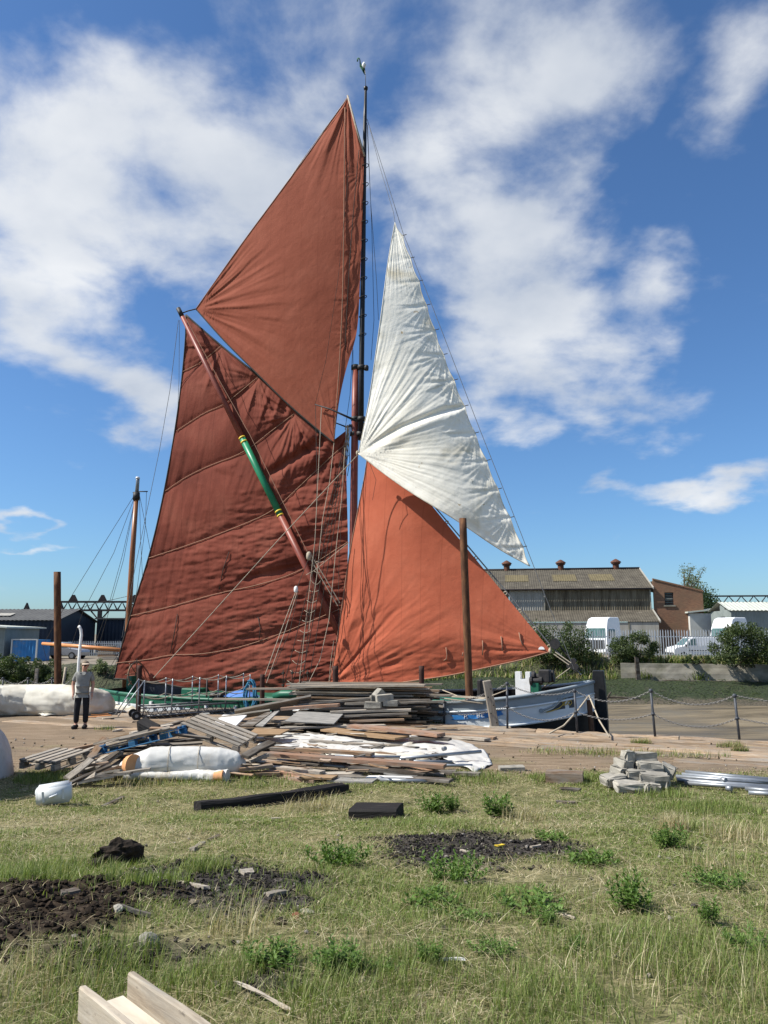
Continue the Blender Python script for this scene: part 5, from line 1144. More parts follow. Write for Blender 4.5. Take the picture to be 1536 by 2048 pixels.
# ---- standing and running rigging
rope([(734, 238), (773, 360), (806, 466), (862, 606), (960, 860), (1040, 1062), (1078, 1160), (1148, 1338)], 0, .012, 'wire', name='stay')
rope([(712, 828), (886, 1033), (1010, 1180), (1102, 1292), (1163, 1350)], .06, .026, 'wire', name='forestay')
for q, s_, r_, mt in (([(735, 240), (760, 335), (787, 425), (790, 444)], [0, 0, -.1, -.1], .010, 'wire'), ([(734, 245), (741, 400), (753, 560), (757, 640)], .3, .010, 'wire'), ([(735, 250), (744, 470), (748, 640), (742, 720)], .4, .010, 'rope_dark'),
        ([(695, 196), (620, 298), (560, 385)], -.2, .012, 'wire'), ([(360, 628), (376, 622), (392, 618)], [-.5, -.3, -.15], .03, 'rope_dark'),
        ([(357, 640), (340, 780), (319, 900), (269, 1142), (244, 1275)], [-.5, -.2, 0, .1, .2], .012, 'wire'), ([(359, 640), (358, 760), (352, 900)], [-.5, -.1, .3], .010, 'wire'),
        ([(368, 630), (430, 745), (500, 870), (617, 1108)], [-.62, -.68, -.72, -.75], .014, 'rope_red'),
        ([(717, 908), (562, 1074), (307, 1356)], [-1.0, -1.9, -3.6], .016, 'rope'),
        ([(630, 810), (652, 720), (676, 560), (700, 320)], [-.35, -.75, -.75, -.4], .008, 'rope_dark'), ([(631, 812), (634, 950), (632, 1050), (622, 1200), (606, 1375)], [-.35, -.9, -1.2, -1.2, -1.4], .011, 'rope_dark'),
        ([(643, 815), (636, 960), (630, 1080), (612, 1240), (598, 1372)], [-.4, -.95, -1.3, -1.2, -1.4], .012, 'rope'), ([(668, 886), (660, 960), (645, 1040), (634, 1150), (618, 1260)], [-.4, -.8, -1.1, -1.4, -1.7], .012, 'rope'),
        ([(690, 895), (683, 1000), (672, 1100), (658, 1240), (640, 1320), (612, 1376)], [-.3, -.6, -.8, -1.0, -1.2, -1.4], .013, 'rope'), ([(694, 860), (688, 960), (678, 1120), (676, 1300)], [-.3, -.5, -.7, -.9], .010, 'rope_dark'),
        ([(592, 1182), (562, 1262), (528, 1356)], [-1.2, -1.9, -2.5], .014, 'rope'), ([(595, 1182), (570, 1262), (533, 1366)], [-1.2, -1.9, -2.5], .014, 'rope'), ([(597, 1182), (580, 1262), (541, 1350)], [-1.2, -1.9, -2.5], .010, 'rope_dark'),
        ([(594, 1176), (604, 1150), (618, 1116)], [-1.2, -1.0, -.8], .012, 'rope_dark'), ([(618, 1112), (645, 1160), (676, 1212)], [-.8, -.7, -.5], .018, 'rope'), ([(621, 1108), (650, 1155), (680, 1206)], [-.8, -.7, -.5], .018, 'rope'),
        ([(698, 1085), (630, 1140), (612, 1150)], [-.3, -.9, -1.0], .012, 'rope'), ([(737, 920), (752, 960), (745, 1000)], -.9, .008, 'rope_dark'),
        ([(657, 1376), (662, 1320), (668, 1280)], -.25, .012, 'rope'), ([(706, 690), (700, 790), (690, 860)], .2, .010, 'rope_dark'), ([(706, 700), (706, 800), (704, 850)], .2, .010, 'rope_dark')):
    rope(q, s_, r_, mt)
# mizzen rigging
for q in ([(272, 985), (200, 1100), (127, 1218), (86, 1290)], [(272, 987), (228, 1105), (165, 1226), (140, 1300)], [(272, 990), (245, 1110), (215, 1220), (186, 1300)], [(272, 990), (247, 1120), (218, 1222), (194, 1305)],
          [(279, 990), (290, 1045), (300, 1098)], [(279, 990), (281, 1075), (285, 1152)], [(293, 983), (291, 1050), (274, 1180), (252, 1290)], [(268, 995), (262, 1120), (250, 1240)],
          [(85, 1290), (95, 1325), (113, 1352)], [(150, 1219), (200, 1205), (262, 1191)], [(241, 1300), (214, 1345), (196, 1382)], [(239, 1310), (220, 1350), (204, 1385)], [(232, 1330), (214, 1362), (198, 1386)]):
    rope(q, [MZ] * len(q), .011, 'rope_dark')
# shrouds with ratlines
hd = (699, 848); bots = [(566, 1378), (584, 1378), (600, 1378), (615, 1378)]; lines = []
for k, bq in enumerate(bots):
    a = ON(hd[0] - k * -1.5, hd[1], -.12); b_ = ON(bq[0], bq[1], -.9); pts = [a.lerp(b_, j / 20) for j in range(21)]
    mb = MB(); mb.tube(pts, .012, 6); mb.build('shroud', M['rope_dark'], barge); lines.append((a, b_))
for j in range(24):
    f = .13 + .84 * j / 23; a = lines[0][0].lerp(lines[0][1], f); b_ = lines[2][0].lerp(lines[2][1], f); a = a.lerp(b_, .15)
    dp = .03 + .10 * random.random(); mb = MB(); mb.tube([a.lerp(b_, k / 6) - Vector((0, 0, dp * 4 * (k / 6) * (1 - k / 6))) for k in range(7)], .008, 5); mb.build('ratline', M['rope_dark'] if f < .5 else M['rope'], barge)
for k in range(4):
    p = lines[k][1]; mb = MB()
    for zz_ in (.12, .5): mb.tube([p + N * .04 + Vector((0, 0, zz_)), p - N * .05 + Vector((0, 0, zz_))], .04, 8, smooth=False)
    mb.tube([p, p + Vector((0, 0, .6))], .014, 5); mb.build('deadeye', M['rope_dark'], barge)
# hanks of gathered rope at the hounds
mb = MB()
for k in range(5):
    p = ON(698 + random.uniform(-8, 5), 850, -.25); mb.tube([p, p + Vector((random.uniform(-.15, .1), 0, -.7 - random.random())), p + Vector((random.uniform(-.3, .05), 0, -1.2 - random.random() * .8))], .012, 5)
mb.build('gathered_lines', M['rope_dark'], barge)
for px_, py_, s_, r_, mt in ((592, 1179, -1.2, .07, 'white'), (618, 1112, -.8, .09, 'rope'), (715, 906, -1.0, .05, 'rope'), (1100, 1302, .02, .05, 'rope')):
    p = ON(px_, py_, s_); mb = MB(); mb.tube([p + Vector((0, 0, r_ * 1.6)), p + Vector((0, 0, r_)), p, p - Vector((0, 0, r_)), p - Vector((0, 0, r_ * 1.6))], [r_ * .3, r_ * .9, r_, r_ * .9, r_ * .3], 8); mb.build('block', M[mt], barge)
# bow tackles
for q, s_, r_, mt in (([(1107, 1308), (1138, 1330)], 0, .02, 'rope'), ([(1110, 1304), (1142, 1326)], 0, .02, 'rope'), ([(1082, 1377), (1110, 1358), (1140, 1336)], [-.6, -.3, 0], .018, 'rope'), ([(1084, 1380), (1125, 1356), (1155, 1342)], [-.6, -.3, 0], .012, 'rope_dark'), ([(1118, 1290), (1140, 1318), (1162, 1342)], .1, .03, 'black_iron')):
    rope(q, s_, r_, mt)
for px_, py_, r_ in ((1110, 1288, .15), (1140, 1330, .10), (1150, 1334, .10), (1147, 1322, .08)):
    p = ON(px_, py_, .05); mb = MB(); mb.tube([p - N * .05, p + N * .05], r_, 14, smooth=False); mb.build('bow_block', M['black_iron'], barge)
# masthead flag and its staff
mb = MB(); mb.tube([ON(731.5, 173, 0), ON(731, 150, 0), ON(728.5, 128, 0)], .012, 5); fst = mb.build('flag_staff', M['wire'], barge)
fl = [(714, 123), (714, 117), (717, 114.5), (720, 117), (722, 127), (727, 134), (730, 141)]; fr2 = [(716.5, 123), (716.5, 119), (718, 118), (719, 121), (719.5, 133), (724, 140), (729.5, 150)]
P = [[ON(a[0] + (b_[0] - a[0]) * k, a[1] + (b_[1] - a[1]) * k, .08 * math.sin(k * 5 + i)) for k in np.linspace(0, 1, 5)] for i, (a, b_) in enumerate(zip(fl, fr2))]
M['flag_green'] = nmat('green_flag_cloth', [(.3, (.008, .06, .035)), (.7, (.015, .10, .055))], 9, .8, .1)
mb = MB(); mb.grid(P, True); fo = mb.build('flag', M['flag_green'], barge); sol = fo.modifiers.new('solid', 'SOLIDIFY'); sol.thickness = .01
mb = MB(); p = ON(728, 130, -.05); mb.tube([p + Vector((0, 0, .1)), p, p - Vector((0, 0, .12))], [.04, .08, .03], 8); mb.build('flag_finial', M['white'], barge)
# ------------------------------------------------------------------ timber heaps on the wharf
def plank(p0, p1, w, th, mat, label=None, roll=0.0, group=None, cat='plank', name='plank', warp=.012, seg=5, taper=0.0):
    p0 = Vector(p0); p1 = Vector(p1); d = p1 - p0; Lh = d.length; Mx = frame_from(d, roll=roll); mb = MB(); so_ = random.random() * 99
    rows = []
    for i in range(seg + 1):
        k = i / seg; x = Lh * k; bz = warp * (math.sin(math.pi * k + so_) ) ; by_ = warp * .5 * math.sin(2.1 * k + so_)
        hw = w / 2 * (1 - taper * k); j = lambda: random.uniform(-.003, .003)
        cut = random.uniform(-.025, .025) if i in (0, seg) else 0
        rows.append([(x + cut, -hw + by_ + j(), -th / 2 + bz), (x + cut * .6, -hw + by_ + j(), th / 2 + bz), (x - cut * .5, hw + by_ + j(), th / 2 + bz), (x - cut, hw + by_ + j(), -th / 2 + bz)])
    vs = [q for r_ in rows for q in r_]; fs = []
    for i in range(seg):
        for j_ in range(4): fs.append((i * 4 + j_, (i + 1) * 4 + j_, (i + 1) * 4 + (j_ + 1) % 4, i * 4 + (j_ + 1) % 4))
    fs += [(0, 1, 2, 3), (seg * 4 + 3, seg * 4 + 2, seg * 4 + 1, seg * 4)]
    mb.add(vs, fs); o_ = oriented(mb, name, M[mat], p0, Mx)
    if label: tag(o_, label, cat, group)
    return o_
def pp(px0, py0, Y0, px1, py1, Y1, w, th, mat, label, roll=0.0, **k):
    return plank(AT(px0, py0, Y0), AT(px1, py1, Y1), w, th, mat, label, roll, **k)
PG = 'boards heaped on the wharf'
# long stack of boards (upper heap)
SL = AT(600, 1452, 21.3); SR = AT(838, 1452, 20.7); sd = (SR - SL); sd.z = 0; sd.normalize(); sn = Vector((-sd.y, sd.x, 0))
kinds = ['wood_grey', 'wood_grey', 'wood_brown', 'wood_dark', 'wood_grey', 'wood_pale']
ORD = 'lowest second third fourth fifth sixth seventh eighth ninth tenth eleventh twelfth thirteenth fourteenth fifteenth sixteenth seventeenth eighteenth nineteenth twentieth'.split()
zc = .06; lay = 0
while zc < 1.10:
    th = random.choice([.038, .045, .05, .06]); 
    KW = ('front board', 'second board from the front', 'middle board', 'second board from the back', 'back board')
    for k in range(5):
        a0 = random.uniform(-.30, .22) + (.25 if .35 < zc < .75 else 0); a1 = 3.25 + random.uniform(-.45, .35) + (.18 if zc > .9 else 0)
        if zc > .84: a0 -= .15
        wv_ = random.uniform(.17, .23); base = Vector((SL.x, SL.y, 0)) + sn * (k * .25 + random.uniform(-.03, .03)) + Vector((0, 0, zc + random.uniform(-.006, .006)))
        ml = random.choice(kinds) if zc < .8 else random.choice(['wood_grey', 'wood_pale', 'wood_grey', 'wood_brown'])
        if .3 < zc < .42 or .60 < zc < .66: ml = 'wood_dark'
        plank(base + sd * a0 + sn * random.uniform(-.05, .05), base + sd * a1 + sn * random.uniform(-.08, .08), wv_, th - .006, ml, '%s in the %s layer up in the long stack' % (KW[k], ORD[lay]), 0, 'boards in the long stack', warp=.01)
    zc += th + (.028 if lay % 2 else .006); lay += 1
# ragged dark ends at the right of the stack
for k in range(22):
    z_ = random.uniform(.1, .7); a = Vector((SL.x, SL.y, z_)) + sd * random.uniform(2.6, 3.1) + sn * random.uniform(-.05, 1.0)
    plank(a, a + sd * random.uniform(.5, .95) + Vector((0, random.uniform(-.18, .1), random.uniform(-.15, .1))), random.uniform(.06, .16), .03, 'wood_dark', 'dark broken board end sticking out at the right of the long stack', random.uniform(-.4, .4), 'broken ends beside the long stack')
# long boards riding on top, left to right
pp(583, 1374, 20.9, 850, 1371, 20.5, .2, .05, 'wood_pale', 'pale top board of the long stack reaching furthest right')
pp(495, 1377, 21.4, 840, 1374, 21.1, .16, .045, 'wood_pale', 'long thin pale board running out left from the top of the stack')
pp(427, 1399, 21.6, 600, 1399, 21.0, .15, .045, 'wood_pale', 'pale scaffold board sticking out to the left over the gangway')
pp(596, 1409, 20.2, 742, 1397, 20.1, .16, .045, 'wood_grey', 'grey board leaning up across the front of the stack')
pp(562, 1417, 19.9, 678, 1411, 19.8, .22, .07, 'wood_red', 'thick pinkish board end below the leaning grey board')
pp(470, 1427, 19.8, 622, 1396, 20.3, .34, .05, 'wood_grey', 'broad grey board sloping up from the left to the stack', -.55)
pp(418, 1441, 19.4, 540, 1424, 19.8, .26, .04, 'wood_pale', 'pale pinkish board sloping at the left foot of the stack', -.5)
pp(600, 1404, 20.2, 860, 1399, 20.0, .14, .045, 'wood_dark', 'dark board wedged below the grey blocks')
pp(690, 1408, 20.0, 888, 1402, 19.9, .14, .045, 'wood_grey', 'grey board pointing right beyond the stack towards the tall pile')
pp(660, 1425, 19.7, 822, 1419, 19.6, .24, .05, 'wood_grey', 'grey board with split end at the middle of the stack front')
pp(690, 1431, 19.6, 816, 1428, 19.5, .2, .045, 'wood_grey', 'narrow grey board under the split board')
pp(700, 1441, 19.5, 808, 1440, 19.4, .2, .045, 'wood_brown', 'brown board low in the stack front')
pp(860, 1390, 21.6, 970, 1397, 20.6, .12, .04, 'wood_pale', 'pale pole like board bridging towards the grey timber post')
pp(800, 1387, 21.5, 905, 1391, 21.2, .16, .05, 'wood_grey', 'grey board poking out from behind the stack to the right')
# sheets leaning at the left of the stack
def sheet(pix, Ys, th, mat, label, name='board', cat='board'):
    q = [AT(x, y, Y) for (x, y), Y in zip(pix, Ys)]; c = sum(q, Vector()) / len(q); d = (q[1] - q[0]).normalized(); n = d.cross(q[2] - q[1]).normalized()
    if n.z < 0: n = -n
    Mx = Matrix((d, n.cross(d), n)).transposed(); inv = Mx.transposed()
    mb = MB(); mb.prism([inv @ (p - c) for p in q], (0, 0, -th)); o_ = oriented(mb, name, M[mat], c, Mx); bv = o_.modifiers.new('bevel', 'BEVEL'); bv.width = .004; bv.segments = 1
    return tag(o_, label, cat)
sheet([(419, 1452), (471, 1452), (494, 1430), (446, 1429)], [18.7, 18.6, 19.5, 19.6], .03, 'board_white', 'white faced scuffed board lying tilted at the left of the stack')
sheet([(511, 1451), (526, 1452), (559, 1421), (548, 1423)], [18.6, 18.5, 19.5, 19.6], .03, 'board_grey', 'narrow pale grey panel leaning beside the white faced board')
sheet([(569, 1442), (668, 1447), (687, 1427), (596, 1422)], [19.0, 18.8, 19.6, 19.8], .03, 'board_grey', 'large grey weathered sheet leaning on the front of the stack')
sheet([(478, 1452), (506, 1452), (545, 1424), (532, 1424)], [18.7, 18.6, 19.6, 19.7], .03, 'wood_dark', 'dark strip of board between the white board and the grey panel')
sheet([(495, 1468), (560, 1468), (580, 1458), (510, 1456)], [17.0, 16.9, 17.6, 17.8], .03, 'board_brown', 'rust brown sheet lying flat below the white faced board')
# lower heap: loose boards on the ground in front of the stack
def gp(px0, py0, z0, px1, py1, z1, w, th, mat, label, roll=0.0, **k):
    return plank(G(px0, py0, z0), G(px1, py1, z1), w, th, mat, label, roll, **k)
gp(408, 1461, .10, 620, 1455, .16, .25, .04, 'wood_grey', 'long grey board lying left of the brown sheets')
gp(560, 1457, .22, 770, 1450, .26, .22, .04, 'wood_grey', 'grey board lying behind the two broad brown boards')
gp(702, 1452, .36, 882, 1470, .34, .30, .07, 'wood_red', 'thick pinkish brown plank slanting at the front of the stack')
gp(655, 1459, .26, 805, 1475, .26, .50, .04, 'board_brown', 'broad brown board lying beside the thick pinkish plank')
gp(640, 1454, .18, 726, 1462, .18, .34, .04, 'board_grey', 'short grey sheet tucked under the broad brown board')
gp(620, 1482, .16, 800, 1491, .16, .20, .04, 'wood_grey', 'whitish grey board lying on the plastic sheet')
gp(535, 1506, .26, 890, 1534, .22, .26, .06, 'wood_red', 'longest brown plank lying across the front of the heap')
gp(545, 1496, .24, 745, 1509, .22, .20, .05, 'wood_brown', 'brown plank lying just behind the longest plank')
gp(820, 1475, .26, 900, 1480, .24, .24, .05, 'wood_dark', 'dark short plank on the white sheet at the right')
gp(810, 1461, .12, 990, 1476, .05, .26, .05, 'wood_brown', 'long brown plank reaching right along the wharf edge')
gp(870, 1468, .06, 975, 1480, .05, .22, .05, 'wood_grey', 'grey plank lying beside the right end of the heap')
gp(541, 1536, .09, 645, 1544, .09, .18, .05, 'wood_grey', 'grey squared batten at the grass edge of the heap')
gp(480, 1536, .16, 545, 1532, .18, .22, .05, 'wood_brown', 'rusty brown board end on the left of the squared batten')
gp(474, 1546, .08, 560, 1548, .06, .18, .05, 'wood_brown', 'lower rusty brown board beside the white bundle')
gp(700, 1535, .16, 850, 1550, .10, .20, .05, 'wood_dark', 'dark board half hidden beneath the longest plank')
gp(735, 1554, .05, 845, 1558, .05, .16, .04, 'board_white', 'whitish strip of board at the foot of the heap')
gp(770, 1545, .11, 842, 1551, .09, .16, .03, 'board_grey', 'thin grey tile like board at the front right of the heap')
gp(605, 1551, .08, 670, 1556, .06, .30, .03, 'board_brown', 'small brown ply offcut at the front of the heap')
gp(660, 1557, .04, 750, 1563, .03, .34, .03, 'board_grey', 'flat grey sheet lying in the grass before the heap')
gp(880, 1543, .06, 960, 1550, .04, .18, .05, 'wood_dark', 'dark plank end under the right end of the white sheet')
gp(490, 1514, .34, 545, 1484, .50, .16, .05, 'wood_dark', 'dark short board propped up between the two heaps', .2)
gp(500, 1524, .22, 536, 1508, .34, .10, .05, 'wood_grey', 'grey stub of timber beside the propped up dark board')
# loose dunnage that carries the heap
for k in range(46):
    px0 = random.uniform(500, 880); py0 = random.uniform(1478, 1556); z_ = random.uniform(.02, .16) * (1 if py0 < 1540 else .4)
    L1 = random.uniform(40, 130); gp(px0, py0, z_, px0 + L1 * (1 if px0 < 800 else .6), py0 + L1 * random.uniform(.0, .12), z_ + random.uniform(-.015, .03), random.uniform(.09, .22), random.uniform(.025, .05), random.choice(['wood_grey', 'wood_dark', 'wood_brown', 'wood_red', 'wood_dark']), 'loose board buried among others in the low front heap', random.uniform(-.1, .1), group='loose boards in the low heap')
for k in range(18):
    px0 = random.uniform(425, 620); py0 = random.uniform(1440, 1466); z_ = random.uniform(.03, .35) * (1466 - py0) / 26 + .03
    gp(px0, py0, z_, px0 + random.uniform(40, 140), py0 + random.uniform(-10, 3), z_ + random.uniform(-.02, .08), random.uniform(.1, .24), .035, random.choice(['wood_grey', 'wood_dark', 'wood_brown', 'wood_dark']), 'loose board lying under the leaning sheets at the left of the stack', random.uniform(-.2, .2), group='loose boards under the leaning sheets')
for k in range(46):
    px0 = random.uniform(430, 860); py0 = random.uniform(1448, 1548); z_ = random.uniform(.10, .30) * (1 if py0 < 1530 else .5); L1 = random.uniform(18, 70); a = random.uniform(-.5, .5)
    gp(px0, py0, z_, px0 + L1 * math.cos(a), py0 + L1 * math.sin(a) * .45, z_ + random.uniform(-.03, .08), random.uniform(.025, .06), .018, random.choice(['wood_grey', 'wood_dark', 'wood_pale', 'wood_brown']), 'thin splintered lath lying loose on the timber heap', random.uniform(-.6, .6), group='splintered laths on the heap', cat='lath', name='lath')
# scaffold tubes in the lower heap
def pipe(p0, p1, r_, label, group=None, name='scaffold_tube', coup=None):
    p0 = Vector(p0); d = Vector(p1) - p0; mb = MB(); n = 10; Lh = d.length
    for rr, xx in ((r_, 0),):
        ring = lambda x_, r2: [(x_, r2 * math.cos(a), r2 * math.sin(a)) for a in np.linspace(0, 6.2832, 13)[:-1]]
        mb.grid([ring(x_, r2) + [ring(x_, r2)[0]] for x_, r2 in ((.12, r_ * .8), (0, r_ * .8), (0, r_), (Lh, r_), (Lh, r_ * .8), (Lh - .12, r_ * .8))], True)
        mb.add([(.1, 0, 0)] + ring(.1, r_ * .82), [(0, k + 1, (k + 1) % 12 + 1) for k in range(12)]); mb.add([(Lh - .1, 0, 0)] + ring(Lh - .1, r_ * .82), [(0, (k + 1) % 12 + 1, k + 1) for k in range(12)])
    o_ = oriented(mb, name, M['steel'], p0, frame_from(d)); o_.data.polygons.foreach_set('use_smooth', [True] * len(o_.data.polygons))
    tag(o_, label, 'tube', group)
    if coup:
        mb = MB(); q = Vector(p0).lerp(Vector(p1), coup); dd = d.normalized(); mb.tube([q - dd * .045, q - dd * .04, q + dd * .04, q + dd * .045], [r_, r_ * 1.25, r_ * 1.25, r_], 10); mb.build('coupler', M['steel'], o_)
    return o_
pipe(G(800, 1517, .20), G(962, 1503, .22), .033, 'longest scaffold tube with a joint on the white sheet', coup=.78)
pipe(G(670, 1512, .18), G(802, 1514, .18), .028, 'pale scaffold tube left of the jointed one')
pipe(G(790, 1522, .14), G(905, 1524, .14), .03, 'scaffold tube lying below the jointed one')
pipe(G(860, 1530, .09), G(945, 1531, .08), .028, 'short scaffold tube nearest the right end of the sheet')
pipe(G(555, 1520, .12), G(690, 1534, .11), .03, 'scaffold tube under the longest brown plank')
pipe(G(465, 1475, .06), G(528, 1477, .06), .04, 'short pale pipe between the two timber heaps')
pipe(G(760, 1560, .05), G(868, 1563, .05), .035, 'thin pale pipe at the grass edge of the heap')
# white plastic sheeting
def cloth(pix_rows, zf, mat, label, name, cat, nu=60, nv=26, amp=.05, fr=3.0, seed=0.0, thick=.006, skirt=True):
    T, Bq, Lq, Rq = pix_rows; PXc = coons(T, Rq, Bq, Lq, nu, nv); P = []
    for i in range(nv):
        row = []
        for j in range(nu):
            z_ = zf(j / (nu - 1), i / (nv - 1)); p = G(PXc[i, j, 0], PXc[i, j, 1], z_)
            crumple = abs(float(fbm(p.x * fr + seed, p.y * fr * .8, 3))) * 2 + float(fbm(p.x * fr * 2.6 + seed, p.y * fr * 2.2, 3)) * .6
            p.z += amp * crumple; row.append(p)
        P.append(row)
    c = P[nv // 2][nu // 2].copy(); c.z = 0
    mb = MB(); mb.grid(P, True)
    o_ = mb.build(name, M[mat], origin=c); s_ = o_.modifiers.new('solid', 'SOLIDIFY'); s_.thickness = thick
    return tag(o_, label, cat)
cloth([[(520, 1484), (575, 1465), (640, 1470), (760, 1474), (880, 1476), (935, 1485)], [(515, 1490), (600, 1497), (700, 1503), (800, 1508), (880, 1512), (950, 1548)], [(520, 1484), (515, 1490)], [(935, 1485), (975, 1510), (985, 1530), (950, 1548)]],
      lambda u_, v_: .15 * min(1, 6 * (1 - u_)) * (1 - .3 * v_), 'plastic_white', 'crumpled white plastic sheet spread among the boards of the low heap', 'plastic_sheet', 'plastic sheet', 110, 40, .085, 2.0, 4.0)
cloth([[(640, 1500), (700, 1502), (790, 1505), (850, 1508)], [(660, 1516), (720, 1517), (800, 1520), (860, 1522)], [(640, 1500), (660, 1516)], [(850, 1508), (860, 1522)]],
      lambda u_, v_: .13, 'tarp_cream', 'yellowish white fold of sheeting behind the longest plank', 'plastic_sheet', 'plastic sheet', 40, 12, .05, 3.2, 9.0)
# grey blocks on the heap
def block(p, size, rz, mat, label, group=None, tilt=(0, 0), name='concrete_block', bev=.012, rough=.006):
    bm = bmesh.new(); bmesh.ops.create_cube(bm, size=1)
    for v in bm.verts: v.co = Vector((v.co.x * size[0], v.co.y * size[1], v.co.z * size[2]))
    bmesh.ops.bevel(bm, geom=bm.edges[:], offset=bev, segments=2, affect='EDGES'); bmesh.ops.subdivide_edges(bm, edges=bm.edges[:], cuts=1, use_grid_fill=True)
    for v in bm.verts: v.co += Vector([random.uniform(-rough, rough) for _ in range(3)])
    me = bpy.data.meshes.new(name); bm.to_mesh(me); bm.free(); o_ = link_mesh(name, me, M[mat], None, p); o_.rotation_euler = (tilt[0], tilt[1], rz)
    return tag(o_, label, 'block', group)
block(AT(746, 1410, 19.7), (.42, .24, .15), -.1, 'concrete', 'grey block lying lowest left in the group on the long stack')
block(AT(780, 1406, 19.8), (.38, .24, .15), .05, 'concrete', 'grey block lying at the right of the group on the long stack')
block(AT(769, 1396, 19.8), (.42, .24, .17), .25, 'concrete', 'grey block lying across the middle of the group on the long stack', tilt=(0, -.06))
block(AT(757, 1388, 20.0), (.26, .22, .17), .5, 'concrete', 'topmost grey block tipped on its corner on the long stack', tilt=(.1, -.75))
block(AT(748, 1398, 20.1), (.2, .2, .16), .2, 'concrete', 'small grey block half hidden behind the tipped one')

# ---- left heap: pallets, boards, white bundle
def pallet(corner_px, label, mat, ax, ay, az, w=1.15, dp=.95):
    """pallet in its own frame: x along the runners, three runners of blocks, boards across"""
    o0 = corner_px; Mx = Matrix((ax, ay, az)).transposed(); e = empty('pallet', o0, label, 'pallet', 'wooden pallets in the left heap')
    e.rotation_euler = Mx.to_euler()
    def part(nm, c, sz):
        mb = MB(); mb.box(Vector(c), sz, None, .004); q = mb.build(nm, M[mat]); q.parent = e; return q
    for yy_ in (.05, dp / 2, dp - .05):
        part('runner', (w / 2, yy_, .012), (w, .1, .022))
        for xx_ in (.07, w / 2, w - .07): part('block', (xx_, yy_, .065), (.14, .095, .084))
    for xx_ in (.07, w / 2, w - .07): part('stringer', (xx_, dp / 2, .126), (.12, dp, .022))
    for k in range(5): part('deck_board', (w / 2, .055 + k * (dp - .11) / 4, .156), (w, .11, .022))
    return e
pA = G(197, 1511, .22); pB = G(333, 1478, .56); ax = (pB - pA).normalized(); ay = Vector((0, 0, 1)).cross(ax).normalized(); ay = (ay + Vector((0, 0, .0))).normalized(); az = ax.cross(ay)
pallet(pA, 'blue painted pallet tipped up in the left heap', 'blue_pallet', ax, ay, az, (pB - pA).length, .8)
pA = G(357, 1462, .60); pB = G(474, 1508, .22); ax = (pB - pA).normalized(); ay = Vector((0, 0, 1)).cross(ax).normalized(); ay = (ay + Vector((0, 0, .16))).normalized(); az = ax.cross(ay).normalized(); ay = az.cross(ax)
pallet(pA, 'grey weathered pallet leaning down to the right in the left heap', 'wood_grey', ax, ay, az, (pB - pA).length, .8)
pA = G(110, 1543, .12); pB = G(182, 1518, .20); ax = (pB - pA).normalized(); ay = Vector((0, 0, 1)).cross(ax).normalized(); az = ax.cross(ay)
pallet(pA, 'dark grey pallet lying flat at the left end of the heap', 'wood_grey', ax, ay, az, (pB - pA).length, .8)
gp(57, 1519, .06, 275, 1470, .36, .11, .06, 'wood_brown', 'long thin brown pole like board at the left of the heap')
gp(140, 1512, .18, 292, 1478, .50, .20, .04, 'wood_pale', 'pale board sloping up to the top of the left heap')
gp(150, 1508, .12, 290, 1466, .46, .14, .05, 'wood_grey', 'grey board behind the pale sloping board')
gp(180, 1516, .26, 210, 1477, .46, .13, .04, 'wood_brown', 'short brown board standing across the end of the blue pallet', .2)
gp(226, 1476, .36, 286, 1462, .52, .34, .03, 'board_brown', 'tan sheet of ply under the sloping boards of the left heap')
gp(262, 1468, .50, 345, 1450, .62, .16, .05, 'wood_grey', 'grey board lying over the top of the left heap')
gp(310, 1455, .55, 362, 1443, .60, .16, .05, 'wood_dark', 'black board end at the top right of the left heap')
gp(330, 1456, .30, 395, 1452, .30, .18, .05, 'wood_grey', 'grey flat board behind the top of the left heap')
o_ = plank(G(283, 1446, .70), G(312, 1464, .56), .22, .20, 'charred', 'charred square timber stub on top of the left heap', .3, name='timber_stub', cat='timber')
for k in range(26):
    px0 = random.uniform(120, 235); py0 = 1512 + (235 - px0) * .30 + random.uniform(-4, 34); z_ = max(.03, .30 - (py0 - 1505) * .0042 + random.uniform(-.05, .05))
    q = G(px0, py0, z_); a = random.uniform(-.2, 1.5); L1 = random.uniform(.3, .75)
    plank(q, q + Vector((math.cos(a) * L1, math.sin(a) * L1, random.uniform(-.04, .26))), random.uniform(.07, .16), .035, random.choice(['wood_grey', 'wood_dark', 'wood_dark', 'wood_grey', 'wood_brown']), 'broken pallet board in the dark tumble at the left of the heap', random.uniform(-.5, .5), 'broken pallet boards')
for k in range(16):
    px0 = random.uniform(225, 330); py0 = random.uniform(1478, 1506); z_ = random.uniform(.1, .34)
    q = G(px0, py0, z_); a = random.uniform(-.3, .5); L1 = random.uniform(.6, 1.1)
    plank(q, q + Vector((math.cos(a) * L1, math.sin(a) * L1 + .2, random.uniform(-.02, .1))), random.uniform(.08, .16), .035, random.choice(['wood_dark', 'wood_grey', 'wood_dark']), 'dark board stacked beneath the blue pallet', random.uniform(-.2, .2), 'boards beneath the blue pallet')
for px_, py_ in ((258, 1562), (303, 1563), (352, 1563), (398, 1560)):
    q = GR(px_, py_); block(q + Vector((0, .15, .04)), (.14, .5, .09), random.uniform(-.3, .3), 'wood_dark', 'stub of dark timber poking out under the white bundle', 'timber stubs under the white bundle', name='timber_stub', bev=.006, rough=.004)
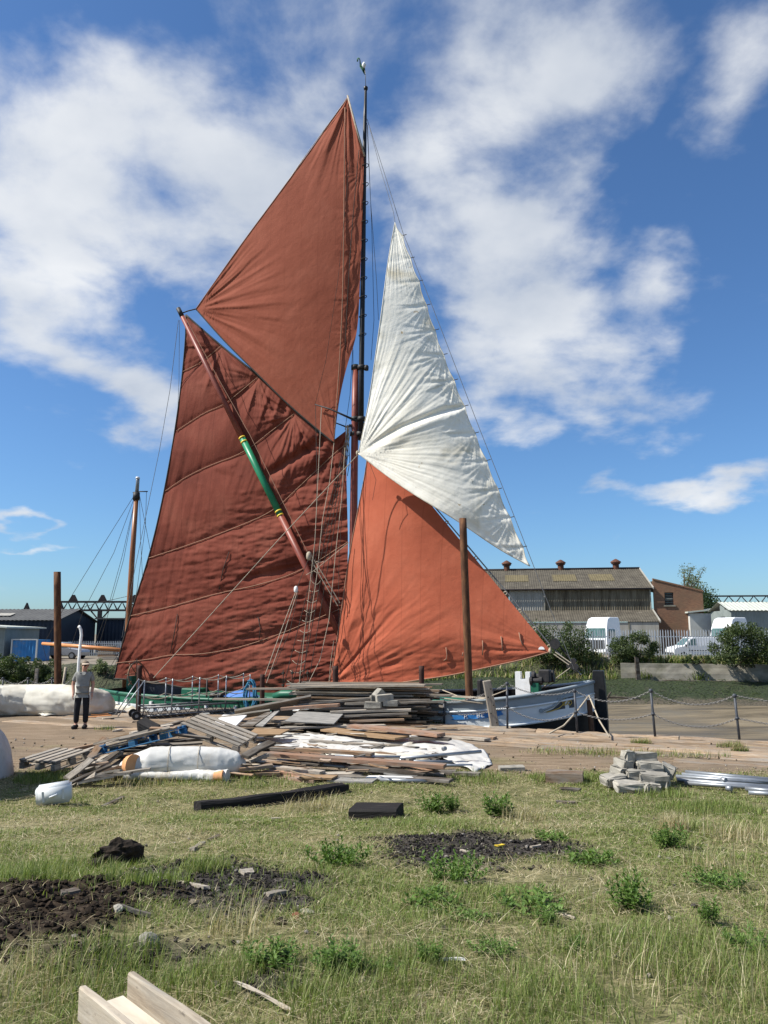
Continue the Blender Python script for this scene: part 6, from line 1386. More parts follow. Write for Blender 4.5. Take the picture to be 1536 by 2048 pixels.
for (a_, b_, wv_, mt_, lb_) in (((215, 1490, .46), (322, 1459, .76), .14, 'wood_pale', 'pale board lying along the top of the blue pallet'), ((190, 1489, .44), (300, 1459, .74), .12, 'wood_grey', 'grey board lying on the blue pallet behind the pale one'), ((240, 1478, .60), (340, 1455, .78), .16, 'wood_grey', 'grey board crossing the high end of the blue pallet'),
        ((262, 1474, .66), (338, 1460, .77), .10, 'wood_dark', 'dark batten lying on the high end of the blue pallet'), ((345, 1466, .62), (420, 1478, .48), .12, 'wood_dark', 'dark board under the leaning grey pallet'), ((300, 1458, .74), (352, 1455, .76), .2, 'wood_brown', 'short brown board between the two pallets of the left heap')):
    gp(*a_, *b_, wv_, .035, mt_, lb_, random.uniform(-.15, .15))
# white bundle
def bundle(pts, radii, mat, name, label, cat, n=28, m=64, amp=.08, seed=0.0, flat=.75, fr=3.0):
    pts = [Vector(p) for p in pts]; kk = np.linspace(0, len(pts) - 1, m); P = []
    for s_ in kk:
        i = min(int(s_), len(pts) - 2); c = pts[i].lerp(pts[i + 1], s_ - i); d = (pts[i + 1] - pts[i]).normalized(); r_ = radii[i] + (radii[i + 1] - radii[i]) * (s_ - i)
        y = Vector((0, 0, 1)).cross(d).normalized(); row = []
        for q in range(n + 1):
            a = 2 * math.pi * q / n; nz = float(fbm(math.cos(a) * 1.2 + seed + s_ * .35 * fr, math.sin(a) * 1.2 + s_ * .9 * fr + seed, 4)); w2 = abs(float(fbm(s_ * fr * 1.4 + a * .8 + seed, a * 2.2 + seed, 3)))
            cre = 1 - min(1, abs(float(fbm(s_ * fr * .9 + a * 1.1 + seed * 3, s_ * fr * .5 - a * .9 + seed, 2))) * 14); cr2 = 1 - min(1, abs(float(fbm(s_ * fr * 1.9 - a * 1.4 + seed, a * 1.7 + seed * 2, 2))) * 11)
            rr = r_ * (1 + amp * 4 * nz - amp * 2.5 * w2 + amp * 1.3 * cre + amp * .8 * cr2); z_ = max(-r_ * flat, math.sin(a) * rr)
            row.append(c + y * ((math.cos(a) * rr) if math.sin(a) > 0 else math.copysign(abs(math.cos(a)) ** .45 * rr * 1.06, math.cos(a))) + Vector((0, 0, z_)))
        P.append(row)
    mb = MB(); mb.grid(P, True)
    for row, s_ in ((P[0], 1), (P[-1], -1)):
        c = sum(row, Vector()) / len(row); mb.add([c] + row, [(0, j + 1, j + 2) if s_ > 0 else (0, j + 2, j + 1) for j in range(len(row) - 1)], True)
    g_ = pts[0].copy(); g_.z = min(p.z for r2 in P for p in r2); o_ = mb.build(name, M[mat], origin=g_); return tag(o_, label, cat)
wb = [G(243, 1532, .2), G(262, 1528, .24), G(300, 1524, .27), G(380, 1522, .27), G(440, 1522, .26), G(474, 1524, .24), G(490, 1525, .22)]
o_ = bundle(wb, [.07, .15, .24, .25, .23, .17, .05], 'plastic_white', 'wrapped_bundle', 'big white plastic wrapped bundle lying against the left heap', 'bundle', 40, 130, .032, 2.0, .95, .9)
for f in (.28, .70):
    mb = MB(); c = wb[2].lerp(wb[4], f); dd = (wb[4] - wb[2]).normalized(); y = Vector((0, 0, 1)).cross(dd).normalized()
    mb.tube([c + y * math.cos(a) * .262 + Vector((0, 0, math.sin(a) * .262)) for a in np.linspace(-.6, 3.7, 20)], .006, 5); mb.build('tie', M['rope'], o_)
bundle([G(250, 1551, .08), G(330, 1552, .08), G(400, 1550, .09), G(455, 1552, .09)], [.08, .06, .09, .10], 'plastic_white', 'plastic_wrapping', 'torn loose white wrapping on the grass under the white bundle', 'wrapping', 16, 60, .12, 6.0, .8, 2.2)
bundle([G(258, 1527, .26), G(268, 1527, .28)], [.13, .15], 'orange_card', 'cardboard_sleeve', 'orange brown cardboard showing at the left end of the white bundle', 'cardboard', 18, 10, .04, 3.0, .9, 1.0)
bundle([G(428, 1552, .10), G(446, 1551, .11)], [.06, .08], 'orange_card', 'cardboard_scrap', 'orange scrap of cardboard in the torn white wrapping', 'cardboard', 12, 8, .08, 3.0, .9, 1.0)
# jerry can
jc = GR(64, 1612); e = empty('jerrycan', jc + Vector((.27, .12, .0)), 'milky white plastic jerrycan lying on its side by the left heap', 'jerrycan')
bm = bmesh.new(); bmesh.ops.create_cube(bm, size=1)
for v in bm.verts: v.co = Vector((v.co.x * .46, v.co.y * .24, v.co.z * .26))
bmesh.ops.bevel(bm, geom=bm.edges[:], offset=.032, segments=3, affect='EDGES'); me = bpy.data.meshes.new('body'); bm.to_mesh(me); bm.free(); me.polygons.foreach_set('use_smooth', [True] * len(me.polygons))
o_ = link_mesh('body', me, M['jerry'], e); o_.location = (0, 0, .15)
mb = MB(); mb.tube([(-.225, .03, .19), (-.25, .03, .195)], .026, 12); q = mb.build('screw_cap', M['jerry']); q.parent = e
mb = MB(); mb.tube([(-.05, -.115, .13), (-.045, -.14, .135), (.045, -.14, .155), (.05, -.115, .16)], .013, 8); q = mb.build('handle', M['jerry']); q.parent = e
for k in (-.13, .13):
    mb = MB(); mb.box((k, -.121, .15), (.03, .004, .14), None, .005); q = mb.build('rib', M['jerry']); q.parent = e
e.rotation_euler = (.05, -.12, .28)
# ---- blocks pile on the right
BG = 'concrete blocks in the small pile'
CB = [((1284, 1514), 13.25, (.47, .21, .15), .06, 'topmost pale block lying level on the small block pile', (0, 0)), ((1298, 1535), 13.05, (.40, .24, .18), -.05, 'large block directly beneath the topmost one', (0, .05)),
      ((1255, 1513), 13.2, (.18, .2, .2), .3, 'small cube like block left of the topmost one', (0, .1)), ((1246, 1532), 13.1, (.24, .26, .22), .5, 'rounded lump of block at the upper left of the pile', (.1, .2)),
      ((1334, 1541), 13.1, (.24, .26, .2), -.4, 'tilted block leaning on the right of the pile', (0, .45)), ((1270, 1551), 12.85, (.30, .24, .17), .0, 'square ended block in the middle left of the pile', (0, 0)),
      ((1306, 1557), 12.75, (.44, .28, .18), -.12, 'broad block with a broken edge at the front of the pile', (.06, .03)), ((1238, 1546), 12.95, (.22, .22, .2), .7, 'broken lump behind the pale left slab', (.2, .1)),
      ((1227, 1559), 12.8, (.36, .26, .15), .25, 'pale slab lying flat at the left foot of the pile', (.1, -.1)), ((1258, 1573), 12.5, (.44, .26, .14), .08, 'long pale slab at the front left foot of the pile', (.12, 0)),
      ((1293, 1577), 12.45, (.15, .2, .15), .3, 'small rough cube at the front foot of the pile', (.1, .1)), ((1310, 1577), 12.45, (.18, .2, .14), -.2, 'small dark block right of the rough cube', (0, .1)), ((1329, 1564), 12.7, (.14, .2, .2), -.5, 'narrow block standing at the right foot of the pile', (0, -.1)),
      ((1283, 1556), 13.2, (.6, .4, .3), .0, 'dark inner block at the heart of the small pile', (0, 0)), ((1268, 1530), 13.35, (.3, .25, .25), .0, 'inner block behind the top of the small pile', (0, 0))]
for (q, Yq, sz, rz_, lb, tl) in CB: block(AT(q[0], q[1], Yq), sz, rz_, 'concrete', lb, BG, tl, bev=.02, rough=.017)
# scaffold tubes lying on the right
for k, (x0, y0, x1, y1, lb) in enumerate(((1371, 1544, 1560, 1561, 'upper back tube'), (1364, 1549, 1570, 1566, 'second tube from the back'), (1352, 1553, 1560, 1568, 'tube with the left end nearest the blocks'), (1354, 1560, 1575, 1577, 'thick tube in the middle'),
                                            (1369, 1566, 1580, 1580, 'tube in front of the thick middle one'), (1490, 1577, 1580, 1585, 'short front tube ending at the grass'), (1497, 1585, 1580, 1590, 'shortest front tube'))):
    zt_ = .05 + .055 * (k in (0, 1)) + .03 * (k == 2)
    pipe(G(x0, y0, zt_), G(x1, y1, zt_), .034 + .004 * (k == 3), lb + ' in the grey bundle at the right edge', 'grey tubes beside the block pile', coup=.55 if k in (0, 3) else None)
M['wood_block'] = wood('old_brown_timber', (.045, .029, .018), (.115, .074, .044), (.21, .145, .09), .1)
# timber baulks on the grass
q0 = GR(1098, 1568); q1 = GR(1173, 1571)
o_ = oriented(beam_local((q1 - q0).length, .30, .20, .008), 'timber_block', M['wood_block'], q0 + Vector((0, .2, .18)), frame_from(q1 - q0)); tag(o_, 'weathered brown timber block lying on the grass left of the block pile', 'timber')
q0 = GR(391, 1627); q1 = GR(690, 1586); dq = q1 - q0
o_ = oriented(beam_local(dq.length, .20, .17, .024, 40), 'charred_beam', M['charred'], q0 + Vector((0, .1, .12)), frame_from(dq)); tag(o_, 'long charred black beam lying on the grass', 'beam')
q0 = GR(704, 1640); q1 = GR(800, 1641)
o_ = oriented(beam_local((q1 - q0).length, .42, .18, .01, 10), 'charred_block', M['charred'], q0 + Vector((0, .22, .13)), frame_from(q1 - q0, roll=.04)); tag(o_, 'short charred black block lying right of the long beam', 'beam')
q0 = GR(1000, 1543); o_ = oriented(beam_local(.45, .2, .1, .012, 6), 'rubble_slab', M['concrete'], q0 + Vector((0, .1, .08)), rotz(.05)); tag(o_, 'flat pale slab at the right end of the white sheet', 'slab')
# trough of boards in the foreground
zt_g = .83
_a = G(263, 1938, zt_g + .15); _b = G(425, 2050, zt_g + .15); _c = G(166, 1966, zt_g + .15)
tx = (_b - _a).normalized(); ty = Vector((0, 0, 1)).cross(tx); tW = (_a - _c).dot(ty); tA = (_a + _c) / 2; tA.z = ground_at(tA.x, tA.y) + .01; tR = (_a - tA).dot(tx); tL = (_c - tA).dot(tx)
te = empty('wooden_trough', tA, 'open wooden trough of pale plywood and two side planks in the near grass', 'trough')
Mx = Matrix((tx, ty, Vector((0, 0, 1)))).transposed(); te.rotation_euler = (Mx @ Matrix.Rotation(.0, 3, 'Y')).to_euler()
def tpart(nm, x0, x1, y, z, sy, sz, mat, seg=12, rgh=.004):
    mb = MB(); rows = []; so_ = random.random() * 50
    for i in range(seg + 1):
        x_ = x0 + (x1 - x0) * i / seg; e_ = lambda j: (float(vnoise(x_ * 3 + so_, j * 2.1 + so_)) - .5) * 2 * rgh
        rows.append([(x_, y - sy / 2 + e_(0), z - sz / 2), (x_, y - sy / 2 + e_(1), z + sz / 2 - .006 + e_(2)), (x_, y - sy / 2 + .006, z + sz / 2 + e_(3)), (x_, y + sy / 2 - .006, z + sz / 2 + e_(4)), (x_, y + sy / 2 + e_(5), z + sz / 2 - .006), (x_, y + sy / 2, z - sz / 2)])
    mb.grid(rows, False); mb.f += [tuple(range(6))[::-1], tuple(range(seg * 6, seg * 6 + 6))]; mb.sm += [False] * 2; mb.mi += [0] * 2
    mb.add([rows[0][0], rows[0][5], rows[-1][5], rows[-1][0]], [(0, 1, 2, 3)])
    q = mb.build(nm, M[mat]); q.parent = te; return q
hw_ = tW / 2
tpart('base_panel', max(tL, tR) - .02, .46, 0, .045, tW - .036, .018, 'ply', 8, .001); tpart('base_panel', .464, 1.5, 0, .045, tW - .036, .018, 'ply', 8, .001)
tpart('side_plank', tL, 1.5, -hw_, .085, .034, .13, 'wood_pale'); tpart('side_plank', tR, 1.5, hw_, .085, .034, .13, 'wood_pale')
tpart('bearer', .05, .5, -hw_ - .10, .0, .09, .06, 'wood_grey', 4)
# ---- big covered load at the left edge
hp = GR(-20, 1556); hc = Vector((-8.5, 12.8, 0))
he = empty('covered_load', hc, 'large load under a pale grey tarpaulin cut off by the left edge', 'covered load')
P = []
for gxv in np.linspace(-10.6, -6.55, 70):
    row = []
    for gyv in np.linspace(11.2, 14.3, 60):
        wb_ = .10 * float(fbm(gxv * 1.3, gyv * 1.3, 3)); e_ = min(gxv + 10.6, -6.55 - gxv, gyv - 11.2, 14.3 - gyv); k = min(1, max(0, e_) / .34); edge_ = math.sqrt(max(0, 1 - (1 - k) ** 2))
        hi_ = float((1 - sstep(-7.5, -7.0, gxv)) * (1 - sstep(13.3, 13.9, gyv))); z_ = edge_ * (.80 + .22 * float(1 - sstep(-7.2, -6.6, gxv)) + 1.35 * hi_)
        cre_ = 1 - min(1, abs(float(fbm(gxv * 1.6 + gyv * .8, gyv * 1.1 - z_ * .7, 3))) * 9)
        px_ = gxv + wb_ + (.10 * float(fbm(gyv * 2.5, z_ * 1.2, 3)) + .05 * math.sin(gyv * 6 + z_ * 2)) * (1 if gxv > -7 else 0)
        row.append(Vector((px_, gyv + wb_, max(0, z_ + edge_ * (.12 * float(fbm(gxv * 2.2, gyv * 2.2, 4)) + .05 * cre_)))))
    P.append(row)
M['tarp_grey'] = nmat('pale_grey_tarpaulin', [(.3, (.40, .39, .37)), (.7, (.56, .55, .53))], 3, .6, .4, .015, dirt=(2.2, .55, .8, (.28, .27, .25)))
mb = MB(); mb.grid(P, True); mb.build('tarpaulin', M['tarp_grey'], he)
mb = MB(); mb.box(hc + Vector((0, -.3, .3)), (2.6, 2.6, .6), None, .05); mb.build('load', M['wood_dark'], he)

# ------------------------------------------------------------------ piles, bollards, rails
def pile(pt, pb, Y, dia, mat, label, name='mooring_pile', zbot=None, group=None):
    t_ = AT(*pt, Y); b_ = AT(*pb, Y)
    if zbot is not None: b_ = t_ + (b_ - t_) * ((zbot - t_.z) / (b_.z - t_.z))
    n = 14; mb = MB(); mb.tube([b_.lerp(t_, k / n) for k in range(n + 1)], [dia / 2 * (1 + random.uniform(-.012, .012)) for _ in range(n + 1)], 24)
    q = t_ + Vector((0, 0, .004)); mb.tube([t_, q], [dia / 2 * 1.0, dia / 2 * .9], 24)
    o_ = mb.build(name, M[mat], origin=b_); return tag(o_, label, 'pile', group)
pile((925.5, 1037), (941, 1455), 21.15, .205, 'rust', 'tall slender rusty pile standing in front of the orange foresail')
pile((114.5, 1144), (116, 1372), 27.8, .245, 'rust', 'tall dark rusty pile standing at the left behind the white covered roll', zbot=-2.5)
pile((279.5, 1331), (276, 1432), 24.2, .15, 'rust_dark', 'short rusty bollard pile beside the wheels of the gangway', 'bollard', 0)
pile((525, 1349), (524, 1430), 22.6, .14, 'rust_dark', 'short rusty bollard pile left of the board stack', 'bollard', 0)
pile((671, 1332), (671, 1430), 22.2, .165, 'rust_dark', 'short rusty bollard pile at the left corner of the orange foresail', 'bollard', 0)
pile((843, 1332), (844, 1455), 21.5, .145, 'rust_dark', 'short rusty bollard pile at the right end of the board stack', 'bollard', 0)
b_ = AT(990, 1455, 20.1); t_ = AT(974, 1365, 20.1); tp_ = empty('timber_post', Vector((b_.x, b_.y, 0)), 'grey squared timber post with bolt heads leaning before the bow', 'post')
Mx = frame_from(t_ - b_, Vector((0, 1, 0))); c_ = (b_ + t_) / 2; Lp = (t_ - b_).length
mb = MB(); mb.box((0, 0, 0), (Lp + .1, .2, .21), None, .012); o_ = oriented(mb, 'post_shaft', M['wood_grey'], c_, Mx, tp_)
for k, f in enumerate((.12, .32, .5, .68, .86)):
    q = b_.lerp(t_, f) + Vector((-.05 if k % 2 else .05, -.11, 0)); mb = MB(); mb.tube([q, q - Vector((0, .02, 0))], .018, 8); mb.build('bolt', M['black_iron'], tp_)
mb = MB(); mb.box((b_.x + .12, b_.y - .05, .07), (.55, .3, .14), rotz(-.1), .02); mb.build('foot_block', M['wood_pale'], tp_)
def stanchion(pt, pb, label, z0=0.0):
    b_ = G(*pb, z0); t_ = AT(*pt, b_.y); e = empty('stanchion', b_, label, 'stanchion', 'chain rail stanchions on the wharf edge')
    mb = MB(); mb.tube([b_, t_], .028, 10); mb.build('shaft', M['stanchion'], e)
    mb = MB(); mb.tube([t_ - Vector((0, 0, .045)), t_ - Vector((0, 0, .03)), t_ + Vector((0, 0, .02)), t_ + Vector((0, 0, .04))], [.03, .045, .045, .02], 10); mb.build('cap', M['stanchion'], e)
    m_ = b_.lerp(t_, .53); mb = MB(); mb.tube([m_ - Vector((0, 0, .03)), m_ + Vector((0, 0, .03))], .042, 10); mb.build('collar', M['stanchion'], e)
    mb = MB(); mb.tube([b_ + Vector((0, 0, -.03)), b_ + Vector((0, 0, .03))], .07, 12, smooth=False); mb.build('foot', M['stanchion'], e)
    return t_, m_
st = [stanchion((888, 1403), (888.5, 1453), 'thin dark rail stanchion between the board stack and the tall right pile'), stanchion((1014, 1367), (1015, 1466), 'dark rail stanchion just right of the grey timber post'), stanchion((1149, 1381), (1155, 1472), 'dark rail stanchion in front of the black stem'),
      stanchion((1301.5, 1381), (1311, 1481), 'dark rail stanchion right of the bow'), stanchion((1469, 1391), (1480, 1488), 'dark rail stanchion nearest the right edge')]
e5 = Vector((12.0, float(yedge(12.0)) - .1, 0)); st.append((e5 + Vector((0, 0, 1.05)), e5 + Vector((0, 0, .55))))
lkm = MB(); lkm.tube([(math.cos(a) * .034, math.sin(a) * .019, 0) for a in np.linspace(0, 6.2832, 9)], .006, 4, cap=False); lo_ = lkm.build('link', M['chain']); link_me = lo_.data; bpy.data.objects.remove(lo_)
lv = np.array([v.co[:] for v in link_me.vertices]); lf = np.array([p.vertices[:] for p in link_me.polygons])
def chain(a, b_, sag, label, group='chains of the wharf edge rail', r_=1.0, name='chain'):
    n = max(6, int(((b_ - a).length + sag * .5) / (.05 * r_))); V = []; Fq_ = []
    pts = [a.lerp(b_, k / n) - Vector((0, 0, sag * 4 * (k / n) * (1 - k / n))) for k in range(n + 1)]
    for k in range(n):
        c = (pts[k] + pts[k + 1]) / 2; Mx = frame_from(pts[k + 1] - pts[k], roll=(math.pi / 2) * (k % 2) + .4); A = np.array(Mx)
        V.append(lv * r_ @ A.T + np.array(c)); Fq_.append(lf + k * len(lv))
    o_ = np_mesh(name, np.concatenate(V), np.concatenate(Fq_), M['chain'], 4, True, origin=tuple(a)); return tag(o_, label, 'chain', group)
nm = ['left of the grey timber post', 'along the pale bow', 'from the stem to the mud', 'in the middle of the mud', 'at the right edge']
for k in range(5):
    chain(st[k][0], st[k + 1][0], [.12, .18, .26, .26, .2][k], 'upper rail chain hanging ' + nm[k]); chain(st[k][1], st[k + 1][1], [.1, .26, .16, .24, .2][k], 'lower rail chain hanging ' + nm[k])
def rope_thing(pts, r_, mat, label, name='mooring_rope', cat='rope', n=6):
    mb = MB(); mb.tube(pts, r_, n); return tag(mb.build(name, M[mat], origin=Vector(pts[0])), label, cat)
a = G(1098, 1467, .12); b_ = AT(1178, 1391, 19.6); rope_thing([a, a.lerp(b_, .35) + Vector((0, 0, -.14)), a.lerp(b_, .7) + Vector((0, 0, -.10)), b_], .02, 'rope', 'pale rope rising from the wharf edge to the stem')
rope_thing([b_, AT(1198, 1440, 19.0), G(1219, 1474, .12)], .02, 'rope', 'pale rope running from the stem down to the right')
rope_thing([AT(795, 1386, 21.4), AT(880, 1396, 21.0), AT(966, 1407, 20.2)], .018, 'rope', 'mooring rope stretched level across the tall right pile')
rope_thing([AT(885, 1380, 21.9), AT(915, 1392, 21.6), AT(966, 1398, 20.2), AT(1014, 1380, 19.7)], .014, 'rope', 'thin mooring rope above the level one')
p0 = AT(1187, 1470, 21.5); p0.z = -2.2; p1 = AT(1178, 1400, 21.6); mb = MB(); mb.tube([p0, p0.lerp(p1, .5) + Vector((.03, 0, 0)), p1], [.085, .08, .07], 10)
tag(mb.build('mooring_post', M['rust'], origin=p0), 'rusty leaning post standing in the mud behind the stem', 'post')
# left chain rail
lp = []
for px_ in (-45, 6, 56, 104):
    b_ = AT(px_, 1380, 30.0); b_.z = 0; t_ = AT(px_, 1357, 30.0); e = empty('stanchion', b_, ['outermost short rail stanchion beyond the left edge', 'short dark rail stanchion at the left edge behind the white roll', 'short dark rail stanchion left of the tall left pile', 'short dark rail stanchion beside the tall left pile'][len(lp)], 'stanchion', 'chain rail stanchions behind the white roll')
    mb = MB(); mb.tube([b_, t_], .03, 8); mb.build('shaft', M['stanchion'], e); mb = MB(); mb.tube([t_ - Vector((0, 0, .03)), t_ + Vector((0, 0, .04))], .045, 8); mb.build('cap', M['stanchion'], e); lp.append(t_)
lp.append(AT(140, 1362, 29.5))
for k in range(4): chain(lp[k], lp[k + 1], .2, 'rail chain ' + ['beyond the left edge', 'behind the left end of the white roll', 'behind the middle of the white roll', 'right of the tall left pile'][k], 'chains behind the white roll', 1.3)
p = AT(72, 1366, 30.3); mb = MB(); mb.box((p.x, p.y, .5), (.1, .1, 1.0), None, .01); mb.box((p.x, p.y, 1.06), (.11, .11, .12)); tag(mb.build('marker_post', M['wood_grey'], origin=(p.x, p.y, 0)), 'short grey marker post with a pale top behind the white roll', 'post')
p = AT(126, 1372, 28.6); mb = MB(); mb.tube([(p.x - .05, p.y, 0), (p.x + .06, p.y, 1.25)], .05, 8); tag(mb.build('wooden_stake', M['wood_pale'], origin=(p.x, p.y, 0)), 'pale wooden stake leaning beside the tall left pile', 'stake')
# white bent pole
pw = [AT(152, 1395, 25.6), AT(156, 1350, 25.6), AT(159.5, 1300, 25.6), AT(163, 1270, 25.6), AT(162, 1260, 25.6), AT(159.5, 1254.5, 25.6), AT(157, 1252.5, 25.6)]; pw[0] = Vector((pw[0].x - .03, pw[0].y, 0)) if pw[0].z > 0 else pw[0]
mb = MB(); mb.tube(pw, [.048] * 7, 10); tag(mb.build('bent_pole', M['white'], origin=(pw[0].x, pw[0].y, 0)), 'white pole with a hooked top standing behind the person', 'pole')
# gangway
ga = G(278, 1431, .10); gb = AT(492, 1415, 24.3); gd = gb - ga; gdn = gd.normalized(); gs_ = Vector((0, 0, 1)).cross(Vector((gdn.x, gdn.y, 0)).normalized()); gw = .38
g_ = empty('gangway', Vector((ga.x, ga.y, 0)), 'grey metal gangway with rope handrails on small wheels beside the barge', 'gangway')
for s_ in (-.5, .5):
    o1 = ga + gs_ * gw * s_ * 2; o2 = gb + gs_ * gw * s_ * 2
    mb = MB(); mb.tube([o1, o2], .03, 6); mb.tube([o1 + Vector((0, 0, .24)), o2 + Vector((0, 0, .2))], .03, 6)
    n = 12
    for k in range(n): mb.tube([o1.lerp(o2, k / n), o1.lerp(o2, (k + .5) / n) + Vector((0, 0, .22)), o1.lerp(o2, (k + 1) / n)], .014, 5)
    mb.build('truss_side', M['wire'], g_)
n = 16
for k in range(n):
    c = ga.lerp(gb, (k + .5) / n) + Vector((0, 0, .03)); mb = MB(); mb.box(c, ((gb - ga).length / n - .03, gw * 1.9, .03), frame_from(gd)); mb.build('tread', M['wood_dark'], g_)
for s_ in (-.55, .55):
    c = ga + gs_ * gw * 2 * s_ - gdn * .12; c.z = .13; mb = MB(); mb.tube([c - gs_ * .035, c + gs_ * .035], .13, 18, smooth=False); w_ = mb.build('wheel', M['rubber'], g_)
    mb = MB(); mb.tube([c - gs_ * .045, c + gs_ * .045], .05, 10, smooth=False); mb.build('hub', M['steel'], w_)
tops = {-.5: [], .5: []}
for s_, fr_, hh in ((-.5, (.02, .27, .52, .77, 1.0), 1.02), (.5, (.0, .25, .5, .75, 1.0), 1.02)):
    for f in fr_:
        b_ = ga.lerp(gb, f) + gs_ * gw * s_ * 2; t_ = b_ + Vector((0, 0, hh)) + gs_ * (.03 * (1 if s_ > 0 else -1)); mb = MB(); mb.tube([b_, t_], .019, 7); mb.build('handrail_post', M['steel'], g_); tops[s_].append((b_, t_))
    if True:
        t0 = tops[s_][0]; mb = MB(); mb.tube([t0[1], ga + gs_ * gw * s_ * 2 - gdn * .62 + Vector((0, 0, .05))], .017, 6); mb.build('brace', M['steel'], g_)
for s_ in (-.5, .5):
    for hfrac in (.98, .55):
        for k in range(4):
            (b0, t0), (b1, t1) = tops[s_][k], tops[s_][k + 1]; a = b0.lerp(t0, hfrac); b_ = b1.lerp(t1, hfrac); mb = MB(); mb.tube([a.lerp(b_, q / 8) - Vector((0, 0, .09 * 4 * (q / 8) * (1 - q / 8))) for q in range(9)], .013, 5, cap=False); mb.build('hand_rope', M['rope'], g_)
a = G(412, 1428, .0); mb = MB(); mb.tube([a, a + Vector((0, 0, 1.05))], .026, 8); mb.tube([a, a + Vector((0, 0, .02))], .08, 10); tag(mb.build('thin_post', M['black_iron'], origin=a), 'thin black post standing beside the gangway', 'post')
# blue coil hung at the rail and coil of blue rope on the ground
def coil(c, n, rx, ry, rz, r_, mat, label, name='rope_coil', loops=14):
    mb = MB()
    for k in range(loops):
        pts = []; ax_, ay_ = rx * random.uniform(.5, 1), ry * random.uniform(.5, 1); ox, oy = random.uniform(-.3, .3) * rx, random.uniform(-.3, .3) * ry; ph = random.random() * 6; z0_ = random.uniform(.03, rz)
        for q in range(22):
            a = 2 * math.pi * q / 21; pts.append(c + Vector((ox + math.cos(a) * ax_ * (1 + .2 * math.sin(3 * a + ph)), oy + math.sin(a) * ay_ * (1 + .2 * math.cos(2 * a + ph)), z0_ * (1 - .5 * abs(math.cos(a))) + .04 * math.sin(4 * a + ph) + .02)))
        mb.tube(pts, r_, 6, cap=False)
    return tag(mb.build(name, M[mat], origin=c), label, 'rope')
coil(G(198, 1416, 0.02), 0, .70, .38, .32, .022, 'rope_blue', 'tangled heap of blue rope on the wharf right of the person', loops=20)
c = ON(501, 1385, -2.75); mb = MB()
for k in range(9):
    w_ = random.uniform(.10, .22); h_ = random.uniform(.35, .5); mb.tube([c + U * (math.cos(a) * w_ + random.uniform(-.01, .01)) + N * random.uniform(-.06, .06) + Vector((0, 0, math.sin(a) * h_ - .1)) for a in np.linspace(0, 6.2832, 17)], .02, 6, cap=False)
tag(mb.build('hanging_coil', M['rope_blue'], origin=c), 'bundle of blue rope hanging on the barge rail left of the short bollard', 'rope')
# long white covered roll at the left
wr = [G(-150, 1408, .42), G(-70, 1405, .44), G(0, 1401, .44), G(60, 1399, .45), G(120, 1400, .45), G(170, 1402, .43), G(205, 1405, .36), G(222, 1408, .28)]
o_ = bundle(wr, [.40, .43, .45, .46, .47, .46, .38, .16], 'tarp_cream', 'covered_roll', 'long cream canvas covered roll lying across the wharf behind the person', 'roll', 48, 220, .042, 1.0, .95, .85)
for (xa, ya, xb, yb_) in ((36, 1424, 71, 1358), (58, 1408, 80, 1374)):
    mb = MB(); a = AT(xa, ya, 25.0); b_ = AT(xb, yb_, 25.9); mb.tube([a, a.lerp(b_, .5) + Vector((0, -.12, .02)), b_], .018, 6); mb.build('lashing', M['rope_dark'], o_)
cloth([[(140, 1407), (175, 1404), (210, 1404), (245, 1410)], [(128, 1424), (170, 1428), (220, 1428), (300, 1424)], [(140, 1407), (128, 1424)], [(245, 1410), (300, 1424)]], lambda u_, v_: .04 + .12 * (1 - v_), 'tarp_cream', 'crumpled cream canvas spread on the ground around the blue rope', 'canvas', 'canvas', 60, 26, .16, 2.0, 3.0)
cloth([[(0, 1420), (60, 1419), (110, 1419), (150, 1421)], [(0, 1427), (60, 1426), (90, 1432), (150, 1426)], [(0, 1420), (0, 1427)], [(150, 1421), (150, 1426)]], lambda u_, v_: .05, 'tarp_cream', 'loose hem of canvas at the foot of the long covered roll', 'canvas', 'canvas', 60, 10, .12, 2.2, 6.0)
gp(176, 1434, .04, 222, 1432, .04, .18, .04, 'boom_orange', 'orange board lying flat on the ground beside the person'); gp(183, 1429, .07, 216, 1428, .07, .12, .03, 'boom_orange', 'thin orange board behind the flat orange board')
gp(205, 1438, .03, 270, 1433, .03, .1, .03, 'wood_pale', 'pale strip of wood on the ground left of the gangway wheels')
gp(225, 1461, .03, 245, 1460, .03, .14, .04, 'wood_pale', 'small pale offcut lying before the left heap')
# ------------------------------------------------------------------ person
pf = G(161, 1457); pe_ = empty('person', pf, 'person in a grey polo shirt and a pale peaked cap standing on the wharf', 'person')
def skin(name, verts, edges, rad, mat, parent, sub=2, root=0):
    me = bpy.data.meshes.new(name); me.from_pydata([tuple(v) for v in verts], edges, []); o_ = bpy.data.objects.new(name, me); COL.objects.link(o_)
    o_.modifiers.new('skin', 'SKIN'); sv = me.skin_vertices[0].data
    for i, r_ in enumerate(rad): sv[i].radius = (r_, r_) if not isinstance(r_, tuple) else r_; sv[i].use_root = (i == root)
    sb = o_.modifiers.new('sub', 'SUBSURF'); sb.levels = sub; sb.render_levels = sub
    dg = bpy.context.evaluated_depsgraph_get(); m2 = bpy.data.meshes.new_from_object(o_.evaluated_get(dg)); bpy.data.objects.remove(o_)
    m2.name = name; m2.materials.clear(); m2.materials.append(M[mat]); m2.polygons.foreach_set('use_smooth', [True] * len(m2.polygons))
    q = bpy.data.objects.new(name, m2); COL.objects.link(q); q.parent = parent; ORG[q.name] = ORG[parent.name].copy(); return q
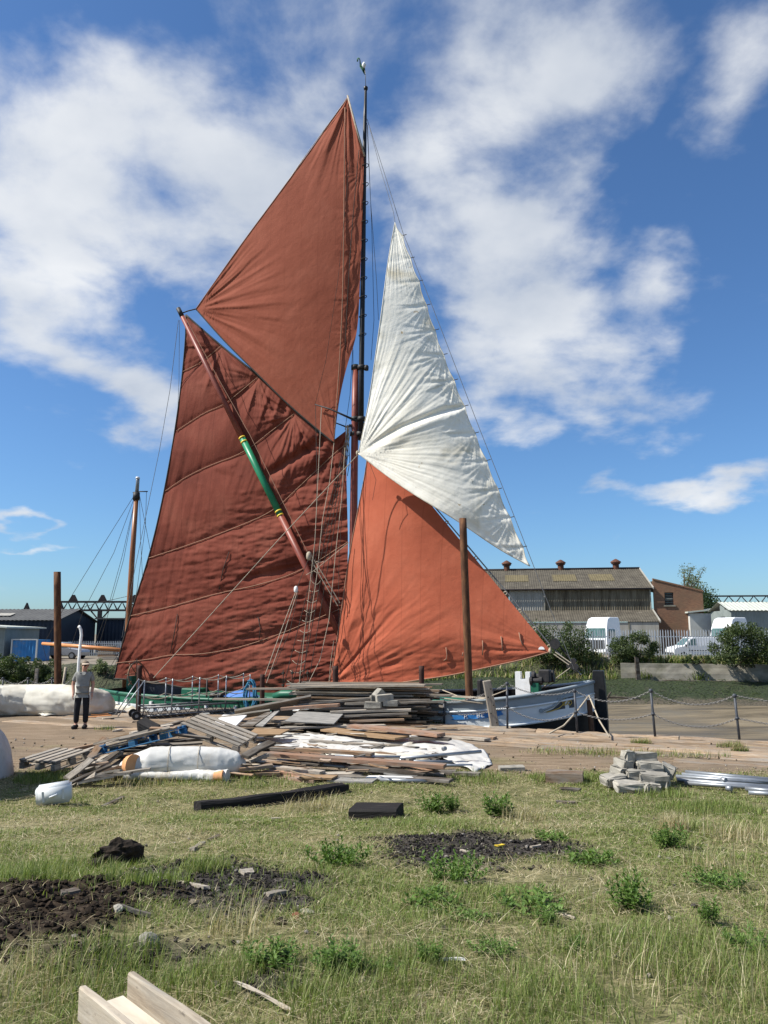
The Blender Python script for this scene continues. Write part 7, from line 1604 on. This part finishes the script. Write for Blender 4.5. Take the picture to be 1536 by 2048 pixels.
J = dict(pel=(0, 0, .94), wai=(0, .005, 1.06), che=(.005, .01, 1.27), nb=(.01, .0, 1.44), nt=(.015, -.015, 1.50), h1=(.025, -.03, 1.575), h2=(.03, -.028, 1.655),
         sl=(-.175, .01, 1.385), el=(-.255, .05, 1.13), wl=(-.215, -.06, .905), sr=(.18, .01, 1.385), er=(.245, .04, 1.13), wr=(.235, -.05, .90),
         hl=(-.088, 0, .90), kl=(-.115, -.02, .50), al=(-.125, .035, .09), hr=(.09, 0, .90), kr=(.11, -.03, .50), ar=(.105, .03, .09), tl=(-.17, -.13, .045), tr=(.09, -.15, .045))
names = list(J); V = [J[k] for k in names]; ix = {k: i for i, k in enumerate(names)}
E = [(ix[a], ix[b_]) for a, b_ in (('pel', 'wai'), ('wai', 'che'), ('che', 'nb'), ('nb', 'nt'), ('nt', 'h1'), ('h1', 'h2'), ('che', 'sl'), ('sl', 'el'), ('el', 'wl'), ('che', 'sr'), ('sr', 'er'), ('er', 'wr'), ('pel', 'hl'), ('hl', 'kl'), ('kl', 'al'), ('al', 'tl'), ('pel', 'hr'), ('hr', 'kr'), ('kr', 'ar'), ('ar', 'tr'))]
rr = dict(pel=(.14, .10), wai=(.14, .10), che=(.155, .105), nb=.062, nt=.054, h1=(.066, .078), h2=(.07, .088), sl=.062, el=.047, wl=.034, sr=.062, er=.047, wr=.034, hl=.088, kl=.062, al=.044, hr=.088, kr=.062, ar=.044, tl=.026, tr=.026)
rad = [rr[k] for k in names]
for side, w_ in (('l', 'wl'), ('r', 'wr')):
    s_ = -1 if side == 'l' else 1; w0 = Vector(J[w_]); palm = w0 + Vector((.01 * s_, -.02, -.06)); V.append(palm); rad.append((.036, .018)); pi = len(V) - 1; E.append((ix[w_], pi))
    for k, (dy, ln) in enumerate(((-.030, .070), (-.010, .080), (.010, .076), (.028, .060))):
        a = palm + Vector((.004 * s_, dy, -.035)); b_ = a + Vector((-.008 * s_, -.004, -ln * .55)); c = b_ + Vector((-.014 * s_, -.004, -ln * .42)); i0 = len(V)
        V += [a, b_, c]; rad += [.0095, .009, .0075]; E += [(pi, i0), (i0, i0 + 1), (i0 + 1, i0 + 2)]
    a = palm + Vector((-.012 * s_, -.038, .012)); b_ = a + Vector((-.008 * s_, -.018, -.035)); i0 = len(V); V += [a, b_]; rad += [.011, .009]; E += [(pi, i0), (i0, i0 + 1)]
nose = len(V); V.append((.062, -.125, 1.605)); rad.append(.012); E.append((ix['h1'], nose))
body = skin('body', V, E, rad, 'skin', pe_, 2)
skin('shirt', [J['pel'], J['wai'], J['che'], (.01, .0, 1.425), J['sl'], (-.238, .045, 1.19), J['sr'], (.236, .04, 1.19), (0, 0, .92)], [(8, 0), (0, 1), (1, 2), (2, 3), (2, 4), (4, 5), (2, 6), (6, 7)],
     [(.165, .125), (.158, .122), (.168, .125), .07, .082, .07, .082, .07, (.172, .13)], 'shirt', pe_, 2)
skin('trousers', [(0, 0, .98), J['pel'], J['hl'], J['kl'], (-.125, .03, .13), J['hr'], J['kr'], (.105, .025, .13)], [(0, 1), (1, 2), (2, 3), (3, 4), (1, 5), (5, 6), (6, 7)],
     [(.15, .115), (.158, .12), .105, .083, .072, .105, .083, .072], 'trousers', pe_, 2)
for a, b_ in (('al', 'tl'), ('ar', 'tr')):
    A, B_ = Vector(J[a]), Vector(J[b_]); A.z = .052; B_.z = .042; h_ = A - (B_ - A).normalized() * .05
    mb = MB(); mb.tube([h_, A, A.lerp(B_, .5), B_, B_ + (B_ - A).normalized() * .05], [.05, .062, .056, .052, .03], 12); q = mb.build('shoe', M['rubber']); q.parent = pe_
def ell(c, r_, mat, nm, par, n=14, z0=-1.0, z1=1.0, ax=None):
    mb = MB(); P = []
    for k in np.linspace(z0, z1, 9):
        a = math.asin(max(-1, min(1, k))); P.append([Vector(c) + Vector((math.cos(t_) * math.cos(a) * r_[0], math.sin(t_) * math.cos(a) * r_[1], k * r_[2])) for t_ in np.linspace(0, 6.2832, n + 1)])
    mb.grid(P, True); q = mb.build(nm, M[mat]); q.parent = par; return q
ell((.028, -.02, 1.655), (.083, .098, .10), 'hair', 'hair', pe_, 16, -.35, 1.0)
cp_ = ell((.03, -.03, 1.665), (.095, .112, .085), 'cap', 'cap', pe_, 18, .0, 1.0)
mb = MB(); P = []
for k in np.linspace(0, 1, 5): P.append([Vector((.045 + math.sin(a) * (.092 + .012 * k), -.045 - math.cos(a) * (.095 + .085 * k), 1.672 - .028 * k)) for a in np.linspace(-1.0, 1.35, 11)])
mb.grid(P, True); pk_ = mb.build('cap_peak', M['cap_peak']); pk_.parent = pe_; so2 = pk_.modifiers.new('s', 'SOLIDIFY'); so2.thickness = .008
for xx in (.035, .085):
    ell((xx, -.112 + .03 * (xx > .05), 1.628), (.011, .008, .008), 'hair', 'eye', pe_, 8)
mb = MB(); mb.box((.062, -.105, 1.563), (.045, .012, .01)); q = mb.build('mouth', M['wood_red']); q.parent = pe_
for xx in (-.055, .11): ell((xx, -.01, 1.615), (.012, .022, .032), 'skin', 'ear', pe_, 8)
mb = MB(); mb.prism([(-.045, -.072, 1.455), (.065, -.072, 1.455), (.05, -.118, 1.39), (.01, -.128, 1.37), (-.03, -.118, 1.39)], (0, .02, .01)); q = mb.build('collar', M['shirt']); q.parent = pe_
mb = MB(); mb.tube([(.237 + math.cos(a) * .034, -.045 + math.sin(a) * .034, .925) for a in np.linspace(0, 6.2832, 13)], .009, 6); q = mb.build('wrist_watch', M['steel']); q.parent = pe_
pe_.rotation_euler = (0, 0, .25)

# ------------------------------------------------------------------ loose soil, cinders, stones
ICO = np.array(bpy.data.meshes.new('t').vertices[:]) if False else None
bm = bmesh.new(); bmesh.ops.create_icosphere(bm, subdivisions=1, radius=1); iv = np.array([v.co[:] for v in bm.verts]); iff = np.array([[v.index for v in f.verts] for f in bm.faces]); bm.free()
def lumps(name, X, Y, size, palette, mat=None, sink=.3, flat=.75, w=None):
    n = len(X); Z = gz(X, Y); s_ = size[:, None, None] * RNG.uniform(.55, 1.35, (n, len(iv), 1)); q = RNG.normal(size=(n, 3, 3)); q, _ = np.linalg.qr(q)
    v = np.einsum('nij,vj->nvi', q, iv) * s_ * np.array([1, 1, flat]); v += np.stack([X, Y, Z + size * (flat - sink)], -1)[:, None]
    f = (iff[None] + (np.arange(n) * len(iv))[:, None, None]).reshape(-1, 3); pal = np.asarray(palette); c = pal[RNG.choice(len(pal), n, p=w)] * RNG.uniform(.7, 1.3, (n, 1)); c = np.concatenate([c, np.ones((n, 1))], 1).repeat(len(iv), 0)
    return np_mesh(name, v.reshape(-1, 3), f, M['lump'], 3, False, cols=c, kind='stuff')
m, t, b, o = newmat('earth_lumps'); nb = NB(t); at = nb.n('ShaderNodeAttribute', attribute_name='tint'); f = nb.noise(nb.coord('World'), 40, 5, .65)
nb.l(nb.mix(nb.ramp(f, [(.35, .55), (.7, 0)]), at.outputs['Color'], (.012, .009, .007)), b.inputs['Base Color']); b.inputs['Roughness'].default_value = .95; b.inputs['Specular IOR Level'].default_value = .15; nb.bump(f, .8, .012, b); M['lump'] = m
def pick(maskf, n, lo=.35, yr=(2.6, 15)):
    X = RNG.uniform(-8, 8, n * 30); Y = RNG.uniform(yr[0], yr[1], n * 30); mk = maskf(X, Y); k = (mk > lo) & (RNG.random(n * 30) < mk) & (np.abs(X) < .56 * Y + .4); X, Y = X[k][:n], Y[k][:n]; return X, Y
X, Y = pick(soil_m, 6500, .06); lumps('soil_clods', X, Y, .006 + .022 * RNG.random(len(X)) ** 3, [(.034, .023, .015), (.02, .014, .009), (.052, .037, .024), (.09, .068, .048)], w=[.4, .35, .2, .05])
X, Y = pick(cinder_m, 7000, .08); lumps('cinders', X, Y, .005 + .015 * RNG.random(len(X)) ** 4, [(.02, .018, .017), (.045, .04, .036), (.12, .105, .09), (.32, .29, .25)], sink=.2, w=[.55, .3, .11, .04])
n = 900; Y = 2.8 + 12 * RNG.random(n) ** .8; X = RNG.uniform(-.56, .56, n) * Y; lumps('pebbles', X, Y, .006 + .018 * RNG.random(n) ** 3, [(.1, .09, .08), (.3, .27, .23), (.2, .17, .13)], sink=.1)
n = 700; X = RNG.uniform(-9, 9, n); Y = RNG.uniform(14.2, 19, n); k = Y < yedge(X) - .2; lumps('wharf_rubble', X[k], Y[k], .008 + .03 * RNG.random(k.sum()) ** 4, [(.1, .08, .06), (.28, .25, .2), (.16, .12, .08), (.45, .43, .4)], sink=.1)
def stone(px_, py_, r_, col, label, sc=(1, .8, .6), name='stone', cat='stone'):
    p = GR(px_, py_); bm = bmesh.new(); bmesh.ops.create_icosphere(bm, subdivisions=4 if r_ > .12 else 3, radius=1); k = random.random() * 50
    for v in bm.verts:
        rg = 2.6 if col == 'sod' else 1; d = 1 + .5 * rg ** .3 * float(fbm(v.co.x * 1.3 + k, v.co.y * 1.3 + v.co.z * 1.1, 3)) + .25 * rg * float(fbm(v.co.x * 4 + k, v.co.z * 4 + v.co.y * 3, 3)); v.co = Vector((v.co.x * sc[0], v.co.y * sc[1], v.co.z * sc[2])) * (d * r_)
    me = bpy.data.meshes.new(name); bm.to_mesh(me); bm.free(); o_ = link_mesh(name, me, M[col], None, p + Vector((0, 0, r_ * sc[2] * .5))); o_.rotation_euler = (0, 0, random.random() * 3); return tag(o_, label, cat)
M['sod'] = nmat('dark_root_sod', [(.3, (.010, .008, .006)), (.6, (.032, .022, .014)), (.8, (.07, .05, .03))], 14, .95, 1, .02)
M['brick_red'] = nmat('old_red_brick', [(.3, (.16, .045, .03)), (.7, (.25, .08, .05))], 12, .9, .5, .01)
o_ = stone(239, 1726, .15, 'sod', 'dark clump of dug up turf lying on the grass at the left', (1.2, .7, .85), 'sod_clump', 'turf'); o_.rotation_euler = (0, 0, .35)
stone(190, 1734, .06, 'sod', 'small dark lump of earth beside the big turf clump', (1.3, .8, .7), 'sod_clump', 'turf')
stone(593, 1836, .035, 'brick_red', 'small red brick stone at the edge of the cinders'); stone(296, 1892, .055, 'concrete', 'pale grey stone at the near edge of the dark soil', (1, .8, .8)); stone(235, 1822, .04, 'concrete', 'grey stone at the top of the dark soil heap')
stone(356, 1732, .035, 'sod', 'dark lump standing in the grass above the cinders', (1, .8, .9)); stone(612, 1826, .04, 'concrete', 'pale stone beside the red brick stone', (1.3, .7, .4)); stone(560, 1848, .04, 'sod', 'dark cinder lump left of the red brick stone')
def stick(x0, y0, x1, y1, w, th, mat, label, name='stick', cat='stick', lift=.02):
    a = GR(x0, y0); b_ = GR(x1, y1); return plank(a + Vector((0, 0, lift)), b_ + Vector((0, 0, lift)), w, th, mat, label, random.uniform(-.2, .2), None, cat, name, warp=.004, seg=4)
stick(352, 1768, 413, 1783, .035, .02, 'wood_pale', 'pale split stick lying on the cinders'); stick(383, 1703, 406, 1691, .05, .03, 'wood_grey', 'small grey offcut in the grass above the cinders', 'offcut', 'offcut'); stick(483, 1749, 506, 1749, .07, .02, 'wood_grey', 'flat grey offcut at the far edge of the cinders', 'offcut', 'offcut')
stick(415, 1683, 440, 1675, .03, .02, 'wood_dark', 'dark twig in the grass by the small grey offcut'); stick(462, 1641, 500, 1643, .05, .012, 'wood_pale', 'pale splinter of wood before the charred beam', 'splinter', 'splinter'); stick(540, 1641, 562, 1640, .04, .012, 'wood_pale', 'short pale splinter right of the longer one', 'splinter', 'splinter')
stick(122, 1791, 155, 1788, .10, .02, 'wood_dark', 'dark flat shard on top of the soil heap', 'shard', 'shard'); stick(240, 1818, 300, 1838, .035, .02, 'wood_dark', 'dark stick half sunk in the soil heap'); stick(535, 1797, 572, 1788, .04, .02, 'wood_grey', 'pale grey stick at the right of the cinders')
stick(1062, 1699, 1082, 1694, .03, .015, 'wood_pale', 'short straw coloured stick right of the far cinders'); stick(993, 1696, 1006, 1693, .03, .012, 'yellow', 'bright yellow scrap on the far cinders', 'scrap', 'scrap'); stick(920, 1706, 938, 1709, .025, .012, 'wood_pale', 'pale chip on the near edge of the far cinders', 'chip', 'chip')
stick(472, 1979, 575, 2032, .012, .010, 'wood_pale', 'long dry stalk lying on the near bare patch', lift=.03); stick(1108, 1831, 1150, 1842, .012, .01, 'wood_pale', 'dry white stalk lying in the grass at right'); stick(880, 1926, 925, 1928, .02, .01, 'board_white', 'white scrap in the near grass', 'scrap', 'scrap')
stick(925, 1758, 932, 1775, .018, .012, 'wood_pale', 'white peg like stick by the middle weed'); stick(1120, 1580, 1160, 1583, .12, .03, 'wood_dark', 'dark rotten board flat in the grass below the timber block', 'board', 'board'); stick(1112, 1606, 1150, 1608, .10, .03, 'wood_dark', 'second dark rotten board nearer than the first', 'board', 'board')
stick(205, 1616, 245, 1596, .05, .02, 'wood_dark', 'thin dark stick beside the jerrycan')

# ------------------------------------------------------------------ weeds
def weed_mesh(ns, hmin, hmax, spread, nl, ll):
    V = []; Fq_ = []; b0 = 0
    for k in range(ns):
        a = random.random() * 6.283; r_ = spread * random.random() ** .6; bx_, by_ = math.cos(a) * r_ * .5, math.sin(a) * r_ * .5; h_ = random.uniform(hmin, hmax); lx, ly = math.cos(a) * r_, math.sin(a) * r_
        top = Vector((bx_ + lx * .5, by_ + ly * .5, h_)); base = Vector((bx_, by_, 0))
        side = Vector((-math.sin(a), math.cos(a), 0)) * .003
        V += [base - side, base + side, top + side * .5, top - side * .5]; Fq_.append((b0, b0 + 1, b0 + 2, b0 + 3)); b0 += 4
        for j in range(nl):
            f = (j + .6) / nl; p = base.lerp(top, f ** .8); an = j * 2.4 + a; L1 = ll * random.uniform(.7, 1.25) * (.55 + .65 * math.sin(math.pi * min(1, f * .75 + .2))); el_ = .25 + .75 * f + random.uniform(-.2, .2)
            d = Vector((math.cos(an) * math.cos(el_), math.sin(an) * math.cos(el_), math.sin(el_))); s_ = Vector((-math.sin(an), math.cos(an), 0)) * L1 * .17; m1 = p + d * L1 * .45 + Vector((0, 0, .004)); tip = p + d * L1 - Vector((0, 0, L1 * .22))
            V += [p, m1 - s_, m1 - Vector((0, 0, L1 * .05)), m1 + s_, tip]; Fq_ += [(b0, b0 + 1, b0 + 2), (b0, b0 + 2, b0 + 3), (b0 + 1, b0 + 4, b0 + 2), (b0 + 2, b0 + 4, b0 + 3)]; b0 += 5
    me = bpy.data.meshes.new('weed_foliage'); me.from_pydata([tuple(v) for v in V], [], Fq_); me.materials.append(M['leaf_weed']); me.update(); return me
WM = [weed_mesh(34, .06, .17, .14, 12, .042), weed_mesh(44, .04, .13, .17, 10, .036), weed_mesh(24, .08, .22, .11, 16, .045), weed_mesh(40, .02, .08, .18, 7, .05)]
for px_, py_, wpx, k, lb in ((677, 1733, 100, 1, 'bushy weed in the grass left of the far cinders'), (868, 1627, 60, 0, 'leafy weed left of the taller dark one behind the far cinders'), (905, 1625, 45, 2, 'upright weed between two others behind the far cinders'), (997, 1638, 78, 2, 'tallest dark weed right behind the far cinders'),
                             (912, 1764, 100, 1, 'broad weed on the near side of the far cinders'), (868, 1812, 85, 3, 'low flat weed below the broad one in the middle'), (548, 1938, 95, 0, 'bright weed in the near grass right of the soil heap'), (672, 1945, 85, 0, 'bright weed in the near grass right of the other near weed'), (1062, 1818, 100, 3, 'low spreading weed in the right half of the grass'),
                             (1262, 1822, 85, 0, 'dense weed in the grass towards the right'), (1432, 1775, 80, 1, 'weed at the right under the dry grass tuft'), (1182, 1730, 70, 3, 'small weed in the grass left of the dry tuft'), (1102, 1680, 50, 3, 'little weed at the right end of the far cinders'), (1340, 1700, 70, 0, 'weed growing at the foot of the dry grass tuft'),
                             (760, 1940, 60, 3, 'small weed in the near middle of the grass'), (1095, 1850, 45, 2, 'slim weed below the low spreading one'), (935, 1840, 55, 3, 'tiny weed between two middle weeds'), (1490, 1900, 70, 1, 'weed in the near grass at the right edge'), (985, 1905, 65, 1, 'weed in the near grass right of centre'),
                             (860, 1930, 60, 2, 'thin weed in the near grass below the middle'), (1160, 1900, 50, 3, 'small weed in the near grass right of the thin ones'), (1420, 1850, 50, 2, 'slim weed in the grass near the right edge')):
    p = GR(px_, py_); dist = (p - Vector((0, 0, CZ))).length; sc = wpx / F * dist / .235
    e = empty('weed', p, lb, 'weed', 'leafy weeds in the grass'); o_ = bpy.data.objects.new('foliage', WM[k]); COL.objects.link(o_); o_.parent = e; o_.scale = (sc * random.uniform(.9, 1.2), sc * random.uniform(.7, 1.0), sc * random.uniform(.65, 1.05)); o_.rotation_euler = (0, 0, random.random() * 6.28)
# ------------------------------------------------------------------ grass
def field(n, y0, y1, ex):
    Y = (y0 ** ex + RNG.random(n) * (y1 ** ex - y0 ** ex)) ** (1 / ex); X = RNG.uniform(-1, 1, n) * (.62 * Y + .6); return X, Y
def in_trough(X, Y):
    dx, dy = X - tA.x, Y - tA.y; a = dx * tx.x + dy * tx.y; b_ = dx * ty.x + dy * ty.y; return (a > -.06) & (a < 1.55) & (np.abs(b_) < hw_ + .03)
def gmask(X, Y):
    bare = np.maximum(cinder_m(X, Y), soil_m(X, Y)); edge = 1 - sstep(-.2, .5, Y - (14.2 + 1.6 * fbm(X * .7, Y * .7, 3)))
    lit = 1 - .88 * sstep(.05, .18, fbm(X * .9 + 31, Y * 1.1 + 7, 4)); return (1 - .93 * bare) * edge * lit
def greenness(X, Y): return np.clip(.76 + 2.1 * fbm(X * .55 + 3, Y * .75 + 8, 4) + .055 * (X + .5) - .02 * (Y - 7), .10, .95)
X, Y = field(335000, 2.6, 15.0, .75); k = (RNG.random(len(X)) < gmask(X, Y)) & ~in_trough(X, Y); X, Y = X[k], Y[k]; gr = greenness(X, Y); isg = RNG.random(len(X)) < gr
tall = np.clip(.75 + 2.2 * fbm(X * 1.5 + 50, Y * 1.5, 3), .35, 1.9)
for nm_, k, pal, hs, ln, wd_, fl_ in (('grass', isg, GREEN, .068, .95, .0046, .12), ('dry_grass', ~isg, STRAW, .075, 1.5, .0034, .62)):
    x_, y_ = X[k], Y[k]; hz_ = hs * tall[k] * RNG.uniform(.45, 1.35, k.sum()) * (1 - .25 * sstep(8, 13, y_))
    wv_ = wd_ * (np.maximum(y_, 3.4) / 4) ** .75
    o_ = blades(nm_, x_, y_, gz(x_, y_) - .004, 0, 0, wv_, pal, ln, flat=fl_, hz=hz_)
# tufts: lusher clumps
tx_ = []; ty_ = []
for px_, py_, r_, n in ((700, 2010, .3, 500), (1070, 1985, .3, 600), (620, 1990, .2, 300), (1130, 2035, .3, 500), (430, 1965, .25, 500), (95, 1755, .5, 1500), (40, 1770, .4, 1000), (300, 1770, .3, 500), (410, 1740, .2, 400), (90, 1560, .5, 1400), (1180, 1560, .4, 600), (1090, 1560, .3, 300), (1420, 1620, .7, 1500), (960, 1560, .5, 600), (1330, 1590, .5, 700), (500, 1560, .8, 800), (350, 1555, .9, 900), (1250, 1900, .5, 1100), (1480, 1960, .5, 1200), (220, 1935, .3, 700), (820, 1950, .3, 700), (1375, 1660, .25, 500)):
    p = GR(px_, py_); a = RNG.random(n) * 6.283; q = r_ * RNG.random(n) ** .6; tx_.append(p.x + np.cos(a) * q); ty_.append(p.y + np.sin(a) * q)
X = np.concatenate(tx_); Y = np.concatenate(ty_); k = ~in_trough(X, Y); X, Y = X[k], Y[k]
blades('grass_tufts', X, Y, gz(X, Y), .05, .15, .0045 * (np.maximum(Y, 3.4) / 4) ** .75, GREEN, .7)
tx_ = []; ty_ = []
for px_, py_, r_, n in ((1350, 1665, .16, 420), (1480, 1680, .4, 330), (300, 1560, .8, 500), (1440, 1740, .3, 120), (480, 1870, .2, 120), (40, 2000, .35, 160), (640, 1620, .5, 200), (1050, 1640, .3, 160), (1480, 2000, .3, 110), (1230, 1960, .3, 90)):
    p = GR(px_, py_); a = RNG.random(n) * 6.283; q = r_ * RNG.random(n) ** .6; tx_.append(p.x + np.cos(a) * q); ty_.append(p.y + np.sin(a) * q)
X = np.concatenate(tx_); Y = np.concatenate(ty_); blades('dry_tufts', X, Y, gz(X, Y), .10, .30, .0036 * (np.maximum(Y, 3.4) / 4) ** .7, STRAW, .75)
# straw lying flat
X, Y = field(70000, 2.6, 14.6, .8); k = RNG.random(len(X)) < (.35 + .65 * (1 - greenness(X, Y))) * (1 - .93 * np.maximum(cinder_m(X, Y), soil_m(X, Y))); X, Y = X[k], Y[k]; k = ~in_trough(X, Y); X, Y = X[k], Y[k]
blades('straw_litter', X, Y, gz(X, Y) + .016, .07, .24, .0035 * (np.maximum(Y, 3.4) / 4) ** .75, STRAW, 1.6, flat=.86)
# tufts on the wharf
tx_ = []; ty_ = []
for px_, py_, r_, n in ((1283, 1490, .25, 260), (1460, 1497, .30, 320), (1480, 1505, .2, 200), (1240, 1512, 1.2, 420), (1130, 1508, 1.0, 350), (1380, 1516, .8, 260), (770, 1508, .12, 120), (880, 1452, .12, 90), (330, 1468, .4, 220), (210, 1462, .3, 120)):
    p = G(px_, py_); a = RNG.random(n) * 6.283; q = r_ * RNG.random(n) ** .6; tx_.append(p.x + np.cos(a) * q); ty_.append(p.y + np.sin(a) * q * .35)
X = np.concatenate(tx_); Y = np.concatenate(ty_); blades('wharf_grass', X, Y, np.full(len(X), .02), .05, .2, .011, GREEN[:4] + STRAW[:3], .8)
